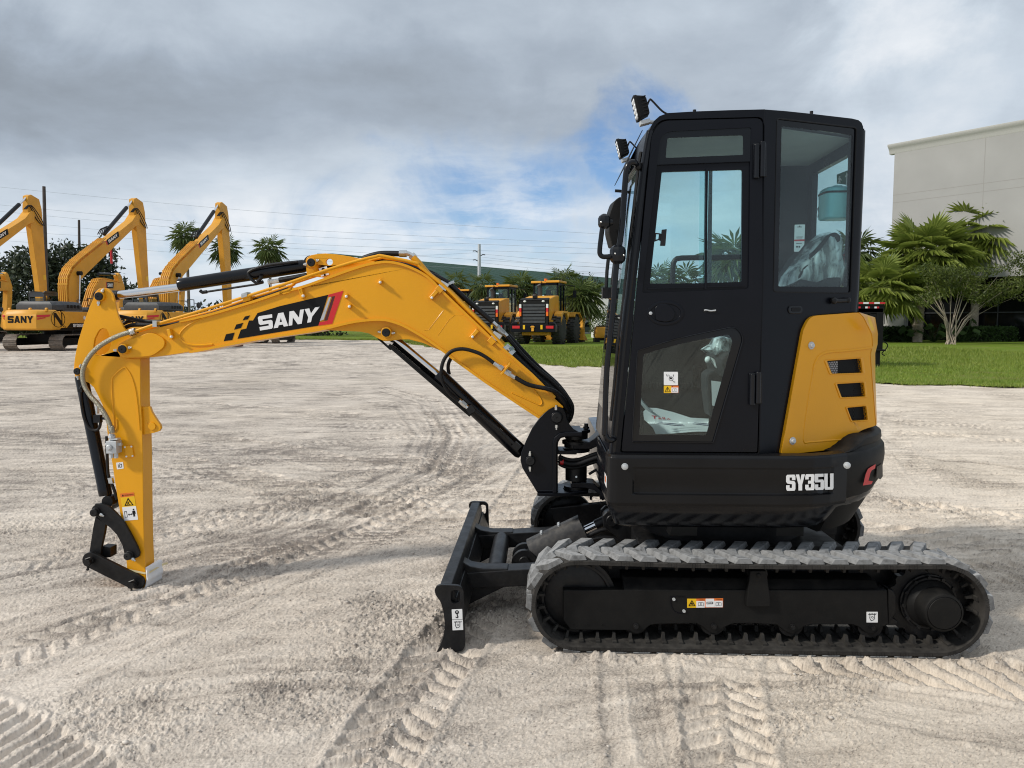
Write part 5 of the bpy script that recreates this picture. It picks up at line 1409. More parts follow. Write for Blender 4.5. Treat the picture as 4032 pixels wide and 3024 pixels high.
# lower pane
wl_in = round_poly(T(cH, [(400, 1130), (430, 545), (690, 468), (1055, 398), (1080, 450), (886, 1131)]), [4, 14, 90, 45, 22, 4], 6)
mb = MB(); plate(mb, w_low, dv + .004, dv + .008, [wl_in]); LOWW = mb.build('lower_window', M['frit'], DOOR, smooth=0)
mb = MB(); plate(mb, wl_in, dv + .005, dv + .008); mb.build('window_glass', M['glass'], LOWW, smooth=0)
mb = MB(); mb.tube(lps(w_low + w_low[:1], dv - .001), .0035, 6, caps=False); mb.build('window_seal', M['black_gloss'], LOWW, smooth=60)
cz = (2380, 1380, 600 / 2212)
label_rect(DOOR, 'instruction_label', 'white', [(862, 310), (1067, 310), (1067, 503), (862, 503)], dv + .0035, cz, 2)
label_rect(DOOR, 'warning_label', 'warn_yellow', [(862, 511), (968, 511), (968, 617), (862, 617)], dv + .0035, cz)
label_rect(DOOR, 'warning_label', 'warn_orange', [(968, 511), (1075, 511), (1075, 617), (968, 617)], dv + .0035, cz)
label_rect(DOOR, 'instruction_label', 'white', [(972, 538), (1071, 538), (1071, 612), (972, 612)], dv + .0028, cz)
mb = MB(); vv = dv + .0026
tri_o, tri_i = T(cz, [(874, 602), (915, 524), (962, 600)]), T(cz, [(884, 596), (915, 536), (951, 595)])
mb.prism(lps(tri_o, vv), (0, .0005, 0), [lps(tri_i, vv)])
for q in ([(911, 548), (920, 548), (918, 575), (913, 575)], [(912, 580), (919, 580), (919, 588), (912, 588)], [(897, 350), (906, 346), (916, 374), (908, 378)], [(1000, 450), (1028, 454), (1024, 464), (1004, 460)], [(948, 392), (980, 392), (982, 414), (950, 416)]):
    flat(mb, T(cz, q), vv)
ro = T(cz, [(a, b) for a, b in ring_px(967, 410, 32, 32, 16)]); ri = T(cz, [(a, b) for a, b in ring_px(967, 410, 27, 27, 16)]); mb.prism(lps(ro, vv), (0, .0005, 0), [lps(ri, vv)])
for q in ([(930, 352), (936, 350), (946, 376), (938, 378)], [(994, 352), (1002, 348), (1006, 376), (998, 378)], [(980, 432), (984, 430), (1006, 450), (1000, 452)], [(986, 556), (1016, 550), (1016, 598), (986, 600)], [(1024, 550), (1050, 556), (1054, 600), (1024, 598)]):
    if q[0][0] in (986, 1024):
        cx_ = sum(a for a, _ in q) / 4; cy_ = sum(b for _, b in q) / 4
        mb.prism(lps(T(cz, q), vv), (0, .0005, 0), [lps(T(cz, [((a - cx_) * .8 + cx_, (b - cy_) * .84 + cy_) for a, b in q]), vv)])
    else: flat(mb, T(cz, q), vv)
flat(mb, T(cz, [(978, 529), (986, 516), (994, 528)]), vv)
mb.build('label_symbol', M['ink'], DOOR, smooth=0)
# handle: oval bezel, scooped flap, key
c = lp(*T(cH, [(590, 244)])[0], dv); sc_ = (lp(*T(cH, [(726, 244)])[0], dv) - c).length; sy_ = (lp(*T(cH, [(590, 152)])[0], dv) - c).length
rings = []
for k, off in ((1.0, .001), (.985, -.0025), (.93, -.004), (.82, -.003), (.80, .0005), (.78, .002)):
    rings.append([(c.x + sc_ * k * math.cos(t) if True else 0, c.y + off, c.z + (sy_ - sc_ * (1 - k)) * math.sin(t)) for t in [2 * math.pi * i / 40 for i in range(40)]])
mb = MB().loft(rings, True, True); HND = mb.build('door_handle', M['black'], DOOR, smooth=50, fixn=True)
fl_ = round_poly(T(cH, [(514, 205), (540, 180), (600, 176), (640, 200), (664, 250), (640, 300), (590, 312), (518, 296)]), 10, 3)
mb = MB(); plate(mb, fl_, dv - .0075, dv + .001); mb.build('handle_flap', M['black'], HND, bevel=.004)
mb = MB(); p = lp(*T(cH, [(482, 246)])[0], dv - .0075); mb.lathe(p, -VN, [(0, .0078), (.004, .0078), (.005, .006)], 14); mb.build('key_lock', M['galv'], HND)
mb = MB(); mb.tube(lps(T(cH, [(872, 226), (884, 222), (915, 228), (946, 226), (956, 224)]), dv - .006), .0035, 8, sub=3); mb.build('pull_loop', M['galv'], DOOR, smooth=60)
mb = MB()
for q in ((876, 227), (944, 226)): p = lp(*T(cH, [q])[0], dv); mb.cyl(p, p - VN * .003, .009, n=14)
mb.build('loop_socket', M['black_steel'], DOOR)
for (x, y0, y1, cc) in ((1372, 402, 668, cG), (1248, 670, 912, cH)):
    mb = MB()
    for dx, a, b, r in ((-26, y0 + 18, y1, .0135), (16, y0, y1 - 10, .0135)):
        mb.cyl(lp(*T(cc, [(x + dx, a)])[0], dv - .012), lp(*T(cc, [(x + dx - 4, b)])[0], dv - .012), r, n=14)
    mb.obox(lp(*T(cc, [(x - 5, (y0 + y1) / 2)])[0], dv - .004), (.03, 0, 0), (0, .006, 0), (-.002, 0, (lp(*T(cc, [(x, y0)])[0], dv).z - lp(*T(cc, [(x, y1)])[0], dv).z) * .46))
    mb.build('door_hinge', M['black_gloss'], DOOR, bevel=.003)
# small things on the rear side panel
mb = MB(); rp1 = round_poly(T(cH, [(1484, 190), (1588, 190), (1588, 250), (1484, 250)]), 15, 5); mb.prism(PR.ps(rp1, .006), -PR.n * .008); RL = mb.build('cab_latch', M['black_gloss'], CAB, bevel=.004)
mb = MB(); mb.prism(PR.ps(round_poly(T(cH, [(1506, 204), (1572, 204), (1572, 234), (1506, 234)]), 7, 4), .0075), -PR.n * .003); mb.build('latch_hole', M['ink'], RL)
mb = MB(); mb.tube([PR.p(*q, .012) for q in T(cH, [(1806, 152), (1850, 156), (1925, 150)])], .010, 10); mb.ball(PR.p(*T(cH, [(1812, 154)])[0], .014), .017, 10, 8); mb.ball(PR.p(*T(cH, [(1916, 150)])[0], .014), .014, 10, 8); mb.build('window_stop', M['black_steel'], CAB)
# rubber roof plugs
mb = MB()
for x, y in ((893, 180), (1742, 190)):
    p = lp(*T(cG, [(x, y)])[0], DVv + .05) if x < 1000 else PR.p(*T(cG, [(x, y)])[0], -.05); mb.cyl(p - Vector((0, 0, .012)), p + Vector((0, 0, .006)), .008, n=10)
mb.build('roof_plug', M['rubber'], CAB)
# ------------------------------------------------------------------ yellow engine covers with mesh vents
cov = round_poly(T(cH, [(1431, 1268), (1440, 1215), (1590, 372), (1640, 266), (1990, 240), (2022, 272), (2084, 398), (2090, 480), (2072, 545), (2114, 1062), (2000, 1098), (1932, 1168), (1888, 1226), (1460, 1272)]), [10, 10, 14, 50, 12, 8, 14, 14, 14, 6, 30, 24, 10, 6], 5)
v1 = round_poly(T(cH, [(1762, 592), (2006, 574), (2020, 678), (1798, 685)]), 5, 3); v2 = round_poly(T(cH, [(1834, 760), (2028, 748), (2040, 850), (1870, 857)]), 5, 3); v3 = round_poly(T(cH, [(1909, 932), (2046, 920), (2058, 1020), (1945, 1027)]), 5, 3)
PRp = Plane(PR.o + PR.n * .016, PR.n)
mb = MB(); mb.prism(PRp.ps(cov), -PR.n * .03, [PRp.ps(v1), PRp.ps(v2), PRp.ps(v3)])
ECV = mb.build('engine_cover', M['yellow'], EX, bevel=.008, seg=3)
# raised frames round the vents and a broad pressed step
mb = MB()
def grow(q, k, sh=(0, 0)):
    cx_ = sum(a for a, _ in q) / len(q); cy_ = sum(b for _, b in q) / len(q)
    return [((a - cx_) * k + cx_ + sh[0], (b - cy_) * k + cy_ + sh[1]) for a, b in q]
for v in (v1, v2, v3):
    rings = [PRp.ps(grow(v, 1.0), -.004), PRp.ps(grow(v, 1.02), .003), PRp.ps(grow(v, 1.12), .004), PRp.ps(grow(v, 1.20), -.002)]
    mb.loft(rings, True, False)
mb.tube(spline(PRp.ps(T(cH, [(1660, 660), (1680, 590), (1720, 545), (1790, 526), (1900, 518), (2050, 500), (2086, 492)]), -.002), 5), .007, 8)
mb.tube(spline(PRp.ps(T(cH, [(1660, 660), (1620, 900), (1590, 1160), (1640, 1180), (1760, 1170), (1900, 1160)]), -.003), 5), .006, 8)
mb.build('vent_frame', M['yellow'], ECV, smooth=60)
mb2 = MB()
for v in (v1, v2, v3):
    mb = MB()
    mb2.prism(PRp.ps(grow(v, 1.04), -.020), -PR.n * .002)
    xs = [a for a, _ in v]; ys = [b for _, b in v]
    hx, hy = 9.4, 8.2; j = 0; y = min(ys) - 2
    while y < max(ys) + 3:
        x = min(xs) + (hx / 2 if j % 2 else 0)
        while x < max(xs) + 4:
            inside = False
            for a, b in zip(v, v[1:] + v[:1]):
                if (a[1] > y) != (b[1] > y) and x < (b[0] - a[0]) * (y - a[1]) / (b[1] - a[1]) + a[0]: inside = not inside
            if inside:
                o6 = [PRp.p(x + 5.6 * math.sin(math.pi / 3 * k), y + 5.6 * math.cos(math.pi / 3 * k), -.006) for k in range(6)]
                i6 = [PRp.p(x + 4.2 * math.sin(math.pi / 3 * k), y + 4.2 * math.cos(math.pi / 3 * k), -.006) for k in range(6)]
                mb.add(o6 + i6, [(k, (k + 1) % 6, 6 + (k + 1) % 6, 6 + k) for k in range(6)])
            x += hx
        y += hy; j += 1
    mb.build('mesh_grille', M['black_dusty'], ECV, smooth=0)
mb2.build('vent_recess', M['ink'], ECV, smooth=0)
mb = MB(); mb.prism(PRp.ps([v1[0], v1[1], (v1[1][0], v1[1][1])] if False else round_poly(T(cH, [(1768, 600), (1842, 594), (1838, 684), (1800, 682)]), 2, 2), -.015), -PR.n * .002); mb.build('bright_duct', M['silver'], ECV, smooth=0)
mb = MB()
for x, y in ((1648, 480), (1512, 1172)):
    p = PRp.p(*T(cH, [(x, y)])[0], .001); mb.lathe(p, PR.n, [(0, .019), (.004, .018), (.005, .0125), (.012, .0115), (.014, .009)], 14)
mb.build('cover_bolt', M['galv'], ECV)
# hood that wraps on round the tail
pts_e = [PRp.p(*q, -.004) for q in T(cH, [(1992, 240), (2026, 274), (2088, 398), (2094, 480), (2076, 545), (2118, 1062)])]
HOODR = .84
mb = MB(); rings = []
tops = [(2000, 241), (2110, 362), (2122, 450), (2124, 490), (2106, 518), (2131, 1062)]
zs = [p.z for p in pts_e]
for i in range(15):
    t = i / 14; ring = []
    for k, p in enumerate(pts_e):
        a0_ = math.atan2(p.y, p.x); r0 = math.hypot(p.x, p.y)
        r1 = (.72, .79, .805, .805, .795, .81)[k]
        a_ = a0_ + .012 + (R(70) - a0_) * t
        e_ = min(1, t * 5); rr = r0 + (r1 - r0) * (1 - (1 - e_) ** 2)
        ring.append((rr * math.cos(a_), rr * math.sin(a_), p.z))
    ring += [(x * .9, y * .9, z) for x, y, z in (ring[-1], ring[0])]
    rings.append(ring)
mb.loft(rings, True, True); RH = mb.build('rear_hood', M['yellow'], EX, smooth=50, fixn=True)
mb = MB(); q = [on_tail(*p, .825) for p in T(cH, [(2056, 262), (2078, 285), (2106, 360), (2100, 372), (2088, 372), (2062, 300)])]
mb.add(q, [tuple(range(6))]); mb.build('warning_label', M['warn_yellow'], RH, smooth=0)
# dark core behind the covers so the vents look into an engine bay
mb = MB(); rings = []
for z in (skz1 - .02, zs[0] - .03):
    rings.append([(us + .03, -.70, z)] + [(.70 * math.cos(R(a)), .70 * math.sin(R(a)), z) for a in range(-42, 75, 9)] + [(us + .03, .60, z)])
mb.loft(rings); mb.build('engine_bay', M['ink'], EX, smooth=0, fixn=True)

# ------------------------------------------------------------------ cab interior
IN = empty('cab_interior'); IN.parent = EX
zf = z_bot + .03
mb = MB(); mb.box((-.66, DVv + .05, z_bot - .01), (us + .10, FV - .045, zf)); mb.build('cab_floor', M['cab_inside'], IN)
mb = MB(); mb.box((-.62, FV - .075, zf), (us, FV - .045, 1.58))
for i in range(30): mb.box((-.60 + i * .02, FV - .090, 1.17), (-.588 + i * .02, FV - .075, 1.20))
mb.build('inner_wall', M['cab_inside'], IN)
mb = MB(); mb.box((us + .12, -.50, zf), (us + .2, FV - .05, 1.45)); mb.box((us + .24, FV - .10, 1.45), (us + .30, FV - .05, zt - .06)); mb.build('rear_trim', M['cab_inside'], IN)
mb = MB(); mb.tube([lp(*q, FV - .05) for q in T(cG, [(732, 1450), (738, 1310), (752, 1262), (800, 1246), (1000, 1243), (1290, 1236)])], .016, 10, sub=2); mb.build('guard_rail', M['black_steel'], IN, smooth=60)
# seat with its plastic wrapping
sv = -.32
mb = MB()
base = [(-.08, zf + .30), (.14, zf + .30), (.16, zf + .42), (-.06, zf + .45), (-.12, zf + .40)]
mb.prism([(u, sv - .23, z) for u, z in base], (0, .46, 0)); mb.prism([(-.04, sv - .18, zf + .02), (.10, sv - .18, zf + .02), (.12, sv - .18, zf + .30), (-.06, sv - .18, zf + .30)], (0, .36, 0))
back = [lp(*q, sv) for q in T(cG, [(1530, 1500), (1560, 1390), (1650, 1240), (1760, 1110), (1815, 1085), (1850, 1110), (1860, 1200), (1850, 1500)])]
mb.prism([(p.x, sv - .20, p.z) for p in back], (0, .40, 0))
mb.build('operator_seat', M['seat'], IN, bevel=.03, seg=3)
m_pl, nt, b = mat_new('crinkled_plastic'); b.inputs['Base Color'].default_value = (.85, .93, .93, 1); b.inputs['Roughness'].default_value = .18
tr = nt.nodes.new('ShaderNodeBsdfTransparent'); ms = nt.nodes.new('ShaderNodeMixShader'); tcn = nt.nodes.new('ShaderNodeTexCoord'); nn = nt.nodes.new('ShaderNodeTexNoise'); mpn = nt.nodes.new('ShaderNodeMapping')
mpn.inputs['Scale'].default_value = (34, 10, 7); mpn.inputs['Rotation'].default_value = (0, R(24), 0); nn.inputs['Detail'].default_value = 6; nn.inputs['Scale'].default_value = 1; nt.links.new(tcn.outputs['Object'], mpn.inputs[0]); nt.links.new(mpn.outputs[0], nn.inputs['Vector'])
mrn = nt.nodes.new('ShaderNodeMapRange'); mrn.inputs[1].default_value = .38; mrn.inputs[2].default_value = .66; mrn.inputs[3].default_value = .15; mrn.inputs[4].default_value = .95; nt.links.new(nn.outputs['Fac'], mrn.inputs[0])
bpn = nt.nodes.new('ShaderNodeBump'); bpn.inputs['Strength'].default_value = .9; bpn.inputs['Distance'].default_value = .02; nt.links.new(nn.outputs['Fac'], bpn.inputs['Height']); nt.links.new(bpn.outputs[0], b.inputs['Normal'])
nt.links.new(mrn.outputs[0], ms.inputs[0]); nt.links.new(tr.outputs[0], ms.inputs[1]); nt.links.new(b.outputs[0], ms.inputs[2]); nt.links.new(ms.outputs[0], nt.nodes['Material Output'].inputs[0])
M['plastic'] = m_pl
def blanket(mb, outline_px, cc, v_near, v_far, bulge):
    P = [lp(*q, sv) for q in T(cc, outline_px)]
    cx_ = sum(p.x for p in P) / len(P); cz_ = sum(p.z for p in P) / len(P)
    rings = []
    for k, off in ((1.0, 0.0), (.97, -.12), (.88, -.20), (.6, -.235), (.25, -.25)):
        rings.append([(cx_ + (p.x - cx_) * k, sv + off * bulge + .012 * math.sin(i * 2.3 + k * 7), cz_ + (p.z - cz_) * k) for i, p in enumerate(P)])
    mb.loft(rings, True, False); n = len(P); o = len(mb.v) - n; mb.f.append(tuple(o + i for i in range(n)))
mb = MB(); ol = [(1500, 1462), (1520, 1385), (1560, 1330), (1640, 1235), (1700, 1150), (1770, 1085), (1820, 1066), (1866, 1086), (1886, 1150), (1892, 1230), (1930, 1290), (1925, 1380), (1900, 1470), (1700, 1480)]
blanket(mb, ol, cG, 0, 0, .9); SPL = mb.build('plastic_wrap', M['plastic'], IN, smooth=60)
mb = MB(); blanket(mb, [(846, 508), (905, 470), (930, 425), (1000, 410), (1050, 425), (1075, 465), (1062, 530), (1030, 600), (1010, 560), (985, 500), (940, 545), (890, 540)], cH, 0, 0, .4); mb.build('plastic_wrap', M['plastic'], IN, smooth=60)
mb = MB(); mb.tube([lp(*q, sv - .05) for q in T(cH, [(1010, 640), (965, 630), (945, 600), (920, 582), (895, 582)])], .011, 8, sub=3); mb.ball(lp(*T(cH, [(900, 583)])[0], sv - .05), .018, 10, 8); mb.build('safety_lever', M['white_paint'], IN, smooth=60)
mb = MB(); mb.prism([lp(*q, sv + .02) for q in round_poly(T(cH, [(888, 690), (940, 655), (1080, 650), (1080, 1000), (915, 1000), (890, 800)]), 12, 3)], (0, .16, 0)); mb.build('side_console', M['seat'], IN, bevel=.015)
mb = MB(); mb.prism([lp(*q, sv + .015) for q in T(cH, [(924, 735), (1080, 755), (1080, 960), (930, 915)])], (0, .002, 0)); mb.build('white_label', M['white'], IN, smooth=0)
mb = MB(); mb.prism([lp(*q, FV - .095) for q in T(cz, [(1290, 215), (1412, 220), (1412, 562), (1290, 560)])], (0, .01, 0), [[lp(*q, FV - .095) for q in T(cz, [(1308, 245), (1396, 245), (1396, 535), (1306, 535)])]]); mb.prism([lp(*q, FV - .095) for q in T(cz, [(1340, 355), (1352, 355), (1352, 420), (1340, 420)])], (0, .01, 0)); mb.build('radio_bezel', M['chrome'], IN)
# pedals at the front
mb = MB()
for i, (x, y) in enumerate(((560, 790), (600, 840), (660, 880))):
    p = lp(*T(cz, [(x, y)])[0], -.28 - .08 * i); mb.bar(p, p + Vector((.05, 0, -.03)), VN, .05, .008); mb.tube([p, p + Vector((-.05, 0, .06)), p + Vector((-.08, 0, .2))], .007, 6)
mb.build('pedal', M['galv'], IN)
mb = MB(); mb.box((-.62, -.55, zf), (-.50, -.05, zf + .14)); mb.tube([(-.55, -.5, zf + .1), (-.50, -.5, zf + .40), (-.46, -.5, zf + .48)], .012, 8, sub=3); mb.build('foot_console', M['cab_inside'], IN, bevel=.02)
# washer bottle on the back window, exit sticker, hook
wbv = PR.p(*T(cG, [(1925, 850)])[0], -.12)
bt = MB(); kx = (PR.p(*T(cG, [(2000, 850)])[0], -.12) - PR.p(*T(cG, [(1845, 850)])[0], -.12)).length / 2; kz = (PR.p(*T(cG, [(1925, 730)])[0], -.12) - PR.p(*T(cG, [(1925, 970)])[0], -.12)).length / 2
rings = []
for t, k in ((-1, .7), (-.97, .92), (-.9, 1), (.35, 1.02), (.40, 1.03), (.55, 1.03), (.78, .98), (.9, .85), (.97, .5), (1.0, .3), (1.06, .28)):
    rings.append([(wbv.x + kx * k * x_, wbv.y + .07 * k * y_, wbv.z + kz * t) for x_, y_ in round_poly([(-1, -1), (1, -1), (1, 1), (-1, 1)], .5, 3)])
bt.loft(rings, True, True); WB = bt.build('washer_bottle', M['bottle'], IN, smooth=45)
bt = MB(); rings = []
for t, k in ((.52, 1.06), (.64, 1.06)): rings.append([(wbv.x + kx * k * x_, wbv.y + .07 * k * y_, wbv.z + kz * t) for x_, y_ in round_poly([(-1, -1), (1, -1), (1, 1), (-1, 1)], .5, 3)])
bt.loft(rings, True, True); bt.build('bottle_strap', M['rubber'], IN)
M['exit_green'] = simple('exit_green', (.01, .12, .07), .4)
sg = [(rx - .016, v, z) for v, z in ((-.36, 2.06), (-.20, 2.10), (-.20, 2.20), (-.36, 2.17))]
def rwp(px, py, du=-.016):
    d_ = rayL(px, py); t = (rx + du - camL.x) / d_.x; return camL + d_ * t
mb = MB(); mb.prism([rwp(*q) for q in T(cG, [(1926, 640), (2022, 603), (2020, 718), (1926, 706)])], (.002, 0, 0)); mb.build('exit_sticker', M['exit_green'], IN, smooth=0)
mb = MB()
for q in ([(1992, 720), (2000, 722), (2001, 650), (2010, 654), (1998, 625), (1984, 662), (1993, 655)], [(1940, 655), (1950, 652), (1950, 662), (1940, 664)], [(1936, 668), (1954, 664), (1962, 682), (1956, 684), (1950, 676), (1952, 704), (1946, 704), (1944, 690), (1938, 704), (1932, 702), (1940, 684)]):
    mb.prism([rwp(*p_, -.0185) for p_ in T(cG, q)], (.001, 0, 0))
mb.build('exit_symbol', M['white'], IN, smooth=0)
mb = MB(); mb.tube([rwp(*q, -.03) for q in T(cG, [(2032, 490), (2015, 492), (2010, 510), (2030, 520)])], .005, 6, sub=3); mb.tube([rwp(*q, -.03) for q in T(cG, [(1800, 870), (1788, 890), (1796, 920), (1788, 950)])], .003, 6, sub=3); mb.build('coat_hook', M['black_steel'], IN, smooth=60)
mb = MB(); q = T(cG, [(1930, 1250), (2010, 1150), (2015, 1450), (1905, 1455)]); mb.prism([rwp(*p_, -.05) for p_ in q], (.02, 0, 0)); mb.build('document_pouch', M['cab_grey'], IN)
mb = MB(); mb.prism([rwp(*p_, -.055) for p_ in T(cG, [(1970, 1220), (2002, 1205), (2000, 1440), (1990, 1440), (1992, 1300), (1972, 1330)])], (.002, 0, 0)); mb.build('red_print', M['red'], IN, smooth=0)
# hang tag with printed marks, floor mat: loose things inside the cab
HT = empty('hang_tag', EXO, -EXT); tag(HT, 'white paper tag with red stripe hanging behind the rear side window', 'hang tag')
hv = PR.p(*T(cG, [(1655, 1090)])[0], -.10); PT = Plane(hv, PR.n)
mb = MB(); mb.prism(PT.ps(round_poly(T(cG, [(1621, 1004), (1696, 1002), (1690, 1150), (1650, 1200), (1616, 1200)]), 3, 3)), -PR.n * .001, [PT.ps(ring_px(*T(cG, [(1657, 1014)])[0], 2.2, n=10))]); mb.build('paper_sheet', M['white'], HT, smooth=0)
mb = MB(); mb.prism(PT.ps(T(cG, [(1618, 1112), (1692, 1110), (1692, 1122), (1618, 1124)]), .0012), -PR.n * .0005); mb.build('red_stripe', M['red'], HT, smooth=0)
mb = MB()
for q in ([(1640, 1018), (1672, 1018), (1672, 1023), (1640, 1023)], [(1632, 1092), (1680, 1091), (1680, 1094), (1632, 1095)], [(1636, 1100), (1676, 1099), (1676, 1102), (1636, 1103)], [(1632, 1158), (1644, 1158), (1644, 1170), (1632, 1170)], [(1650, 1158), (1660, 1158), (1660, 1170), (1650, 1170)], [(1632, 1138), (1672, 1137), (1672, 1141), (1632, 1142)]):
    mb.prism(PT.ps(T(cG, q), .0012), -PR.n * .0005)
mb.build('printed_text', M['ink'], HT, smooth=0)
FM = empty('floor_mat', EXO, -EXT); tag(FM, 'white paper floor mat with blue shoe prints lying on the cab floor', 'floor mat')
def flp(px, py, dz=.004):
    d_ = rayL(px, py); t = (zf + dz - camL.z) / d_.z; return camL + d_ * t
mo = T(cz, [(575, 1015), (560, 900), (620, 840), (760, 845), (1000, 905), (1250, 985), (1530, 1000), (1500, 1190), (1330, 1190), (900, 1222), (745, 1226), (700, 1130), (630, 1060)])
def matpt(px, py, up=0.0):
    p = flp(px, py)
    if p.y > FV - .13 or p.y < DVv: p = lp(px, py, FV - .13)
    p.z += .004 + up; p.y -= up; return p
mb = MB(); 
yb = [(x, 1018) for x in range(560, 1521, 60)]
def edge_y(x, lo):
    ys = []
    for a, b in zip(mo_c, mo_c[1:] + mo_c[:1]):
        if (a[0] - x) * (b[0] - x) <= 0 and a[0] != b[0]: ys.append(a[1] + (b[1] - a[1]) * (x - a[0]) / (b[0] - a[0]))
    return (min(ys) if lo else max(ys)) if ys else None
mo_c = [(575, 1015), (560, 900), (620, 840), (760, 845), (1000, 905), (1250, 985), (1530, 1000), (1500, 1190), (1330, 1190), (900, 1222), (745, 1226), (700, 1130), (630, 1060)]
cols = [565 + 12 * i for i in range(80)]; rows = 14; vs = []; fs = []
for x in cols:
    a, b = edge_y(x, True), edge_y(x, False)
    for j in range(rows): vs.append(matpt(*T(cz, [(x, a + (b - a) * j / (rows - 1))])[0]))
for i in range(len(cols) - 1):
    for j in range(rows - 1): k = i * rows + j; fs.append((k, k + 1, k + rows + 1, k + rows))
mb.add(vs, fs); mb.build('paper_sheet', M['white'], FM, smooth=0)
M['blue_print'] = simple('blue_print', (.03, .045, .14), .6); 
mb = MB()
for sx_, sy0, n_ in ((735, 1065, 9), (1252, 1070, 6)):
    for i in range(n_):
        x = sx_ + i * 44; h_ = 40 - abs(i - n_ / 2) * 4
        mb.add([matpt(*q, .002) for q in T(cz, [(x, sy0 - h_ * .5 + 5 * i * .8), (x + 60, sy0 - h_ * .35 + 5 * i * .8), (x + 46, sy0 - 6 + 5 * i * .8), (x + 6, sy0 - 10 + 5 * i * .8)])], [(0, 1, 2, 3)])
        mb.add([matpt(*q, .002) for q in T(cz, [(x + 20, sy0 + 4 + 5 * i * .8), (x + 70, sy0 + 8 + 5 * i * .8), (x + 84, sy0 + h_ * .5 + 5 * i * .8), (x + 40, sy0 + h_ * .42 + 5 * i * .8)])], [(0, 1, 2, 3)])
mb.build('shoe_print', M['blue_print'], FM, smooth=0)
mb = MB()
tp = [[(685, 958), (770, 962), (768, 974), (738, 972), (736, 1006), (716, 1006), (722, 972), (684, 968)], [(786, 976), (800, 976), (800, 1012), (784, 1012)], [(812, 990), (822, 990), (824, 1014), (810, 1014)], [(836, 980), (850, 980), (862, 1014), (848, 1014)], [(862, 984), (874, 984), (884, 1016), (872, 1016)], [(900, 1014), (930, 998), (962, 1020), (946, 1020), (930, 1008), (912, 1018)]]
for q in tp: mb.add([matpt(*p_, .002) for p_ in T(cz, q)], [tuple(range(len(q)))])
mb.build('red_lettering', M['red'], FM, smooth=0)

# ------------------------------------------------------------------ fittings on the cab front
mb = MB(); gb = T(cG, [(484, 575), (455, 552), (425, 560), (402, 600), (388, 720), (368, 1000), (345, 1180), (322, 1340), (300, 1640)]) + T(cH, [(165, 650), (150, 1080), (155, 1130), (178, 1165), (205, 1165), (218, 1150)])
gv = [DVv + .01] + [DVv - .02] * 12 + [DVv - .01, DVv + .01]
mb.tube([lp(x, y, v) for (x, y), v in zip(gb, gv)], .0135, 12, sub=5); GRAB = mb.build('grab_handle', M['black_gloss'], EX, smooth=60)
mb = MB(); p = lp(*T(cG, [(484, 578)])[0], DVv + .01); mb.ball(p, (.018, .02, .022), 10, 8); p = lp(*T(cH, [(214, 1152)])[0], DVv + .01); mb.ball(p, (.018, .02, .018), 10, 8); mb.build('handle_foot', M['black_steel'], GRAB)
MIR = empty('mirror'); MIR.parent = EX
mv = DVv - .03
mb = MB(); c = lp(*T(cG, [(336, 985)])[0], mv + .10)
o_m = [lp(*q, mv + .06) for q in round_poly(T(cG, [(358, 795), (396, 850), (396, 960), (360, 1130), (300, 1170), (272, 1060), (275, 930), (310, 830)]), 12, 4)]
mb.prism(o_m, (0, .012, 0)); mb.prism([(p.x * 1, p.y + .0125, p.z) for p in o_m], (-.01, .10, 0)); mb.build('mirror_housing', M['black_dusty'], MIR, bevel=.006)
mb = MB(); mb.tube(lps(T(cG, [(226, 1020), (216, 1090), (205, 1190), (212, 1225), (240, 1238), (310, 1228)]), mv), .0115, 10, sub=4); mb.build('mirror_arm', M['black_gloss'], MIR, smooth=60)
mb = MB()
for (x, y, r_) in ((238, 982, .026), (336, 1220, .034)):
    p = lp(*T(cG, [(x, y)])[0], mv); mb.lathe(p - Vector((0, 0, r_ * 1.25)), (0, 0, 1), [(0, r_ * .55), (r_ * .35, r_ * .95), (r_ * .7, r_ * 1.08), (r_ * 1.8, r_ * 1.08), (r_ * 2.2, r_ * .9), (r_ * 2.5, r_ * .5)], 8)
p = lp(*T(cG, [(238, 945)])[0], mv); mb.cyl(p, p + Vector((0, 0, .012)), .008, n=6)
p0, p1 = lps(T(cG, [(255, 985), (300, 985)]), mv + .02); mb.cyl(p0, p1, .022, .014, n=12)
mb.build('mirror_clamp', M['black_gloss'], MIR, smooth=25)
mb = MB()
for (x, y) in ((216, 985), (318, 1214), (380, 1226)):
    p = lp(*T(cG, [(x, y)])[0], mv - .03); mb.ball(p, .005, 8, 6)
mb.build('clamp_bolt', M['zinc'], MIR)
# wiper parts on the far side of the screen
mb = MB(); mb.tube(lps(T(cG, [(392, 720), (372, 900), (320, 1200), (290, 1440)]), -.25), .006, 6); mb.tube(lps(T(cG, [(268, 1250), (258, 1340), (252, 1470)]), -.1), .010, 6); mb.obox(lp(*T(cG, [(262, 1500)])[0], -.1), (.03, 0, 0), (0, .03, 0), (0, 0, .03)); mb.tube(lps(T(cG, [(316, 758), (350, 760), (410, 768)]), -.2), .008, 6); mb.build('wiper', M['black_steel'], EX, smooth=50)
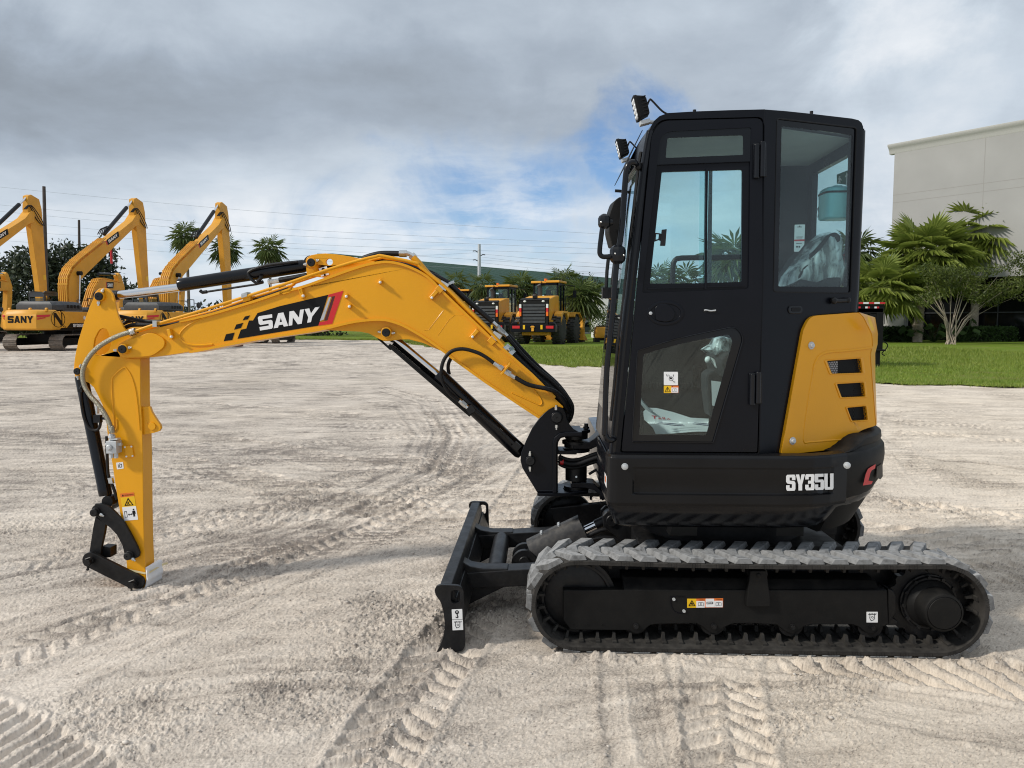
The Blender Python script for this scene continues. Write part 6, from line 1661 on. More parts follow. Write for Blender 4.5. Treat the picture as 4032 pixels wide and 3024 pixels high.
# work lights
def work_light(quad_c, v, sc, cc=cG):
    """lamp head leaning forward on its bracket; quad_c centre pixel"""
    WL = empty('work_light'); WL.parent = EX
    c = lp(*T(cc, [quad_c])[0], v)
    up = Vector((-.24, 0, .97)).normalized(); fw = Vector((-.97, 0, -.24)); sd_ = VN
    def P(a, b, d_): return c + fw * a * sc + sd_ * b * sc + up * d_ * sc
    mb = MB(); rings = []
    for a, kb, ku in ((-.042, .55, .62), (-.030, .72, .80), (.012, .92, .95), (.016, 1.0, 1.0), (.034, 1.0, 1.0), (.034, .88, .88), (.028, .86, .86)):
        rings.append([P(a, q[0] * kb * .055, q[1] * ku * .070) for q in round_poly([(-1, -1), (1, -1), (1, 1), (-1, 1)], .25, 3)])
    mb.loft(rings, True, True)
    for k in range(6):
        z_ = -.050 + .020 * k; mb.obox(P(-.012, 0, z_), fw * .026 * sc, sd_ * .047 * sc, up * .0035 * sc)
    mb.build('lamp_head', M['black_dusty'], WL, bevel=.002, fixn=False)
    mb = MB()
    for i in (-1, 0, 1):
        for j in (-1.5, -.5, .5, 1.5):
            mb.ball(P(.029, i * .030, j * .029), (.010 * sc, .012 * sc, .012 * sc), 8, 6)
    mb.prism([P(.0275, a * .046, b * .060) for a, b in ((-1, -1), (1, -1), (1, 1), (-1, 1))], fw * .001); mb.build('lamp_lens', M['lens'], WL, smooth=50)
    mb = MB(); mb.obox(P(-.005, 0, -.090), fw * .03 * sc, sd_ * .03 * sc, up * .012 * sc); mb.tube([P(-.02, 0, -.09), P(-.07, 0, -.105)], .012 * sc, 8); mb.build('lamp_bracket', M['galv'], WL, bevel=.002)
    mb = MB(); mb.tube([P(-.04, 0, .0), P(-.062, 0, .03), P(-.075, 0, .025), P(-.12, 0, -.05), P(-.16, 0, -.085)], .006 * sc, 6, sub=4); mb.build('lamp_cable', M['rubber'], WL, smooth=60)
    return WL
work_light((500, 156), DVv + .05, .78); work_light((368, 450), FV - .10, .76)
# ------------------------------------------------------------------ rubber tracks
Rr = .219; zc = Rr + .004; UA, UB = -.838, .838           # belt wraps of radius Rr round (UA, zc) and (UB, zc)
LT = UB - UA; PER = 2 * LT + 2 * math.pi * Rr
def belt(s, off=0.0):
    """point and outward direction at arc length s along the outer face, starting at the top front"""
    s = s % PER; r = Rr + off
    if s < LT: 
        x = UA + s; sag = -.010 * math.sin(math.pi * s / LT); return Vector((x, 0, zc + r + sag)), Vector((0, 0, 1))
    s -= LT
    if s < math.pi * Rr:
        a = math.pi / 2 - s / Rr; return Vector((UB + r * math.cos(a), 0, zc + r * math.sin(a))), Vector((math.cos(a), 0, math.sin(a)))
    s -= math.pi * Rr
    if s < LT: return Vector((UB - s, 0, zc - r)), Vector((0, 0, -1))
    s -= LT; a = -math.pi / 2 - s / Rr
    return Vector((UA + r * math.cos(a), 0, zc + r * math.sin(a))), Vector((math.cos(a), 0, math.sin(a)))
NL = 43; PIT = PER / NL
def make_track(v0, v1, sgn):
    """v0 the outer edge, v1 the inner edge"""
    TR = empty('rubber_track'); TR.parent = EX
    n = 240; rings = []
    for i in range(n):
        s = PER * i / n; p, o = belt(s)
        d = sgn
        rings.append([(p.x + o.x * q, v, p.z + o.z * q) for v, q in ((v0 + d * .006, .002), (v1 - d * .006, .002), (v1, -.004), (v1, -.020), (v1 - d * .07, -.026), (v0 + d * .07, -.026), (v0, -.020), (v0, -.004))])
    rings.append(rings[0])
    md = MB(); md.loft(rings, True, False)
    mb = MB(); rng = random.Random(3)
    W = abs(v1 - v0)
    for k in range(NL):
        for row in (0, 1):
            s0 = (k + .5 * row) * PIT
            # near row runs from the edge to the middle, far row from the middle to the other edge, leaning apart
            va, vb = (v0, v0 + sgn * W * .56) if row == 0 else (v1, v1 - sgn * W * .56)
            lean = -.082
            base = []; top = []
            for vv, sh, wd in ((va, .0, .043), (vb, lean, .036)):
                inset = .012 * (sgn if row == 0 else -sgn) * (1 if vv == va else -1)
                for e in (-1, 1):
                    s = s0 + sh + e * wd; p, o = belt(s, .001); base.append((p.x, vv, p.z))
                    s = s0 + sh + e * (wd - .015) + .004; p, o = belt(s, .027 + rng.uniform(-.001, .001)); top.append((p.x, vv + inset * (.35 if vv == va else 1.6), p.z))
            o_ = [base[0], base[1], base[3], base[2]]; t_ = [top[0], top[1], top[3], top[2]]
            mb.loft([o_, t_], True, True)
        # rubber ribs on the side of the belt
        for q in range(4):
            p, o = belt(k * PIT + .012 * q - .02); p2, o2 = belt(k * PIT + .012 * q - .02, -.018)
            md.tube([(p.x, v0 - sgn * .0005, p.z), (p2.x, v0 - sgn * .0005, p2.z)], .0014, 4)
    mb.build('tread_lugs', M['lug'], TR, bevel=.003, seg=1, smooth=30, fixn=True); md.build('track_belt', M['track'], TR, smooth=40, fixn=True)
    mb = MB(); m2 = 60
    for k in range(m2):
        s = PER * k / m2; rr = []
        for e in (-1, 1):
            p, o = belt(s + e * .009, -.024); q_, o = belt(s + e * .006, -.062)
            rr.append((p, q_))
        for v_ in (-.055, .055):
            vm = (v0 + v1) / 2
            a = [(rr[0][0].x, vm + v_ - .02, rr[0][0].z), (rr[1][0].x, vm + v_ - .02, rr[1][0].z), (rr[1][0].x, vm + v_ + .02, rr[1][0].z), (rr[0][0].x, vm + v_ + .02, rr[0][0].z)]
            b_ = [(rr[0][1].x, vm + v_ - .014, rr[0][1].z), (rr[1][1].x, vm + v_ - .014, rr[1][1].z), (rr[1][1].x, vm + v_ + .014, rr[1][1].z), (rr[0][1].x, vm + v_ + .014, rr[0][1].z)]
            mb.loft([a, b_], True, True)
        p, o = belt(s, -.027); mb.obox((p.x, (v0 + v1) / 2, p.z), (o.z * .010, 0, -o.x * .010), (0, W * .36, 0), (o.x * .006, 0, o.z * .006))
    mb.build('drive_lugs', M['track'], TR, fixn=True)
    return TR
def wheels(v0, v1, sgn, near):
    vm = (v0 + v1) / 2
    mb = MB(); c = Vector((UA, vm - .03, zc)); r_ = Rr - .030
    mb.lathe(c, VN, [(0, .05), (0, r_ * .80), (.004, r_ * .84), (-.012, r_ * .90), (-.012, r_ - .03), (.0, r_ - .028), (.004, r_), (.056, r_), (.06, r_ - .03), (.072, r_ - .03), (.072, r_ * .9), (.056, r_ * .84), (.06, .05)], 48)
    mb.build('idler_wheel', M['black_steel'], EX, smooth=30)
    mb = MB(); vo = v0 + sgn * .10
    teeth = 18
    ring_o = []
    for i in range(teeth * 4):
        a = 2 * math.pi * i / (teeth * 4); r_ = (Rr - .032) if i % 4 in (0, 1) else (Rr - .046); ring_o.append((UB + r_ * math.cos(a), vm - .02, zc + r_ * math.sin(a)))
    mb.prism(ring_o, (0, .04, 0)); mb.lathe(Vector((UB, vm, zc)), -VN * sgn if near else VN, [(0, .135), (.035, .135), (.036, .128), (.050, .125)], 40)
    SPR = mb.build('drive_sprocket', M['black_steel'], EX, smooth=30)
    dd = VN * (-1 if near else 1)
    mb = MB(); mb.lathe(Vector((UB, vm, zc)) + dd * .04, dd, [(0, .118), (.02, .114), (.045, .094), (.13, .089), (.136, .086), (.138, .078), (.134, .077), (.136, .075), (.139, .073)], 44); mb.build('hub_drum', M['black_dusty'], SPR, smooth=25)
    mb = MB()
    for i in range(12):
        a = 2 * math.pi * i / 12 + .1; p = Vector((UB + .126 * math.cos(a), vm, zc + .126 * math.sin(a))) + dd * .045; mb.cyl(p, p + dd * .012, .009, n=6)
    mb.build('hub_bolt', M['black_steel'], SPR)
make_track(-.87, -.57, 1); make_track(.87, .57, -1)
wheels(-.87, -.57, 1, True); wheels(.87, .57, -1, False)
# side frames
FVN = -.800
cI2 = cI
fo = T(cI, [(480, 938), (480, 1195), (545, 1286), (1060, 1290), (1080, 1308), (1120, 1320), (1155, 1312), (1190, 1285), (1240, 1245), (1300, 1236), (1640, 1230), (1700, 1262), (1750, 1308), (1795, 1320), (1840, 1308), (1890, 1260), (1960, 1232)]) + T(cJ, [(0, 1228), (240, 1240), (300, 1290), (340, 1312), (380, 1318), (420, 1308), (480, 1255), (560, 1238), (900, 1240), (960, 1262), (1010, 1308), (1070, 1322), (1110, 1308), (1150, 1265), (1215, 1240), (1205, 938)])
FRAMES = []
mb = MB(); P = lps(fo, FVN); mb.prism(P, (0, .22, 0))
ztop = P[0].z; xa, xb = P[0].x, P[-1].x
x2 = lp(*T(cI, [(1010, 860)])[0], FVN).x
zt2 = ztop + .05
mb.prism([(x2, FVN, ztop + .001), (xb - .03, FVN, ztop + .001), (xb - .03, FVN + .06, zt2), (x2, FVN + .06, zt2)], (0, .16, 0))
SF = mb.build('track_frame', M['black_dusty'], EX, bevel=.005)
mb = MB(); mb.prism([(-p.x if False else p.x, .58, p.z) for p in P], (0, .22, 0)); mb.prism([(x2, .58, ztop + .001), (xb - .03, .58, ztop + .001), (xb - .03, .58, zt2), (x2, .58, zt2)], (0, .16, 0)); mb.build('track_frame', M['black_dusty'], EX, bevel=.005)
mb = MB()
for cc, x, y in ((cI, 1115, 1250), (cI, 1792, 1250), (cJ, 375, 1255), (cJ, 1070, 1262)):
    p = lp(*T(cc, [(x, y)])[0], FVN); mb.cyl(p, p - VN * .006, .0135, n=16); mb.cyl(p - VN * .006, p - VN * .017, .010, n=6)
p = lp(*T(cI, [(2090, 940)])[0], FVN); mb.build('frame_bolt', M['black_steel'], SF)
mb = MB()
for x, y in ((568, 1240), (697, 1240), (826, 1240)):
    p = lp(*T(cI, [(x, y)])[0], FVN); mb.cyl(p - VN * .0012, p - VN * .0004, .0065, n=14)
mb.build('frame_hole', M['ink'], SF)
mb = MB()
for x, y in ((1444, 1015), (1532, 1117)):
    p = lp(*T(cI, [(x, y)])[0], FVN); mb.cyl(p, p - VN * .006, .0075, n=12)
mb.build('grease_plug', M['galv'], SF)
mb = MB(); mb.tube(lps(T(cI, [(1545, 992), (1430, 992), (1415, 1005), (1420, 1060), (1440, 1110), (1480, 1135), (1530, 1136)]), FVN - .0005), .0025, 5, sub=3); mb.build('access_cover', M['black'], SF)
brk = T(cJ, [(10, 770), (150, 768), (185, 1010), (188, 1070), (175, 1086), (-20, 1086), (-26, 1060)])
mb = MB(); plate(mb, brk, FVN - .025, FVN + .01); p = lp(*T(cJ, [(82, 806)])[0], FVN - .025); mb.cyl(p, p - VN * .010, .0115, n=6); mb.build('roller_bracket', M['black_dusty'], SF, bevel=.005)
p = lp(*T(cJ, [(82, 806)])[0], FVN); mb = MB(); mb.lathe(p + VN * .01, VN, [(0, .045), (.14, .045)], 24); mb.build('carrier_roller', M['black_steel'], SF)
mb = MB()
for cc, x, y in ((cI, 1115, 1258), (cI, 1792, 1258), (cJ, 375, 1262), (cJ, 1070, 1268)):
    p = lp(*T(cc, [(x, y)])[0], FVN); mb.lathe(Vector((p.x, -.78, .115)), VN, [(0, .06), (.04, .06), (.045, .072), (.07, .072), (.07, .05), (.09, .05), (.09, .072), (.12, .072), (.13, .06), (.16, .06)], 24)
mb.build('track_roller', M['black_steel'], SF)
FL = FVN - .0012
label_rect(SF, 'warning_label', 'warn_yellow', [(1561, 1012), (1640, 1012), (1640, 1090), (1561, 1090)], FL, cI)
label_rect(SF, 'warning_label', 'warn_orange', [(1640, 1012), (1874, 1008), (1874, 1088), (1640, 1090)], FL, cI)
label_rect(SF, 'instruction_label', 'white', [(1641, 1032), (1714, 1032), (1714, 1089), (1641, 1089)], FL - .0008, cI)
label_rect(SF, 'instruction_label', 'white', [(1722, 1012), (1796, 1012), (1796, 1086), (1722, 1086)], FL - .0008, cI)
label_rect(SF, 'instruction_label', 'white', [(1797, 1030), (1870, 1030), (1870, 1086), (1797, 1086)], FL - .0008, cI)
label_rect(SF, 'white_label', 'white', [(1022, 1126), (1120, 1126), (1120, 1219), (1022, 1219)], FL, cJ, 1.5)
mb = MB(); vv = FL - .0016
mb.prism(lps(T(cI, [(1572, 1076), (1602, 1024), (1632, 1074)]), vv), (0, .0006, 0), [lps(T(cI, [(1581, 1072), (1602, 1036), (1623, 1070)]), vv)])
flat(mb, T(cI, [(1590, 1058), (1602, 1046), (1606, 1052), (1616, 1056), (1604, 1066)]), vv)
for bx in (1656, 1810):
    for q in ([(bx, 1046), (bx + 22, 1042), (bx + 22, 1072), (bx, 1076)], [(bx + 26, 1042), (bx + 48, 1046), (bx + 48, 1076), (bx + 26, 1072)]):
        mb.prism(lps(T(cI, q), vv), (0, .0005, 0), [lps(T(cI, [((a - sum(c_[0] for c_ in q) / 4) * .82 + sum(c_[0] for c_ in q) / 4, (b_ - sum(c_[1] for c_ in q) / 4) * .86 + sum(c_[1] for c_ in q) / 4) for a, b_ in q]), vv)])
q = round_poly([(1730, 1040), (1786, 1038), (1786, 1058), (1730, 1060)], 6, 3); qi = round_poly([(1735, 1043), (1781, 1042), (1781, 1054), (1735, 1056)], 4, 3)
mb.prism(lps(T(cI, q), vv), (0, .0005, 0), [lps(T(cI, qi), vv)]); flat(mb, T(cI, [(1744, 1049), (1772, 1047), (1772, 1051), (1744, 1052)]), vv)
font_mesh('WARNING', place_q(T(cI, [(1662, 1028), (1712, 1027), (1712, 1018), (1662, 1019)]), vv), mb); font_mesh('WARNING', place_q(T(cI, [(1816, 1026), (1866, 1025), (1866, 1016), (1816, 1017)]), vv), mb)
def sling_symbol(mb, cc, x, y, s, v):
    """tie-down pictogram: hatched bar over a hooked loop"""
    flat(mb, T(cc, [(x - 34 * s, y - 24 * s), (x + 34 * s, y - 26 * s), (x + 34 * s, y - 22 * s), (x - 34 * s, y - 20 * s)]), v)
    for k in range(5): flat(mb, T(cc, [(x + (-30 + k * 14) * s, y - 24 * s), (x + (-22 + k * 14) * s, y - 34 * s), (x + (-19 + k * 14) * s, y - 33 * s), (x + (-27 + k * 14) * s, y - 23 * s)]), v)
    o_ = [(x + 22 * s * math.cos(a), y + 8 * s + 22 * s * math.sin(a)) for a in [math.pi * k / 12 for k in range(13)]]
    i_ = [(x + 18 * s * math.cos(a), y + 8 * s + 18 * s * math.sin(a)) for a in [math.pi * k / 12 for k in range(12, -1, -1)]]
    flat(mb, T(cc, [(x + 22 * s, y - 22 * s)] + o_ + [(x - 22 * s, y - 22 * s), (x - 18 * s, y - 22 * s)] + i_ + [(x + 18 * s, y - 22 * s)]), v)
    ro, ri = ring_px(x + 2 * s, y + 2 * s, 10 * s, n=14), ring_px(x + 2 * s, y + 2 * s, 7 * s, n=14)
    mb.prism(lps(T(cc, ro), v), (0, .0005, 0), [lps(T(cc, ri), v)])
    flat(mb, T(cc, [(x - 26 * s, y + 4 * s), (x - 22 * s, y + 4 * s), (x - 4 * s, y + 34 * s), (x - 10 * s, y + 34 * s)]), v)
sling_symbol(mb, cJ, 1071, 1172, 1.0, FL - .0008)
mb.build('label_symbol', M['ink'], SF, smooth=0)
# right end plate of the frame with cast hook block
mb = MB(); plate(mb, T(cJ, [(1206, 920), (1262, 945), (1283, 985), (1283, 1130), (1255, 1180), (1300, 1210), (1290, 1245), (1210, 1245)]), FVN + .02, FVN + .09); mb.build('motor_guard', M['black_steel'], SF, bevel=.006)

# ------------------------------------------------------------------ undercarriage centre
UC = MB()
UC.box((-.50, -.60, .22), (.55, .60, .40)); UC.prism([(-.95, -.62, .34), (-.40, -.62, .40), (.60, -.62, .40), (.9, -.62, .30), (.9, -.62, .18), (-.9, -.62, .18)], (0, .06, 0)); UC.prism([(-.95, .56, .34), (-.40, .56, .40), (.60, .56, .40), (.9, .56, .30), (.9, .56, .18), (-.9, .56, .18)], (0, .06, 0))
UC.box((.5, -.64, .10), (UB + .06, -.58, .36)); UC.box((.5, .58, .10), (UB + .06, .64, .36)); UC.cyl((0, 0, .38), (0, 0, .50), .46, n=40)
UCO = UC.build('undercarriage', M['black_steel'], EX, bevel=.006)
mb = MB(); mb.cyl((0, 0, .50), (0, 0, lowz + .02), .43, n=48); mb.build('slew_ring', M['black_dusty'], UCO, smooth=30)
mb = MB(); mb.prism([(-.34, -.42, .44), (.36, -.40, .44), (.36, -.40, .58), (-.30, -.42, .575)], (0, .1, 0)); mb.build('slew_cover', simple('brown_dusty_cover', (.05, .044, .036), .6, var=.2), UCO)

# ------------------------------------------------------------------ dozer blade
bt_n = [lp(*T(cF, [q])[0], -.85) for q in ((190, 1003),)]
pr_px = [(188, 1003), (165, 1045), (162, 1085), (190, 1150), (212, 1230), (226, 1330), (222, 1420), (196, 1500), (150, 1585), (130, 1624)]
pf = [lp(*T(cF, [q])[0], -.85) for q in pr_px]
fpr = [(p.x, p.z) for p in pf]; bk = [(x + .014, z) for x, z in reversed(fpr)]
DZ = MB()
DZ.prism([(x, -.838, z) for x, z in fpr + bk], (0, 1.676, 0))
tx0, tz0 = fpr[0]
DZ.prism([(tx0 - .004, -.838, tz0 + .002), (tx0 + .050, -.838, tz0 + .002), (tx0 + .062, -.838, tz0 - .02), (tx0 + .075, -.838, tz0 - .12), (tx0 + .012, -.838, tz0 - .12), (tx0 - .006, -.838, tz0 - .02)], (0, 1.676, 0))
DZ.prism([(tx0 + .075, -.838, tz0 - .06), (tx0 + .115, -.838, tz0 - .17), (tx0 + .075, -.838, tz0 - .28), (tx0 + .03, -.838, tz0 - .30), (tx0 + .01, -.838, tz0 - .10)], (0, 1.676, 0))
DZO = DZ.build('dozer_blade', M['black_steel'], EX, bevel=.004)
ep = T(cF, [(152, 1012), (190, 1003), (345, 1008), (385, 1042), (402, 1540), (372, 1582), (250, 1592), (130, 1626), (190, 1524), (214, 1450), (226, 1360), (212, 1230), (188, 1150), (145, 1092), (133, 1046)])
ep = round_poly(ep, [8, 4, 14, 14, 14, 14, 4, 3, 6, 6, 6, 6, 8, 10, 10], 3)
slot_b = round_poly(T(cF, [(276, 1046), (356, 1046), (356, 1166), (276, 1166)]), 17, 5)
mb = MB(); plate(mb, ep, -.865, -.845, [slot_b])
E3 = lps(ep, -.865); S3_ = lps(slot_b, -.865)
mb.prism([(p.x, .845, p.z) for p in E3], (0, .02, 0), [[(p.x, .845, p.z) for p in S3_]])
mb.build('blade_end_plate', M['black_steel'], DZO, bevel=.003)
label_rect(DZO, 'white_label', 'white', [(284, 1216), (376, 1212), (379, 1300), (288, 1304)], -.8662, cF, 1.5); label_rect(DZO, 'white_label', 'white', [(288, 1308), (381, 1304), (385, 1394), (292, 1398)], -.8662, cF, 1.5)
mb = MB(); v = -.867
ro, ri = ring_px(330, 1240, 17, n=16), ring_px(330, 1238, 7, n=10)
mb.prism(lps(T(cF, ro), v), (0, .0005, 0), [lps(T(cF, ri), v)]); flat(mb, T(cF, [(326, 1256), (336, 1256), (338, 1270), (344, 1282), (336, 1292), (322, 1290), (316, 1280), (322, 1279), (328, 1285), (334, 1282), (330, 1272)]), v)
sling_symbol(mb, cF, 336, 1348, .95, v); mb.build('label_symbol', M['ink'], DZO, smooth=0)
# push arms with gussets
mb = MB()
ax0 = tx0 + .07
for s in (-1, 1):
    va = .36 * s
    mb.prism([(ax0, va - .06, tz0 - .085), (ax0 + .25, va - .06, tz0 - .065), (-.40, va - .06, tz0 - .015), (-.40, va - .06, tz0 - .11), (ax0 + .25, va - .06, tz0 - .155), (ax0, va - .06, tz0 - .17)], (0, .12, 0))
    g = [(tx0 + .05, va - .012, tz0 - .01)] + [(tx0 + .05 + .17 * (1 - math.cos(a)) + .0, va - .012, tz0 + .0 - .05 * math.sin(a)) for a in [math.pi / 2 * k / 8 for k in range(9)]] + [(tx0 + .26, va - .012, tz0 - .06), (tx0 + .05, va - .012, tz0 - .10)]
    mb.prism([(tx0 + .045, va - .052, tz0 + .002), (tx0 + .065, va - .052, tz0 - .030), (tx0 + .10, va - .052, tz0 - .050), (tx0 + .17, va - .052, tz0 - .062), (tx0 + .30, va - .052, tz0 - .060), (tx0 + .30, va - .052, tz0 - .10), (tx0 + .045, va - .052, tz0 - .12)], (0, .10, 0))
    mb.prism([(ax0, va - .05, tz0 - .171), (ax0 + .22, va - .05, tz0 - .12), (ax0 + .30, va - .05, tz0 - .115), (ax0 + .02, va - .05, tz0 - .26), (ax0 - .02, va - .05, tz0 - .27)], (0, .10, 0))
mb.cyl((ax0 + .16, -.31, tz0 - .11), (ax0 + .16, .31, tz0 - .11), .05, n=24)
mb.build('blade_arm', M['black_steel'], DZO, bevel=.005)
# lift cylinder with bolted cover
q0, q1 = lp(*T(cF, [(918, 800)])[0], -.06), lp(*T(cF, [(1680, 440)])[0], -.06)
q0.y = q1.y = 0; d = (q1 - q0).normalized(); up = Vector((-d.z, 0, d.x)); L_ = (q1 - q0).length
mb = MB()
for s in (-1, 1): mb.cyl(q0 + VN * (.05 * s), q0 + VN * (.085 * s), .074, n=24)
mb.cyl(q0 - VN * .05, q0 + VN * .05, .042, n=24); mb.cyl(q0 + d * .03, q0 + d * (L_ * .70), .043, n=24)
BLC = mb.build('blade_cylinder', M['black_steel'], EX, bevel=.003, smooth=30)
mb = MB(); mb.cyl(q0 + d * (L_ * .68), q1 - d * .05, .0235, n=24); mb.build('piston_rod', M['chrome'], BLC, smooth=60)
mb = MB(); mb.cyl(q1 - VN * .05, q1 + VN * .05, .050, n=24); mb.cyl(q1 - d * .10, q1 - d * .02, .03, n=18)
for s in (-1, 1): mb.prism([q1 + VN * (.055 * s) + Vector(p) for p in ((-.055, 0, .03), (-.03, 0, .055), (.02, 0, .055), (.18, 0, -.02), (.18, 0, -.16), (.08, 0, -.13), (-.02, 0, -.055), (-.05, 0, -.03))], VN * (.03 * s))
mb.build('cylinder_mount', M['black_steel'], BLC, bevel=.004, smooth=30)
pin(BLC, T(cF, [(918, 800)])[0], -.088, .032); pin(BLC, T(cF, [(1680, 440)])[0], -.086, .033)
mb = MB(); h = .062
cv = [(-.075, .018), (-.055, h + .012), (-.03, h + .030), (.03, h + .030), (.055, h + .012), (.075, .018), (.075, -.045), (.069, -.045), (.069, .016), (.051, h + .008), (.028, h + .025), (-.028, h + .025), (-.051, h + .008), (-.069, .016), (-.069, -.045), (-.075, -.045)]
rings = [[q0 + d * t + VN * a + up * b for a, b in cv] for t in (L_ * .10, L_ * .70)]
mb.loft(rings, True, True); mb.build('cylinder_cover', M['guard_grey'], BLC, bevel=.002, fixn=True)
mb = MB()
for t in (L_ * .28, L_ * .48):
    for a in (-.022, 0, .022): p = q0 + d * t + up * (h + .03) + VN * a; mb.cyl(p, p + up * .010, .009, n=6)
mb.build('cover_bolt', M['galv'], BLC)
mb = MB(); c = q0 + d * (L_ * .62) - up * .055 - VN * .05; mb.tube([c, c + d * .05], .014, 6); mb.tube([c + d * .02, c + d * .035], .018, 6); mb.build('hose_fitting', M['zinc'], BLC)
mb = MB(); mb.tube([c + d * .05, c + d * .10 - up * .01, c + d * .18 - up * .05, c + d * .24 - up * .12], .0125, 10, sub=4); mb.tube([c + d * .04 + up * .03, c + d * .16 + up * .02, c + d * .23 - up * .05], .014, 10, sub=4); mb.build('hydraulic_hose', M['rubber'], BLC, smooth=60)
# ------------------------------------------------------------------ the row of big excavators at the left
LH = R(5); LO = Vector((-26.49, 44.99, 0))
LX, LY = Vector((math.cos(LH), -math.sin(LH), 0)), Vector((math.sin(LH), math.cos(LH), 0))
def ltrace(c, pts, xl):
    """photo points on the long boom's own upright plane -> (forward, up)"""
    out = []
    for px, py in T(c, pts):
        d = ray(px, py); o = Vector((0, 0, CAMH)) - LO
        t = (xl - o.dot(LX)) / d.dot(LX); p = o + d * t; out.append((p.dot(LY), p.z))
    return out
def yz(pts, x): return [(x, a, b) for a, b in pts]
def body(root):
    Y, D, K = M['yellow_far'], M['dark_far'], M['black_dusty']
    for s in (-1, 1):
        mb = MB(); n = 44; r = .42; l = 1.75
        per = 4 * l + 2 * math.pi * r
        for i in range(n):
            q = per * i / n
            if q < 2 * l: y, z, a = -l + q, .46 + r, 0
            elif q < 2 * l + math.pi * r: t = (q - 2 * l) / r; y, z, a = l + r * math.sin(t), .46 + r * math.cos(t), t
            elif q < 4 * l + math.pi * r: y, z, a = l - (q - 2 * l - math.pi * r), .46 - r, math.pi
            else: t = (q - 4 * l - math.pi * r) / r; y, z, a = -l - r * math.sin(t), .46 - r * math.cos(t), math.pi + t
            f, u = Vector((0, math.cos(a), -math.sin(a))), Vector((0, math.sin(a), math.cos(a)))
            mb.obox((1.36 * s, y, z), (.40, 0, 0), f * .105, u * .02); mb.obox(Vector((1.36 * s, y, z)) + u * .03 + f * .06, (.40, 0, 0), f * .015, u * .02)
        mb.build('crawler_track_belt', M['steel_shoe'], root)
        mb = MB(); mb.prism([(1.10 * s, -1.9, .30), (1.10 * s, 1.9, .30), (1.10 * s, 2.05, .5), (1.10 * s, 1.8, .70), (1.10 * s, -1.8, .70), (1.10 * s, -2.05, .5)], (.52 * s, 0, 0)); mb.build('track_frame', K, root)
    mb = MB(); mb.box((-1.1, -1.1, .45), (1.1, 1.1, .9)); mb.cyl((0, 0, .85), (0, 0, 1.15), .75, n=24); mb.box((-1.4, -2.3, 1.12), (1.4, 1.9, 1.26)); mb.build('undercarriage', K, root)
    rings = []
    for z, k in ((1.16, .07), (1.24, 0), (1.75, 0), (2.0, .03), (2.24, .16), (2.28, .3)):
        rings.append([(-1.46 + k, -1.8, z), (-1.46 + k, -2.5 + k * .6, z), (-.90 + k * .3, -3.0 + k, z), (.90 - k * .3, -3.0 + k, z), (1.46 - k, -2.5 + k * .6, z), (1.46 - k, -1.8, z)])
    mb = MB(); mb.loft(rings); CWT = mb.build('counterweight', Y, root, bevel=.03, fixn=True)
    mb = MB(); letters(mb, 'SANY', lambda s, t: (-.74 + 1.46 * s, -3.004 + max(0, (t - .7) * .03), 1.56 + .38 * t), (0, -.006, 0), .12); mb.build('brand_lettering', M['ink'], CWT, smooth=0)
    for s in (-1, 1):
        mb = MB()
        n = Vector((.5 * s, -.56, 0)).normalized(); tx = Vector((.56 * s, .5, 0)).normalized()
        o = Vector((.90 * s, -3.0, 0)) + n * .012
        for a in ([(.04, 1.98), (.70, 2.02), (.62, 1.90), (.04, 1.86)], [(.04, 1.80), (.40, 1.86), (.48, 1.83), (.06, 1.73)]):
            P = [o + tx * u + Vector((0, 0, z)) - n * max(0, (z - 1.96) * .35) for u, z in a]; mb.prism(P, -n * .004)
        mb.build('red_reflector', M['red'], CWT, smooth=0, split=False)
    for x in (-.95, .25, 1.2):
        mb = MB(); mb.cyl((x - .05, -2.55, 2.32), (x + .05, -2.55, 2.32), .07, n=10); mb.box((x - .05, -2.62, 2.2), (x + .05, -2.48, 2.32)); mb.build('lifting_lug', Y, CWT, split=False)
    mb = MB(); mb.box((.45, -1.8, 1.27), (1.45, 1.75, 2.2)); mb.box((-1.45, -1.8, 1.27), (.4, .2, 2.25)); SB = mb.build('side_body', Y, root, bevel=.03)
    mb = MB(); mb.prism([(1.455, -1.3, 1.28), (1.455, 1.5, 1.28), (1.455, 1.5, 1.55), (1.455, -.95, 1.55)], (.003, 0, 0))
    for k in range(3): mb.prism([(1.455, -1.5 - .12 * k, 1.30 + .05 * k), (1.455, -1.40 - .12 * k, 1.30 + .05 * k), (1.455, -1.34 - .12 * k, 1.36 + .05 * k), (1.455, -1.44 - .12 * k, 1.36 + .05 * k)], (.003, 0, 0))
    mb.build('model_decal', M['ink'], SB, smooth=0)
    mb = MB(); letters(mb, 'sy265C', lambda s, t: (1.4585, -.75 + .95 * s, 1.33 + .17 * t), (.002, 0, 0), .08); mb.build('model_lettering', M['white'], SB, smooth=0)
    mb = MB(); ro = [(1.463, -2.0 + .58 * math.cos(2 * math.pi * k / 28), 1.78 + .47 * math.sin(2 * math.pi * k / 28)) for k in range(28)]; ri = [(1.463, -2.0 + .54 * math.cos(2 * math.pi * k / 28), 1.78 + .44 * math.sin(2 * math.pi * k / 28)) for k in range(28)]
    mb.prism(ro, (.003, 0, 0), [ri])
    mb.prism([(1.4665, -2.34 + .68 * a, 1.42 + .70 * b) for a, b in ((0, 0), (.10, 0), (.10, .72), (.78, 0), (1, 0), (1, 1), (.90, 1), (.90, .34), (.26, 1), (0, 1))], (.003, 0, 0)); mb.build('dealer_decal', M['ink'], SB, smooth=0)
    mb = MB(); rr = [(1.457, .3 + .11 * math.cos(k * .5236), 1.86 + .11 * math.sin(k * .5236)) for k in range(12)]; mb.prism(rr, (.003, 0, 0)); mb.build('round_sticker', M['white'], SB, smooth=0)
    rings = []
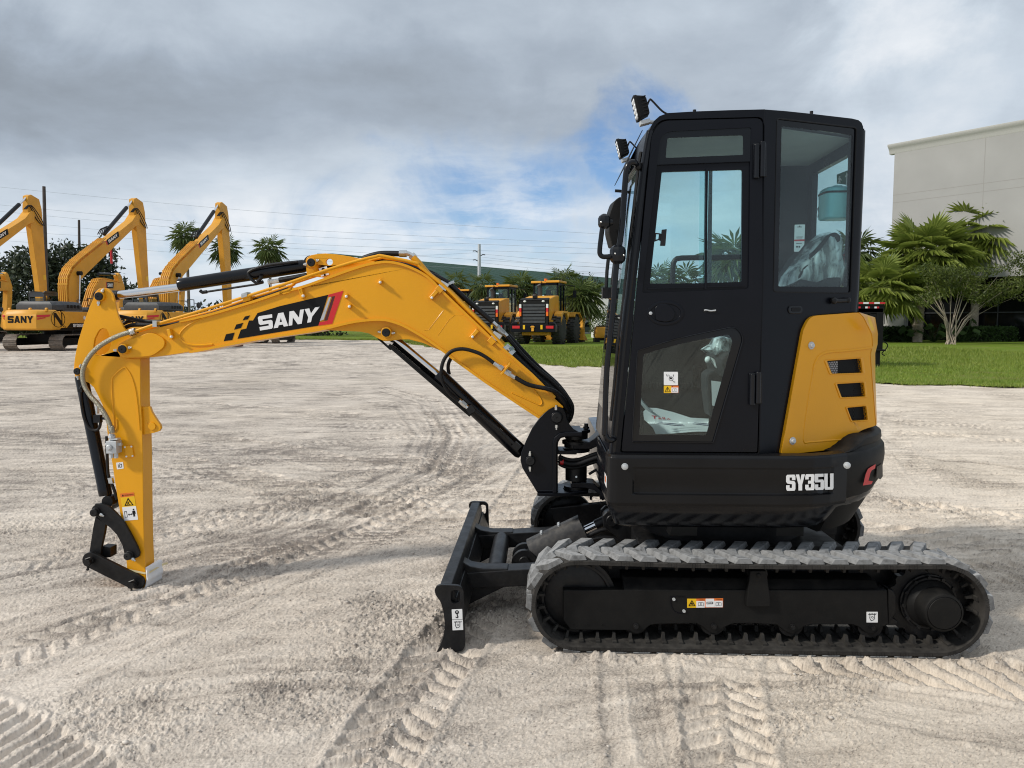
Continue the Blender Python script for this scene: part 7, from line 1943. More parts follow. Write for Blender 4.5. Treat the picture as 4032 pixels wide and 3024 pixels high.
    for z, k in ((2.28, 0), (2.55, 0), (2.74, .16), (2.78, .3)): rings.append([(-1.2 + k, -1.75 + k * .4, z), (.95 - k, -1.75 + k * .4, z), (1.3 - k, -1.2, z), (1.3 - k, .35 - k, z), (-1.2 + k, .35 - k, z)])
    mb = MB(); mb.loft(rings); HD = mb.build('engine_hood', D, root, bevel=.02, fixn=True)
    mb = MB()
    for k in range(4): mb.box((1.305, -1.0 + .3 * k, 2.4), (1.312, -.8 + .3 * k, 2.58))
    mb.build('hood_vent', M['ink'], HD, smooth=0)
    cb = [(.45, 1.3), (2.05, 1.3), (2.1, 2.2), (1.75, 3.2), (1.5, 3.32), (.55, 3.32), (.45, 3.2)]
    dx = -.35
    mb = MB()
    for x in (-1.45, -.55): mb.prism([(x, a, b) for a, b in cb], (.06, 0, 0), [[(x, a, b) for a, b in ((.6, 2.2), (1.9, 2.2), (1.62, 3.05), (.6, 3.05))]])
    mb.box((-1.45, .45, 3.16), (-.49, 1.6, 3.24)); mb.box((-1.39, .46, 1.3), (-.55, .52, 2.3)); mb.box((-1.39, .46, 2.98), (-.55, .52, 3.18)); mb.box((-1.39, 1.98, 1.3), (-.55, 2.04, 2.1)); mb.box((-1.39, .5, 1.3), (-.55, 2.0, 1.36))
    mb.v = [(x + dx, y - .35, z + (.1 if z > 2.9 else 0)) for x, y, z in mb.v]; CB = mb.build('cab', D, root, split=False)
    mb = MB(); mb.box((-1.40, .48, 2.3), (-.54, .484, 3.0)); mb.prism([(-.53, a, b) for a, b in ((.6, 2.2), (1.9, 2.2), (1.62, 3.05), (.6, 3.05))], (.003, 0, 0)); mb.v = [(x + dx, y - .35, z) for x, y, z in mb.v]; mb.build('cab_window', M['glass_far'], CB, smooth=0, split=False)
    mb = MB()
    for y in (.9, 1.7): mb.tube([(1.3, y, 2.2), (1.3, y, 3.0)], .025, 6)
    mb.tube([(1.3, .9, 3.0), (1.3, 1.7, 3.0)], .025, 6); mb.tube([(1.3, .9, 2.6), (1.3, 1.7, 2.6)], .02, 6); mb.tube([(1.3, .9, 2.9), (.9, .5, 2.9), (.9, .5, 2.3)], .025, 6); mb.build('guard_rail', M['black'], root, split=False)
    mb = MB(); mb.tube([(1.3, 1.7, 2.8), (1.5, 1.9, 2.75)], .02, 6); mb.ball((1.5, 1.9, 2.66), (.16, .06, .2), 10, 8); mb.build('mirror', M['dark_far'], root, split=False)
    mb = MB(); mb.obox((.35, .25, 1.06), (.12, 0, 0), (0, .35, 0), (0, 0, .10)); mb.build('tow_lug', Y, root)
def ram(mb_b, mb_r, p0, p1, rb, rr, k):
    """barrel from p0 over the share k, bright rod on to p1"""
    p0, p1 = Vector(p0), Vector(p1); m = p0 + (p1 - p0) * k
    mb_b.cyl(p0, m, rb, n=14); mb_r.cyl(m, p1, rr, n=12)
def rig(root, bo, up, stk, decal, rams, pipes, w=.30, dec_x=None):
    """boom outline bo, its pipe line up, stick outline stk, sign quad decal, rams as (base, end, radius, share, side)"""
    Y = M['yellow_far']
    mb = MB(); mb.prism(yz(bo, -w), (2 * w, 0, 0)); BO = mb.build('boom', Y, root, bevel=.02)
    mb = MB()
    for k in range(pipes): 
        x = -w * .8 + 1.6 * w * k / max(1, pipes - 1); mb.tube([(x, a, b) for a, b in up], .045, 6)
    for i in range(1, len(up) - 1):
        for t in (.3, .8):
            a = (up[i][0] + (up[i + 1][0] - up[i][0]) * t, up[i][1] + (up[i + 1][1] - up[i][1]) * t); mb.obox((0, *a), (w * .98, 0, 0), (0, .05, 0), (0, 0, .05))
    mb.build('oil_pipes', Y, BO, split=False)
    mb = MB(); mb.prism(yz(stk, -w * .62), (1.24 * w, 0, 0)); mb.build('stick', Y, root, bevel=.015)
    B, C = MB(), MB()
    for p0, p1, r, k, x in rams: ram(B, C, (x, *p0), (x, *p1), r, r * .55, k)
    B.build('hydraulic_cylinder', M['black_gloss'], root); C.build('piston_rod', M['chrome'], root)
    q = [Vector((w + .004, a, b)) for a, b in decal]
    e = q[1] - q[0]; h = q[3] - q[0]
    mb = MB(); mb.prism([q[0] + e * .07, q[0] + e * .92, q[0] + e * .98 + h, q[0] + e * .07 + h], (.004, 0, 0)); mb.build('brand_decal', M['ink'], BO, smooth=0)
    mb = MB(); mb.prism([q[0] + h * .1, q[0] + e * .06, q[0] + e * .06 + h * .9, q[0] + h], (.004, 0, 0)); mb.build('red_stripe', M['red'], BO, smooth=0)
    mb = MB(); letters(mb, 'SANY', lambda s, t: q[0] + e * (.16 + .68 * s) + h * (.24 + .54 * t) + Vector((.006, 0, 0)), (.004, 0, 0), .08); mb.build('brand_lettering', M['white'], BO, smooth=0)
    return BO
bo = ltrace(cA, [(602, 1150), (600, 960), (610, 870), (648, 792), (718, 722), (940, 545), (1100, 420), (1155, 375), (1195, 310), (1222, 330), (1212, 410), (1180, 425), (1010, 590), (760, 832), (708, 885), (690, 960), (672, 1150)], .3)
up_ = ltrace(cA, [(604, 1150), (596, 960), (604, 865), (640, 785), (712, 712), (935, 535)], .3)
up_ = [(a - .10, b + .04) for a, b in up_]
stk_ = ltrace(cA, [(1168, 185), (1190, 175), (1245, 215), (1262, 300), (1270, 420), (1298, 960), (1300, 1190), (1262, 1190), (1245, 960), (1185, 420), (1165, 300)], .18)
dc = ltrace(cA, [(934, 592), (1048, 505), (1022, 470), (918, 548)], .304)
ax = ltrace(cA, [(905, 492), (1168, 182), (690, 1010), (698, 830), (1100, 285)], .0)
XL = empty('large_excavator', LO, -LH)
tag(XL, 'yellow long-reach excavator with raised boom, whole counterweight and its lettering in plain view', 'excavator', 'long-reach excavators parked in a row')
body(XL)
BO = rig(XL, bo, up_, stk_, dc, [(ax[0], ax[1], .125, .74, 0), (ltrace(cA, [(690, 1100)], .45)[0], ltrace(cA, [(697, 838)], .45)[0], .09, .02, .45), (ltrace(cA, [(690, 1100)], .45)[0], ltrace(cA, [(697, 838)], .45)[0], .09, .02, -.45)], 5)
mb = MB(); mb.cyl((-.5, *ltrace(cA, [(697, 832)], .45)[0]), (.55, *ltrace(cA, [(697, 832)], .45)[0]), .13, n=14); mb.build('boom_pin', M['black_dusty'], BO)
mb = MB()
tip = ltrace(cA, [(900, 492), (960, 440), (1150, 300), (1215, 300), (1225, 400), (1270, 440)], .2)
for k in range(4):
    x = -.18 + .12 * k; mb.tube([(x, *tip[0]), (x, tip[0][0] + .35, tip[0][1] + .38 + .05 * k), (x, *tip[1])], .03, 6, sub=4)
for k in range(3):
    x = .1 + .08 * k; mb.tube([(x, *tip[2]), (x + .1, tip[2][0] + .4, tip[2][1] + .3), (x + .14, tip[4][0] - .1 + .15 * k, tip[4][1] + .2), (x + .05, *tip[5])], .03, 6, sub=4)
mb.build('hydraulic_hose', M['rubber'], BO, split=False)
q = ltrace(cA, [(1272, 858), (1290, 858), (1292, 898), (1274, 898)], .2)
mb = MB(); mb.prism(yz(q, .2), (.004, 0, 0)); mb.build('yellow_label', M['warn_yellow'], XL, smooth=0)
dup(XL, LO + Vector((-6.35, -1.35, 0)), label='yellow long-reach excavator with raised boom, leftmost, its body cut by the picture edge')
dup(XL, LO + Vector((5.15, 1.8, 0)), label='yellow long-reach excavator with raised boom, half hidden behind the black and chrome stick cylinder')
# ordinary excavators with lowered booms in the row behind
SX = empty('excavator', (-34.2, 61.5, 0), R(1)); tag(SX, 'yellow excavator with arched lowered boom showing between two raised long-reach booms', 'excavator', 'excavators with lowered booms in the back row')
body(SX)
sb = [(.1, 1.6), (.0, 2.2), (1.3, 4.2), (2.2, 5.05), (3.1, 5.2), (6.1, 5.0), (6.4, 4.75), (6.2, 4.35), (5.8, 4.3), (3.2, 4.35), (2.2, 3.9), (.9, 1.7)]
rig(SX, sb, [(.0, 2.2), (1.25, 4.25), (2.15, 5.12), (3.1, 5.28), (5.8, 5.1)], [(5.55, 5.6), (5.8, 5.9), (6.15, 5.75), (6.75, 4.7), (6.5, 3.2), (5.5, 1.1), (5.15, 1.2), (5.75, 3.5), (5.9, 4.6)], [(3.3, 4.45), (4.6, 4.5), (4.6, 5.0), (3.3, 4.98)], [((2.7, 5.6), (5.65, 5.75), .13, .62, 0), ((1.6, 1.7), (2.7, 4.3), .12, .5, .42), ((1.6, 1.7), (2.7, 4.3), .12, .5, -.42)], 4)
dup(SX, (-42.6, 60.5, 0), R(8), 'yellow excavator at far left with only its lowered boom above the black hood')
dup(SX, (-29.0, 61.0, 0), R(-2), 'yellow excavator behind the third long-reach machine with its stick hanging down')
dup(SX, (-19.0, 60.5, 0), R(-4), 'yellow excavator behind the near boom decal with only its dark tracks in view', scale=.8)
mb = MB(); g0 = ground(910, 1366); mb.prism([(g0.x - .65, g0.y, .02), (g0.x + .62, g0.y, .02), (g0.x + .66, g0.y, .24), (g0.x + .3, g0.y, .33), (g0.x - .6, g0.y, .20)], (0, .5, 0))
tag(mb.build('rusty_steel_block', M['brown'], None, bevel=.02), 'low reddish brown steel block lying on the sand under the near boom', 'steel block')

# ------------------------------------------------------------------ wheel loaders on the grass
def make_loader():
    Y, K, D = M['yellow_far'], M['black'], M['black_dusty']
    t = empty('wheel_loader')
    hood = [(-2.75, 1.0), (-.55, 1.0), (-.55, 2.62), (-1.2, 2.60), (-2.45, 2.42), (-2.78, 2.25)]
    mb = MB(); mb.prism([(-.82, a, b) for a, b in hood], (1.64, 0, 0)); mb.box((-.5, -2.6, .62), (.5, 1.2, 1.02)); HD = mb.build('engine_hood', Y, t, bevel=.05, split=False)
    mb = MB(); mb.box((-.86, -2.90, 1.02), (.86, -2.72, 2.36)); mb.prism([(-.86, -2.9, 2.36), (.86, -2.9, 2.36), (.82, -2.5, 2.46), (-.82, -2.5, 2.46)], (0, 0, -.1)); GR = mb.build('rear_grille', D, t, bevel=.03, split=False)
    mb = MB()
    for k in range(6): mb.box((-.66, -2.93, 1.15 + .17 * k), (.66, -2.905, 1.27 + .17 * k))
    mb.build('grille_slats', M['dark_far'], GR)
    for s in (-1, 1):
        for z0, z1, m_ in ((1.92, 2.12, 'white_paint'), (1.72, 1.92, 'red'), (1.50, 1.72, 'orange_lamp')):
            mb = MB(); mb.box((.80 * s - .06, -2.97, z0), (.80 * s + .06, -2.90, z1)); mb.build('tail_lamp', M[m_], GR)
        mb = MB(); mb.ball((.55 * s, -2.90, 2.26), (.09, .03, .05), 10, 6); mb.build('work_lamp', M['white_paint'], GR)
        mb = MB(); mb.box((1.0 * s - .22, -3.13, .86), (1.0 * s + .22, -3.10, 1.0)); mb.build('red_reflector', M['red'], t)
        mb = MB(); mb.box((.52 * s - .06, -3.13, .82), (.52 * s + .06, -3.10, 1.04)); mb.build('yellow_reflector', M['warn_yellow'], t)
    mb = MB(); mb.box((-.14, -2.72, 2.44), (.10, -2.5, 2.56)); mb.build('rear_camera', D, t)
    mb = MB(); mb.box((-1.32, -3.1, .66), (1.32, -2.65, 1.06)); mb.prism([(-1.32, -3.1, 1.06), (-.95, -3.1, 1.06), (-.95, -3.1, 1.2), (-1.2, -3.1, 1.2)], (0, .4, 0)); mb.prism([(1.32, -3.1, 1.06), (.95, -3.1, 1.06), (.95, -3.1, 1.2), (1.2, -3.1, 1.2)], (0, .4, 0)); mb.build('counterweight', K, t, bevel=.03, split=False)
    mb = MB(); mb.box((-.07, -3.16, .72), (.07, -3.1, 1.0)); mb.box((-.12, -3.18, .92), (.12, -3.1, .97)); mb.box((-.85, -2.5, .5), (.85, -1.2, .66)); mb.build('tow_hitch', Y, t)
    mb = MB(); mb.box((-.72, -.5, 1.3), (.72, .85, 1.75))
    for x, y in ((-.72, -.5), (.72, -.5), (-.72, .85), (.72, .85), (.72, .2), (-.72, .2)): mb.obox((x, y, 2.5), (.05, 0, 0), (0, .05, 0), (0, 0, .8))
    mb.box((-.78, -.55, 3.18), (.78, .95, 3.3)); CB = mb.build('cab', K, t, split=False)
    mb = MB(); mb.box((-.70, -.51, 1.75), (.70, -.505, 3.2)); mb.build('rear_window', M['glass'], CB, smooth=0); mb = MB(); mb.box((.725, -.45, 1.75), (.73, .8, 3.2)); mb.box((-.73, -.45, 1.75), (-.725, .8, 3.2)); mb.build('side_window', M['glass'], CB, smooth=0)
    mb = MB(); mb.box((-.25, .0, 1.75), (.25, .15, 2.75)); mb.box((-.15, .0, 2.75), (.15, .1, 2.95)); mb.build('operator_seat', M['seat'], CB, split=False)
    mb = MB(); mb.box((-.88, -.7, 3.30), (-.25, 1.0, 3.42)); mb.box((.05, -.7, 3.32), (.88, 1.0, 3.44)); mb.box((-.25, -.6, 3.30), (.05, 1, 3.40)); mb.build('cab_roof', Y, t, bevel=.03, split=False)
    mb = MB(); mb.cyl((.0, -.55, 3.42), (.0, -.55, 3.54), .09, n=12); mb.build('beacon', M['orange_lamp'], t)
    mb = MB(); mb.tube([(-.25, -.85, 2.5), (-.25, -.85, 3.0), (-.32, -.95, 3.2)], .13, 10); mb.cyl((-.5, -1.1, 2.55), (-.5, -1.1, 2.7), .14, n=12); mb.build('exhaust_stack', M['dark_far'], t)
    for s in (-1, 1):
        mb = MB(); mb.prism([(.92 * s, a, b) for a, b in ((-2.1, 1.05), (-1.95, 1.62), (-1.6, 1.78), (-.5, 1.78), (-.35, 1.5), (-.5, 1.3), (-.75, 1.65), (-1.5, 1.66), (-1.75, 1.45), (-1.8, 1.0))], (.46 * s, 0, 0)); mb.box((.6 * s, -2.6, 1.0), (.95 * s, -.6, 1.3)) if s > 0 else mb.box((-.95, -2.6, 1.0), (-.6, -.6, 1.3)); mb.build('rear_fender', Y, t, bevel=.02, split=False)
        mb = MB(); mb.prism([(.92 * s, a, b) for a, b in ((1.1, 1.5), (1.2, 1.75), (2.4, 1.75), (2.9, 1.5), (2.8, 1.42), (2.35, 1.66), (1.3, 1.64), (1.2, 1.45))], (.46 * s, 0, 0)); mb.build('front_fender', Y, t, bevel=.02)
        for y in (-1.55, 1.75):
            mb = MB(); mb.lathe((1.38 * s, y, .80), (-s, 0, 0), [(0, .40), (.0, .62), (.05, .74), (.14, .80), (.42, .80), (.51, .74), (.56, .62), (.56, .40)], 32)
            for k in range(22):
                a = 2 * math.pi * k / 22
                for j in (0, 1):
                    aa = a + .14 * j; mb.obox((s * (1.24 - .28 * j), y + .81 * math.cos(aa), .80 + .81 * math.sin(aa)), (.13, 0, 0), Vector((.06 * s, -math.sin(aa), math.cos(aa))) * .07, Vector((0, math.cos(aa), math.sin(aa))) * .03)
            TY = mb.build('tyre', M['tyre'], t, split=False)
            mb = MB(); mb.lathe((1.36 * s, y, .80), (-s, 0, 0), [(0, .40), (.02, .42), (.02, .36), (.16, .33), (.16, .12), (.10, .10)], 24); mb.build('wheel_rim', Y, TY, split=False)
    mb = MB(); mb.box((-.9, .9, .7), (.9, 2.6, 1.5)); mb.prism([(-.5, a, b) for a, b in ((1.2, 1.5), (1.2, 2.3), (1.6, 2.4), (3.4, .8), (3.2, .5), (1.8, 1.5))], (1.0, 0, 0)); mb.build('front_frame', Y, t, bevel=.03, split=False)
    mb = MB(); mb.prism([(-1.4, a, b) for a, b in ((3.3, .15), (4.5, .1), (3.7, .45), (3.5, .9), (3.9, 1.4), (3.6, 1.45), (3.2, .9))], (2.8, 0, 0)); mb.build('bucket', Y, t)
    mb = MB()
    for y in (-.3, .5, 1.3): mb.tube([(1.15, y, 1.75), (1.15, y, 2.6)], .022, 6)
    mb.tube([(1.15, -.3, 2.6), (1.15, 1.3, 2.6)], .022, 6); mb.tube([(1.15, -.3, 2.2), (1.15, 1.3, 2.2)], .018, 6); mb.tube([(.75, .9, 3.25), (1.35, 1.1, 3.2), (1.35, 1.1, 2.9)], .022, 6); mb.obox((1.35, 1.12, 2.75), (.1, 0, 0), (0, .03, 0), (0, 0, .2)); mb.build('hand_rail', K, t, split=False)
    return t
WL1 = make_loader()
g0 = ground(2108, 1358); WL1.location = (g0.x + 1.05, g0.y + 3.0, .0); WL1.rotation_euler = (0, 0, R(-19)); WL1.scale = (1.24, 1.24, 1.36)
tag(WL1, 'yellow wheel loader whose whole black rear grille and right tyres show, beside the cab', 'wheel loader', 'wheel loaders parked on the grass')
dup(WL1, (g0.x - 2.6, g0.y + 9.2, 0), R(-19), 'yellow wheel loader half hidden by the near boom and its hoses')
dup(WL1, (g0.x - 6.4, g0.y + 18, 0), R(-19), 'yellow wheel loader of which only the cab roof shows above the near boom')

# ------------------------------------------------------------------ small vehicles far off, gooseneck trailer
def make_pickup():
    t = empty('pickup_truck')
    mb = MB(); mb.prism([(-.9, a, b) for a, b in ((-2.7, .5), (2.7, .5), (2.75, .95), (1.5, 1.1), (.7, 1.7), (-.7, 1.75), (-.9, 1.1), (-2.7, 1.1))], (1.8, 0, 0)); B_ = mb.build('car_body', simple('dark_green_car_paint', (.03, .04, .04), .3), t, bevel=.05)
    mb = MB(); mb.prism([(.905, a, b) for a, b in ((1.3, 1.12), (.65, 1.62), (-.65, 1.66), (-.75, 1.12))], (.004, 0, 0)); mb.prism([(-.909, a, b) for a, b in ((1.3, 1.12), (.65, 1.62), (-.65, 1.66), (-.75, 1.12))], (.004, 0, 0)); mb.build('side_window', M['frit'], t, smooth=0)
    for s in (-1, 1):
        for y in (-1.75, 1.75):
            mb = MB(); mb.cyl((.72 * s, y, .38), (.94 * s, y, .38), .38, n=20); W_ = mb.build('wheel', M['tyre'], t); mb = MB(); mb.cyl((.93 * s, y, .38), (.95 * s, y, .38), .22, n=14); mb.build('wheel_rim', M['galv'], W_)
    return t
PK = make_pickup(); g0 = ground(2334, 1296); PK.location = (g0.x, 92, 0); PK.location.x = at(2330, 1290, 92).x; PK.rotation_euler = (0, 0, R(90)); tag(PK, 'dark pickup truck parked far behind the loaders by the trees', 'pickup truck')
SMM = empty('compact_machine', (0, 0, 0)); p = at(2372, 1300, 62); SMM.location = (p.x + .2, 62, 0)
tag(SMM, 'small yellow compact machine on the grass at the left edge of the cab', 'compact machine')
mb = MB(); mb.loft([[(-.8, -.6, .35), (.8, -.6, .35), (.8, .8, .35), (-.8, .8, .35)], [(-.85, -.7, .6), (.85, -.7, .6), (.85, .8, .6), (-.85, .8, .6)], [(-.75, -.6, 1.25), (.75, -.6, 1.25), (.75, .8, 1.25), (-.75, .8, 1.25)]]); mb.build('engine_cover', M['yellow_far'], SMM, bevel=.05, fixn=True)
mb = MB(); mb.box((-.6, -.2, 1.25), (.6, .7, 1.35)); mb.box((-.85, -.9, .0), (-.5, .9, .34)); mb.box((.5, -.9, .0), (.85, .9, .34)); mb.box((-.5, -.4, .15), (.5, .4, .36)); mb.build('crawler_track', M['black_dusty'], SMM)
TRL = empty('gooseneck_trailer', ground(3458, 1448) + Vector((0, .9, 0))); tag(TRL, 'black gooseneck trailer with red and white tape standing behind the yellow rear cover', 'trailer')
mb = MB(); mb.box((-6.5, -.9, 1.86), (.10, .9, 2.06)); mb.box((-1.0, -.9, 1.92), (.12, .55, 2.20)); mb.box((-.12, -.92, .62), (.12, -.68, 1.92)); mb.box((-.07, -.87, .02), (.07, -.73, .62)); mb.box((-.14, -.95, .58), (.22, -.63, .64)); mb.box((-.35, -.9, 1.5), (-.12, -.7, 1.9)); mb.build('trailer_neck', M['black_dusty'], TRL, bevel=.01, split=False)
for k in range(6):
    mb = MB(); mb.box((-1.0 + .19 * k, -.95, 2.21), (-.815 + .19 * k, -.90, 2.27)); mb.build('tape_stripe', M['red' if k % 2 else 'white'], TRL)
for k in range(3):
    mb = MB(); mb.box((-.85 + .32 * k, -.91, 2.06), (-.77 + .32 * k, -.902, 2.12)); mb.build('tape_stripe', M['white'], TRL); mb = MB(); mb.box((-.77 + .32 * k, -.91, 2.06), (-.69 + .32 * k, -.902, 2.12)); mb.build('tape_stripe', M['red'], TRL)
mb = MB(); mb.tube([(.10, -.8, 2.12), (.20, -.8, 2.12), (.20, -.8, 1.52), (.12, -.8, 1.50)], .012, 6); mb.tube([(.10, -.8, .95), (.30, -.8, .85), (.34, -.8, .72), (.16, -.8, .50), (.26, -.8, .42)], .018, 6, sub=3); mb.build('brake_line', M['rubber'], TRL, split=False)
mb = MB()
for x in (-5.2, -4.2):
    for s in (-1, 1): mb.cyl((x, .8 * s, .38), (x, 1.0 * s, .38), .38, n=20)
mb.build('trailer_wheel', M['tyre'], TRL); mb = MB(); mb.box((-6.5, -1.0, .75), (-2.0, 1.0, .90)); mb.box((-2.1, -.8, .8), (-1.95, .8, 2.0)); mb.build('trailer_deck', M['black_dusty'], TRL, split=False)
# ------------------------------------------------------------------ lawn and grass
edge = [(-900, 1337), (200, 1337), (900, 1337), (1300, 1338), (1500, 1341), (1620, 1351), (1760, 1377), (1900, 1400), (2106, 1429), (2368, 1450), (2900, 1487), (3400, 1514), (3800, 1522), (4100, 1527), (4700, 1530), (5600, 1532), (8000, 1534)]
EP = [ground(*q) for q in edge]
rng = random.Random(11)
ED = []
for i, p in enumerate(dens(EP, .22)):
    q = np.array([p.x]), np.array([p.y]); w = float(fbm(q[0], q[1], .35, 3, 501)[0]) * 1.6 + float(fbm(q[0], q[1], 1.7, 3, 507)[0]) * 1.0
    ED.append(Vector((p.x, p.y + w * min(1.4, p.y / 25), .035)))
n = len(ED)
mb = MB().sheet([(p.x, p.y, .034) for p in ED] + [(900, 18, .034), (3000, 3000, .034), (-3000, 3000, .034), (-900, 70, .034)])
m, nt, b = mat_new('lawn_grass'); L = nt.links.new
tc = nt.nodes.new('ShaderNodeTexCoord'); n1 = nt.nodes.new('ShaderNodeTexNoise'); n1.inputs['Scale'].default_value = .5; n1.inputs['Detail'].default_value = 6; n2 = nt.nodes.new('ShaderNodeTexNoise'); n2.inputs['Scale'].default_value = 9; n2.inputs['Detail'].default_value = 6
L(tc.outputs['Object'], n1.inputs['Vector']); L(tc.outputs['Object'], n2.inputs['Vector'])
ad = nt.nodes.new('ShaderNodeMath'); ad.operation = 'ADD'; L(n1.outputs['Fac'], ad.inputs[0]); L(n2.outputs['Fac'], ad.inputs[1])
cr = nt.nodes.new('ShaderNodeValToRGB'); e = cr.color_ramp.elements; e[0].position = .7; e[0].color = (.11, .175, .014, 1); e[1].position = 1.3; e[1].color = (.26, .33, .05, 1)
e[1].position = 1.0; k = e.new(.22); k.color = (.15, .19, .03, 1); e[0].color = (.21, .19, .07, 1); k = e.new(.5); k.color = (.12, .19, .018, 1); dv2 = nt.nodes.new('ShaderNodeMapRange'); dv2.inputs[1].default_value = .7; dv2.inputs[2].default_value = 1.3; L(ad.outputs[0], dv2.inputs[0]); e[0].position = 0; L(dv2.outputs[0], cr.inputs[0]); L(cr.outputs[0], b.inputs['Base Color']); b.inputs['Roughness'].default_value = .9; b.inputs['Specular IOR Level'].default_value = .1
bp = nt.nodes.new('ShaderNodeBump'); bp.inputs['Strength'].default_value = .8; bp.inputs['Distance'].default_value = .1; L(n2.outputs['Fac'], bp.inputs['Height']); L(bp.outputs[0], b.inputs['Normal'])
tag(mb.build('lawn', m, None, smooth=0), 'mown green lawn behind the sand yard', kind='structure')
gb = np.random.default_rng(2); EX_ = np.array([(p.x, p.y) for p in ED])
NB = 90000
bx = gb.uniform(-5, 26, NB); by = 18 + 30 * gb.random(NB) ** 1.6
o_ = np.argsort(EX_[:, 0]); ye = np.interp(bx, EX_[o_, 0], EX_[o_, 1])
ex2 = gb.integers(0, n, 22000); onedge = EX_[ex2]; keep = (onedge[:, 1] < 75)
bx = np.concatenate([bx[by > ye - .05], onedge[keep, 0] + gb.normal(0, .12, keep.sum())]); by = np.concatenate([by[by > ye - .05], onedge[keep, 1] + gb.normal(.02, .16, keep.sum())])
N = len(bx); hgt = gb.uniform(.05, .12, N) * np.clip(by / 26, .7, 1.6); an = gb.uniform(0, 6.28, N); ln_ = gb.normal(0, .05, (N, 2)); wd = .010 * np.clip(by / 20, .8, 2.5)
v = np.stack([np.stack([bx - np.cos(an) * wd, by - np.sin(an) * wd, np.full(N, .02)], 1), np.stack([bx + np.cos(an) * wd, by + np.sin(an) * wd, np.full(N, .02)], 1), np.stack([bx + ln_[:, 0], by + ln_[:, 1], .03 + hgt], 1)], 1).reshape(-1, 3)
def tri_mesh(name, v, f, mat):
    me = bpy.data.meshes.new(name); me.vertices.add(len(v)); me.vertices.foreach_set('co', np.ascontiguousarray(v, dtype=np.float32).ravel()); k = f.shape[1]
    me.loops.add(f.size); me.loops.foreach_set('vertex_index', f.ravel().astype(np.int32)); me.polygons.add(len(f)); me.polygons.foreach_set('loop_start', np.arange(0, f.size, k, dtype=np.int32)); me.update(calc_edges=True); me.materials.append(mat)
    o = bpy.data.objects.new(name, me); COL.objects.link(o); return o
tag(tri_mesh('grass', v, np.arange(3 * N).reshape(-1, 3), leafy('grass_blades', (.11, .175, .016), (.30, .34, .07), .35, scale=.6)), 'short grass blades and ragged tufts along the edge of the lawn', kind='stuff')

# ------------------------------------------------------------------ trees
M['oak'] = leafy('oak_leaves', (.016, .026, .016), (.065, .085, .042), .2, scale=.5)
M['palm'] = leafy('palm_fronds', (.10, .15, .022), (.33, .38, .08), .4, scale=.6)
M['palm_far'] = leafy('far_palm_fronds', (.045, .08, .024), (.17, .21, .06), .35, scale=.6)
M['myrtle'] = leafy('myrtle_leaves', (.035, .060, .012), (.14, .17, .035), .35, scale=.8)
M['hedge'] = leafy('hedge_leaves', (.02, .048, .012), (.075, .14, .03), .25, scale=1.5)
M['bark'] = simple('grey_bark', (.16, .13, .10), .9, var=.3, vscale=5, bump=.4, bscale=30)
M['bark_pale'] = simple('pale_smooth_bark', (.36, .30, .24), .8, var=.25, vscale=6)
def leaves(name, mat, blobs, count, size, root, seed=1, shell=.45):
    """many small leaf faces spread through ellipsoid clumps (centre, radii)"""
    g = np.random.default_rng(seed); vol = np.array([r[0] * r[1] * r[2] for c, r in blobs]); pk = g.choice(len(blobs), count, p=vol / vol.sum())
    C = np.array([c for c, r in blobs])[pk]; Rr_ = np.array([r for c, r in blobs])[pk]
    d = g.normal(size=(count, 3)); d /= np.linalg.norm(d, axis=1)[:, None]; rad = (shell + (1 - shell) * g.random(count)) ** .6 * (1 + .12 * g.normal(size=count))
    P = C + d * Rr_ * rad[:, None]
    a = g.normal(size=(count, 3)); a /= np.linalg.norm(a, axis=1)[:, None]; b_ = np.cross(a, g.normal(size=(count, 3))); b_ /= np.linalg.norm(b_, axis=1)[:, None]
    s = size * g.uniform(.6, 1.4, count)[:, None]
    v = np.stack([P - a * s, P - b_ * s * .45, P + a * s, P + b_ * s * .45], 1).reshape(-1, 3)
    o = tri_mesh(name, v, np.arange(4 * count).reshape(-1, 4), mat); o.parent = root; return o
def tree(name, label, cat, loc, blobs, count, size, trunk_r, mat='oak', bark='bark', seed=1, group=None, stems=None):
    t = empty(name, loc); tag(t, label, cat, group)
    leaves('crown', M[mat], blobs, count, size, t, seed)
    rr = random.Random(seed); mb = MB(); h0 = min(c[2] for c, r in blobs)
    for c, r in (blobs if stems is None else blobs[:7] + blobs[-4:]):
        base = Vector((rr.uniform(-.1, .1), rr.uniform(-.1, .1), 0)); mid = Vector((c[0] * .25, c[1] * .25, h0 * .55)); end = Vector(c)
        mb.tube([base, mid, (mid + end) / 2 + Vector((rr.uniform(-.2, .2), 0, .1)), end], [trunk_r, trunk_r * .75, trunk_r * .4, trunk_r * .12], 7)
    for s0, s1, s2 in stems or (): mb.tube([s0, s1, s2], [.05, .035, .012], 6)
    mb.build('trunk', M[bark], t, smooth=60, split=False); return t
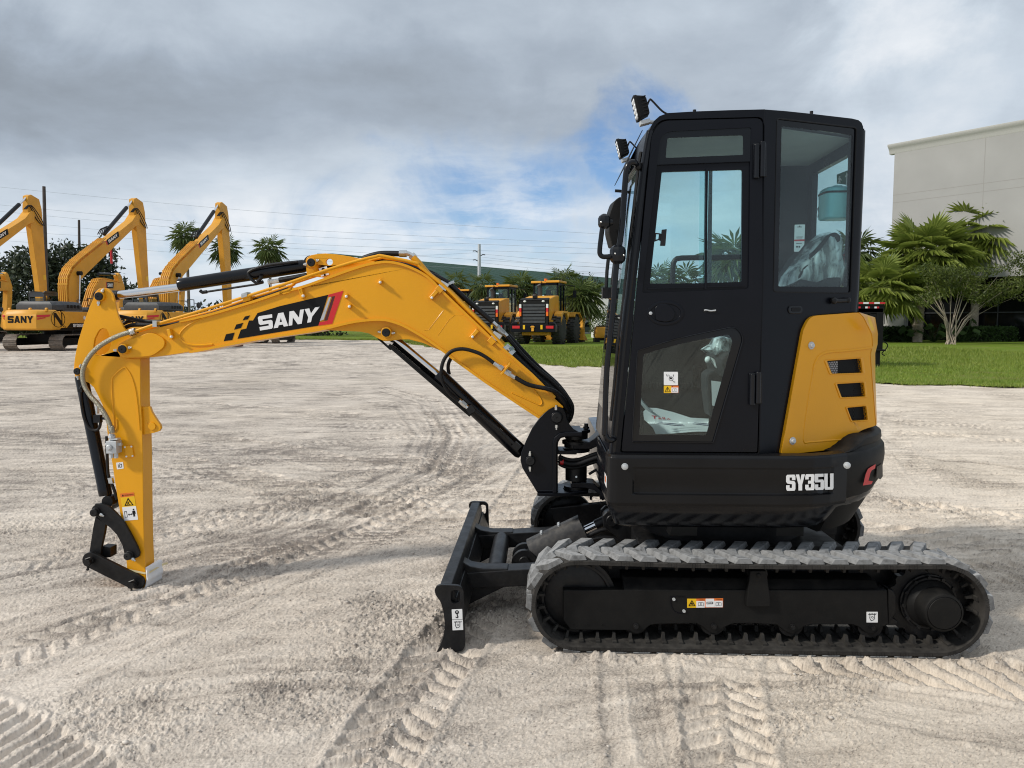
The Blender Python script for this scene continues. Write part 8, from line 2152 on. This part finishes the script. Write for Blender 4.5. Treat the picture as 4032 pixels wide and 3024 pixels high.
def fan_frond(mb, base, az, el, pl, fr, nseg, rr, droop):
    d = Vector((math.cos(az) * math.cos(el), math.sin(az) * math.cos(el), math.sin(el))); hub = base + d * pl + Vector((0, 0, -droop * pl * .3))
    side = Vector((-math.sin(az), math.cos(az), 0)); dn = (d + Vector((0, 0, -droop * .5))).normalized(); up = side.cross(dn)
    mb.tube([base, base + d * pl * .5 + Vector((0, 0, .03)), hub], [.03, .022, .012], 4)
    for k in range(nseg):
        a = (k / (nseg - 1) - .5) * R(250); l = fr * (1 - .25 * abs(k / (nseg - 1) - .5) * 2) * rr.uniform(.9, 1.08)
        dr = (dn * math.cos(a) + side * math.sin(a)); tipp = hub + dr * l + Vector((0, 0, -droop * l * .45 * (1 + .6 * abs(math.sin(a))))) + up * rr.uniform(-.05, .05)
        mid = hub + dr * l * .55 + up * .04; w = side * math.cos(a) - dn * math.sin(a); w *= l * .062
        o = len(mb.v); mb.v += [tuple(hub), tuple(mid - w), tuple(tipp), tuple(mid + w)]; mb.f += [(o, o + 1, o + 2), (o, o + 2, o + 3)]
def palm(label, loc, h, pl, fr, nf, seed, mat='palm_far', r=.16, nseg=13, group=None, lean=(0, 0), skirt=0, boots=False):
    t = empty('palm_tree', loc); tag(t, label, 'palm tree', group); rr = random.Random(seed)
    top = Vector((lean[0], lean[1], h)); mb = MB()
    path = [Vector((0, 0, -.1)), Vector((lean[0] * .3, lean[1] * .3, h * .5)), top]; sp = spline(path, 6)
    mb.tube(sp, [r * (1.25 - .35 * i / (len(sp) - 1)) for i in range(len(sp))], 10)
    if boots:
        for k in range(110):
            z = rr.uniform(.1, h * boots); a = rr.uniform(0, 6.28); c, s = math.cos(a), math.sin(a); q = r * 1.2
            mb.obox((q * c, q * s, z), (c * .03, s * .03, .02), (-s * .10, c * .10, 0), (c * .05, s * .05, .12))
    mb.build('trunk', M['bark_pale' if boots else 'bark'], t, smooth=50, split=False)
    mb = MB()
    for k in range(nf):
        el = math.asin(1 - (1.45 if mat == 'palm' else 1.75) * ((k + .5) / nf) ** .95); el = max(-1.1, el - .12); az = k * 2.39996 + rr.uniform(-.3, .3)
        fan_frond(mb, top, az, el, pl * rr.uniform(.85, 1.1), fr * rr.uniform(.85, 1.1), nseg, rr, .25 + .5 * (k / nf))
    mb.build('fronds', M[mat], t, smooth=0, split=False)
    if skirt:
        mb = MB()
        for k in range(skirt): fan_frond(mb, top - Vector((0, 0, .3)), k * 2.4, -1.25, pl * .6, fr * .8, 7, rr, .9)
        mb.build('dead_fronds', M['bark'], t, smooth=0, split=False)
    return t
def gl(px, Y): p = at(px, 1272, Y); return Vector((p.x, Y, 0))
def zat(py, Y): return at(2016, py, Y).z
# oak grove behind the excavators
o1, o2, o3 = gl(120, 78), gl(330, 80), gl(478, 84)
tree('oak_tree', 'dark spreading oak behind the leftmost raised boom', 'tree', o1, [((0, 0, 5.2), (3.6, 3, 3.6)), ((-2.6, 0, 3.8), (2.2, 2, 2.6)), ((2.4, .5, 4.5), (2.6, 2.4, 3.2)), ((.6, 0, 7.4), (2.2, 2, 1.8)), ((-.4, -1, 2.2), (4, 2, 2.0))], 7000, .26, .35, seed=3)
tree('oak_tree', 'dark spreading oak behind the middle raised boom, taller of the two', 'tree', o2, [((0, 0, 5.6), (3.2, 3, 3.8)), ((-1.5, 0, 7.6), (1.8, 2, 2.4)), ((2.0, .5, 8.0), (1.6, 1.6, 2.2)), ((3.0, 0, 4.2), (2.2, 2, 2.6)), ((.4, -1, 2.4), (4, 2, 2.4))], 7500, .26, .35, seed=4)
tree('oak_tree', 'low thin leafy tree at the end of the middle raised boom', 'tree', o3, [((-.6, 0, 3.6), (2.0, 2, 2.2)), ((.9, 0, 4.8), (1.2, 1.2, 1.0)), ((1.2, 0, 3.2), (1.6, 1.6, 1.4))], 2600, .2, .2, seed=5)
blobs = []
rr = random.Random(8)
for px in range(300, 1300, 24): p = gl(px, 96 + rr.uniform(-4, 4)); blobs.append(((p.x, p.y, rr.uniform(.6, 1.6)), (2.2, 2, rr.uniform(2.2, 3.6))))
for px in range(1560, 2060, 30): p = gl(px, 106 + rr.uniform(-3, 3)); blobs.append(((p.x, p.y, rr.uniform(.6, 1.4)), (2.4, 2, rr.uniform(2.6, 4.2))))
for px in range(-400, 300, 40): p = gl(px, 100); blobs.append(((p.x, p.y, 1), (2.6, 2, 3)))
for px in range(3380, 3480, 30): p = gl(px, 90); blobs.append(((p.x, p.y, 1), (2.2, 2, 3.4)))
o = leaves('treeline', M['oak'], blobs, 26000, .30, None, 21); tag(o, 'dark green treeline far behind the machines', kind='stuff')
for i, (px, py, Y, fr, lab) in enumerate(((746, 935, 80, 1.5, 'tall fan palm left of the third raised boom, nearest to it'), (897, 985, 82, 1.4, 'tall fan palm whose crown is split by the third hanging stick'), (1068, 985, 84, 1.5, 'tall fan palm standing clear in the sky above the near stick cylinder'))):
    palm(lab, gl(px, Y), zat(py, Y) + .25, .95, fr * .88, 26, 30 + i, r=.14, group='tall fan palms behind the excavators', lean=(.0, 0), skirt=8)
for i, (px, py, Y, fr, nf, lab) in enumerate(((1795, 1102, 74, 1.5, 18, 'thin palm just right of the near boom hoses, farthest left by the green roof'), (1897, 1110, 72, 1.6, 16, 'wispy palm under the pale steel pole'), (2045, 1118, 70, 1.9, 30, 'full palm between the two loader cabs'), (2214, 1092, 68, 1.6, 24, 'palm rising straight behind the nearest loader cab roof'), (2292, 1150, 62, 2.0, 34, 'bushy palm right of the nearest loader cab, fronds down to its fender'))):
    palm(lab, gl(px, Y), zat(py, Y) - .2, .9, fr * .72, nf, 50 + i, r=.2, group='palms behind the wheel loaders', skirt=4 if i > 2 else 0)
tree('broadleaf_tree', 'dark loose tree behind the palms beside the cab', 'tree', gl(2262, 84), [((0, 0, 4.2), (2.6, 2, 2.6)), ((-1.5, 0, 5.6), (1.4, 1.4, 1.4)), ((1.6, 0, 4.8), (1.8, 1.6, 1.8)), ((2.8, 0, 3.0), (1.6, 1.5, 2.0))], 4200, .18, .22, 'oak', seed=9)
tree('shrub', 'pale grey-green shrub in front of the white wall beside the cab', 'shrub', gl(2358, 66), [((0, 0, 1.5), (.9, .8, 1.2)), ((.4, 0, 2.4), (.5, .5, .6))], 900, .10, .05, 'palm_far', seed=10)
for i, (px, py, Y, fr, lab) in enumerate(((2586, 1085, 64, 1.3, 'small palm seen through the front edge of the door window'), (2685, 1092, 62, 1.5, 'palm seen through the middle of the door window'), (2874, 985, 60, 1.9, 'tall palm seen through the rear half of the door window'))):
    palm(lab, gl(px, Y), zat(py, Y) - .4, 1.2, fr, 30, 70 + i, r=.2, group='palms behind the cab')
palm('dark palm behind the gooseneck trailer at the cab edge', gl(3412, 66), zat(1075, 66) - .3, 1.5, 2.0, 26, 81, r=.22)
palm('palm top peeping out just right of the cab post', gl(3362, 74), zat(975, 74) - .2, 1.3, 1.7, 28, 82, r=.2)
# planting in front of the building
palm('big fan palm with shaggy boot-covered trunk before the beige building', gl(3614, 62), zat(960, 62) - .9, 2.3, 2.1, 64, 91, 'palm', r=.30, nseg=20, boots=.62, skirt=6, lean=(.35, 0))
palm('tallest fan palm with open crown against the beige wall', gl(3836, 66), zat(880, 66) - .9, 2.2, 2.2, 40, 92, 'palm', r=.27, nseg=20, boots=.01)
palm('low fan palm hiding the left corner of the beige building', gl(3462, 60), zat(1110, 60) - .4, 1.9, 1.8, 40, 93, 'palm', r=.22, nseg=18)
mb_st = []; rm = random.Random(44)
rr = random.Random(12)
for k in range(9):
    a = rr.uniform(0, 6.28); e_ = rr.uniform(.6, 2.4); mb_st.append((Vector((rr.uniform(-.25, .45), rr.uniform(-.2, .2), 0)), Vector((math.cos(a) * e_ * .3 + .1, math.sin(a) * .4, 1.9)), Vector((math.cos(a) * e_ * 1.3, math.sin(a) * 1.2, rr.uniform(3.6, 5.2)))))
tree('crepe_myrtle', 'thin-leaved tree with many pale stems before the hedge', 'tree', gl(3742, 55), [((rm.uniform(-2.6, 3.6), rm.uniform(-1.2, 1.2), rm.uniform(3.2, 5.4)), (rm.uniform(.7, 1.3), .9, rm.uniform(.35, .7))) for _ in range(22)] + [((rm.uniform(4.0, 6.0), 0, rm.uniform(3.4, 6.4)), (.8, .8, .5)) for _ in range(6)], 8200, .09, .03, 'myrtle', 'bark_pale', 13, stems=mb_st)
def hedge(label, x0, x1, Y, h, seed):
    g = np.random.default_rng(seed); t = empty('hedge', ((x0 + x1) / 2, Y, 0)); tag(t, label, 'hedge'); w = (x1 - x0) / 2
    n_ = int(900 * (x1 - x0)); P = np.stack([g.uniform(-w, w, n_), g.choice([-.5, .5], n_, p=[.75, .25]) + g.normal(0, .1, n_), g.uniform(.05, h, n_)], 1); tp = g.random(n_) < .4; P[tp, 2] = h + g.normal(0, .07, tp.sum()); P[tp, 1] = g.uniform(-.5, .5, tp.sum())
    a = g.normal(size=(n_, 3)); a /= np.linalg.norm(a, axis=1)[:, None]; b_ = np.cross(a, g.normal(size=(n_, 3))); b_ /= np.linalg.norm(b_, axis=1)[:, None]; s = .075
    v = np.stack([P - a * s, P - b_ * s * .6, P + a * s, P + b_ * s * .6], 1).reshape(-1, 3); tri_mesh('crown', v, np.arange(4 * n_).reshape(-1, 4), M['hedge']).parent = t
    mb = MB(); mb.box((-w + .1, -.4, 0), (w - .1, .4, h - .1)); mb.build('dark_core', M['ink'], t)  # plain black box filling the inside behind the leaf faces
A = at(3475, 1272, 63).x; B_ = at(3600, 1272, 63).x; hedge('clipped hedge at the left foot of the shaggy palm', A, B_, 63.5, 1.15, 41)
A = at(3770, 1272, 63).x; B_ = at(4010, 1272, 63).x; hedge('clipped dark hedge right of the pale-stemmed tree', A, B_, 63.5, 1.15, 42)
hedge('lower hedge at the right edge of the picture', B_ + .1, B_ + 9, 64.5, .8, 43)
def big_leaf(label, px, Y, seed, n_=26, R0=1.2):
    t = empty('philodendron', gl(px, Y)); tag(t, label, 'plant'); rr = random.Random(seed); mb = MB()
    for k in range(n_):
        az = rr.uniform(0, 6.28); el = rr.uniform(.3, 1.2); l = R0 * rr.uniform(.7, 1.2); d = Vector((math.cos(az) * math.cos(el), math.sin(az) * math.cos(el), math.sin(el))); hub = Vector((0, 0, .2)) + d * l; s_ = Vector((-math.sin(az), math.cos(az), 0)); f_ = (Vector((d.x, d.y, -.5))).normalized() * .7
        o = len(mb.v); P = []
        for j in range(9):
            t_ = j / 8; w_ = .34 * math.sin(math.pi * min(1, t_ * 1.05)) * (1 if j % 2 else .55) + .02; P.append((hub + f_ * t_, w_))
        for c, w_ in P: mb.v += [tuple(c - s_ * w_), tuple(c + s_ * w_)]
        mb.f += [(o + 2 * j, o + 2 * j + 1, o + 2 * j + 3, o + 2 * j + 2) for j in range(8)]; mb.tube([(0, 0, 0), tuple(hub)], .02, 4)
    mb.build('leaf_blades', M['hedge'], t, smooth=0)
big_leaf('broad lobed-leaf plant between the shaggy palm and the pale stems', 3680, 62.5, 61, 34, 1.6); big_leaf('broad lobed-leaf plant just right of the pale stems', 3790, 62.5, 62, 30, 1.6); big_leaf('bright broad-leaf plant left of the shaggy palm', 3568, 62.5, 63, 20, 1.2)

# ------------------------------------------------------------------ buildings
M['stucco'] = simple('beige_stucco', (.345, .34, .33), .9, var=.08, vscale=.22, bump=.1, bscale=20, spec=.1); M['cornice'] = simple('pale_cornice', (.52, .51, .49), .85, var=.04, spec=.1)
M['green_roof'] = simple('green_metal_roof', (.040, .078, .062), .8, var=.08, vscale=.3, spec=.12); M['dark_glass'] = simple('dark_window_glass', (.006, .007, .008), .1)
BC_ = at(3497, 1272, 70); WD = Vector((.606, -.795, 0)); WN = Vector((-.795, -.606, 0))
BD = empty('office_building', (BC_.x, 70, 0)); tag(BD, 'tall beige office block with pale cornice and dark ground-floor glass', 'building')
def W(t, z, n_=0.0): return WD * t + WN * n_ + Vector((0, 0, z))
ZC = zat(606, 70); hz1, hz2 = zat(770, 70), zat(800, 70)
mb = MB(); mb.prism([W(0, -.3), W(40, -.3), W(40, ZC), W(0, ZC)], -WN * .4, [[W(1.4, -.2), W(39, -.2), W(39, 5.3), W(1.4, 5.3)]]); mb.prism([W(0, -.3, -.41), W(0, ZC, -.41), W(0, ZC, -.41) - WN * 25, W(0, -.3, -.41) - WN * 25], WD * .4); mb.build('facade', M['stucco'], BD, split=False)
mb = MB(); mb.prism([W(-.7, -.3, -.5), W(1.4, -.3, -.5), W(1.4, zat(1192, 70), -.5), W(-.7, zat(1192, 70), -.5)], -WN * .3); mb.build('entrance_pier', M['stucco'], BD)
mb = MB()
pr_ = [(.0, 0), (.06, .10), (.10, .26), (.26, .48), (.44, .66), (.46, .82), (-.4, .82), (-.4, 0)]
mb.loft([[W(t, ZC + z, n_) for n_, z in pr_] for t in (-.45, 41)], True, True); mb.build('cornice', M['cornice'], BD, fixn=True)
mb = MB()
for z in (hz1, hz2, zat(640, 70) + 40): mb.prism([W(.0, z, .004), W(40, z, .004), W(40, z + .05, .004), W(.0, z + .05, .004)], -WN * .002)
for t in (7.4, 15, 22): mb.prism([W(t, 5.3, .003), W(t + .06, 5.3, .003), W(t + .06, ZC, .003), W(t, ZC, .003)], -WN * .001)
mb.build('panel_joint', simple('joint_grey', (.29, .28, .265), .9), BD, smooth=0, split=False)  # panel joints as flat strips darker than the stucco
mb = MB(); mb.prism([W(.5, -.2, -2.5), W(40, -.2, -2.5), W(40, 5.6, -2.5), W(.5, 5.6, -2.5)], -WN * .05); mb.build('window', M['dark_glass'], BD, smooth=0)
mb = MB()
for t in range(2, 38, 3): mb.prism([W(t, -.2, -2.4), W(t + .09, -.2, -2.4), W(t + .09, 5.4, -2.4), W(t, 5.4, -2.4)], -WN * .05)
mb.prism([W(1, 2.4, -2.38), W(39, 2.4, -2.38), W(39, 2.5, -2.38), W(1, 2.5, -2.38)], -WN * .05); mb.build('window_frame', M['dark_far'], BD, split=False)
CN = empty('flat_canopy', (at(3420, 1272, 72).x, 72, 0)); tag(CN, 'flat grey canopy roof between the cab post and the fan palms', 'canopy')
z0, z1 = zat(1156, 72), zat(1122, 72); mb = MB(); mb.prism([(-2.5, 0, z0), (3.4, 0, z0), (3.2, 0, z1), (-2.5, 0, z1)], (0, 4, 0)); mb.build('canopy_roof', M['galv'], CN); mb = MB()
for x in (-2.2, 2.9): mb.box((x, 1.5, 0), (x + .2, 1.7, z0))
mb.build('canopy_post', M['dark_far'], CN)
WH = empty('warehouse', (0, 0, 0)); tag(WH, 'long warehouse with a huge curved green metal roof', 'warehouse')
zr_ = zat(1035, 120); a0, a1 = at(1610, 1272, 118), at(2560, 1272, 178); a0 = a0 - (a1 - a0) * .22; ax_ = (a1 - a0); ax_.z = 0; pn = Vector((ax_.y, -ax_.x, 0)).normalized(); rings = []
for k in range(9):
    t = k / 8; rings.append([tuple(Vector((q.x, q.y, 0)) + pn * (26 * t) + Vector((0, 0, zr_ - (zr_ - 5.2) * t ** 1.7))) for q in (a0 + ax_ * (j / 40) for j in range(41))])
mb = MB(); mb.loft(rings, False, False); RF = mb.build('roof', M['green_roof'], WH, smooth=60); mb = MB()
for j in range(0, 41): mb.tube([rings[k][j] for k in range(9)], .08, 4)
mb.build('roof_seam_vents', M['green_roof'], WH)
mb = MB(); e0, e1 = Vector(rings[-1][0]), Vector(rings[-1][-1]); e0.z = e1.z = 5.1; mb.prism([e0 - pn, e1 - pn, e1 - pn - Vector((0, 0, 5.2)), e0 - pn - Vector((0, 0, 5.2))], -pn * .3); mb.build('wall', M['stucco'], WH)
mb = MB(); p0, p1 = at(2352, 1272, 76), at(2470, 1272, 76); mb.box((p0.x, 76, 0), (p1.x, 82, zat(1158, 76))); tag(mb.build('white_shed', M['white'], None), 'plain white shed just left of the cab behind the shrub', 'shed')
# ------------------------------------------------------------------ poles and lines
def pole(name, label, px0, py0, px1, Y, r, mat, arms=()):
    t = empty(name, (at(px1, 1272, Y).x, Y, 0)); tag(t, label, 'utility pole'); top = at(px0, py0, Y); x = top.x - t.location.x
    mb = MB(); mb.cyl((0, 0, 0), (x, 0, top.z), r * 1.25, r * .8, n=10); mb.build('pole_shaft', M[mat], t)
    for py, s in arms: 
        z = zat(py, Y); mb = MB(); mb.tube([(0, 0, z), (s * .5, 0, z + .25), (s * .8, 0, z + .2)], .06, 6); mb.build('insulator', M['dark_far'], t)
pole('utility_pole', 'tall dark wooden pole rising beside the leftmost hanging stick', 173, 734, 184, 70, .17, 'wood_pole'); pole('utility_pole', 'short wooden pole top standing above the oak grove', 311, 866, 314, 88, .16, 'wood_pole'); pole('steel_pole', 'slender pale steel pole in front of the green roof', 1887, 962, 1887, 100, .24, 'galv', ((995, -1), (1010, 1), (1030, -1)))
mb = MB(); p = at(437, 1000, 76); q = at(440, 1038, 76); mb.cyl(p + Vector((0, 0, 1.2)), q, .11, n=8); tag(mb.build('red_strap', M['red'], None), 'red strap hanging under the middle raised boom against the sky', 'strap')
wires = [((-300, 706), (1000, 831), (2500, 930)), ((-300, 778), (1000, 894), (2500, 965)), ((-300, 803), (1000, 919), (2500, 985)), ((-300, 840), (1000, 951), (2500, 1005)), ((-300, 892), (900, 962), (2500, 1062)), ((-300, 925), (1000, 1013), (2500, 1085)), ((1000, 1000), (1500, 1010), (1880, 995)), ((1894, 1012), (2150, 1040), (2500, 1058)), ((1894, 1000), (2150, 1022), (2500, 1048)), ((1894, 1034), (2150, 1060), (2500, 1080))]
for i, w_ in enumerate(wires):
    mb = MB(); mb.tube([at(*q, 96 + i) for q in w_], .016, 4, sub=8); tag(mb.build('power_line', M['wire'], None), 'thin dark overhead wire crossing the sky above the machines', 'power line', 'overhead wires across the sky')
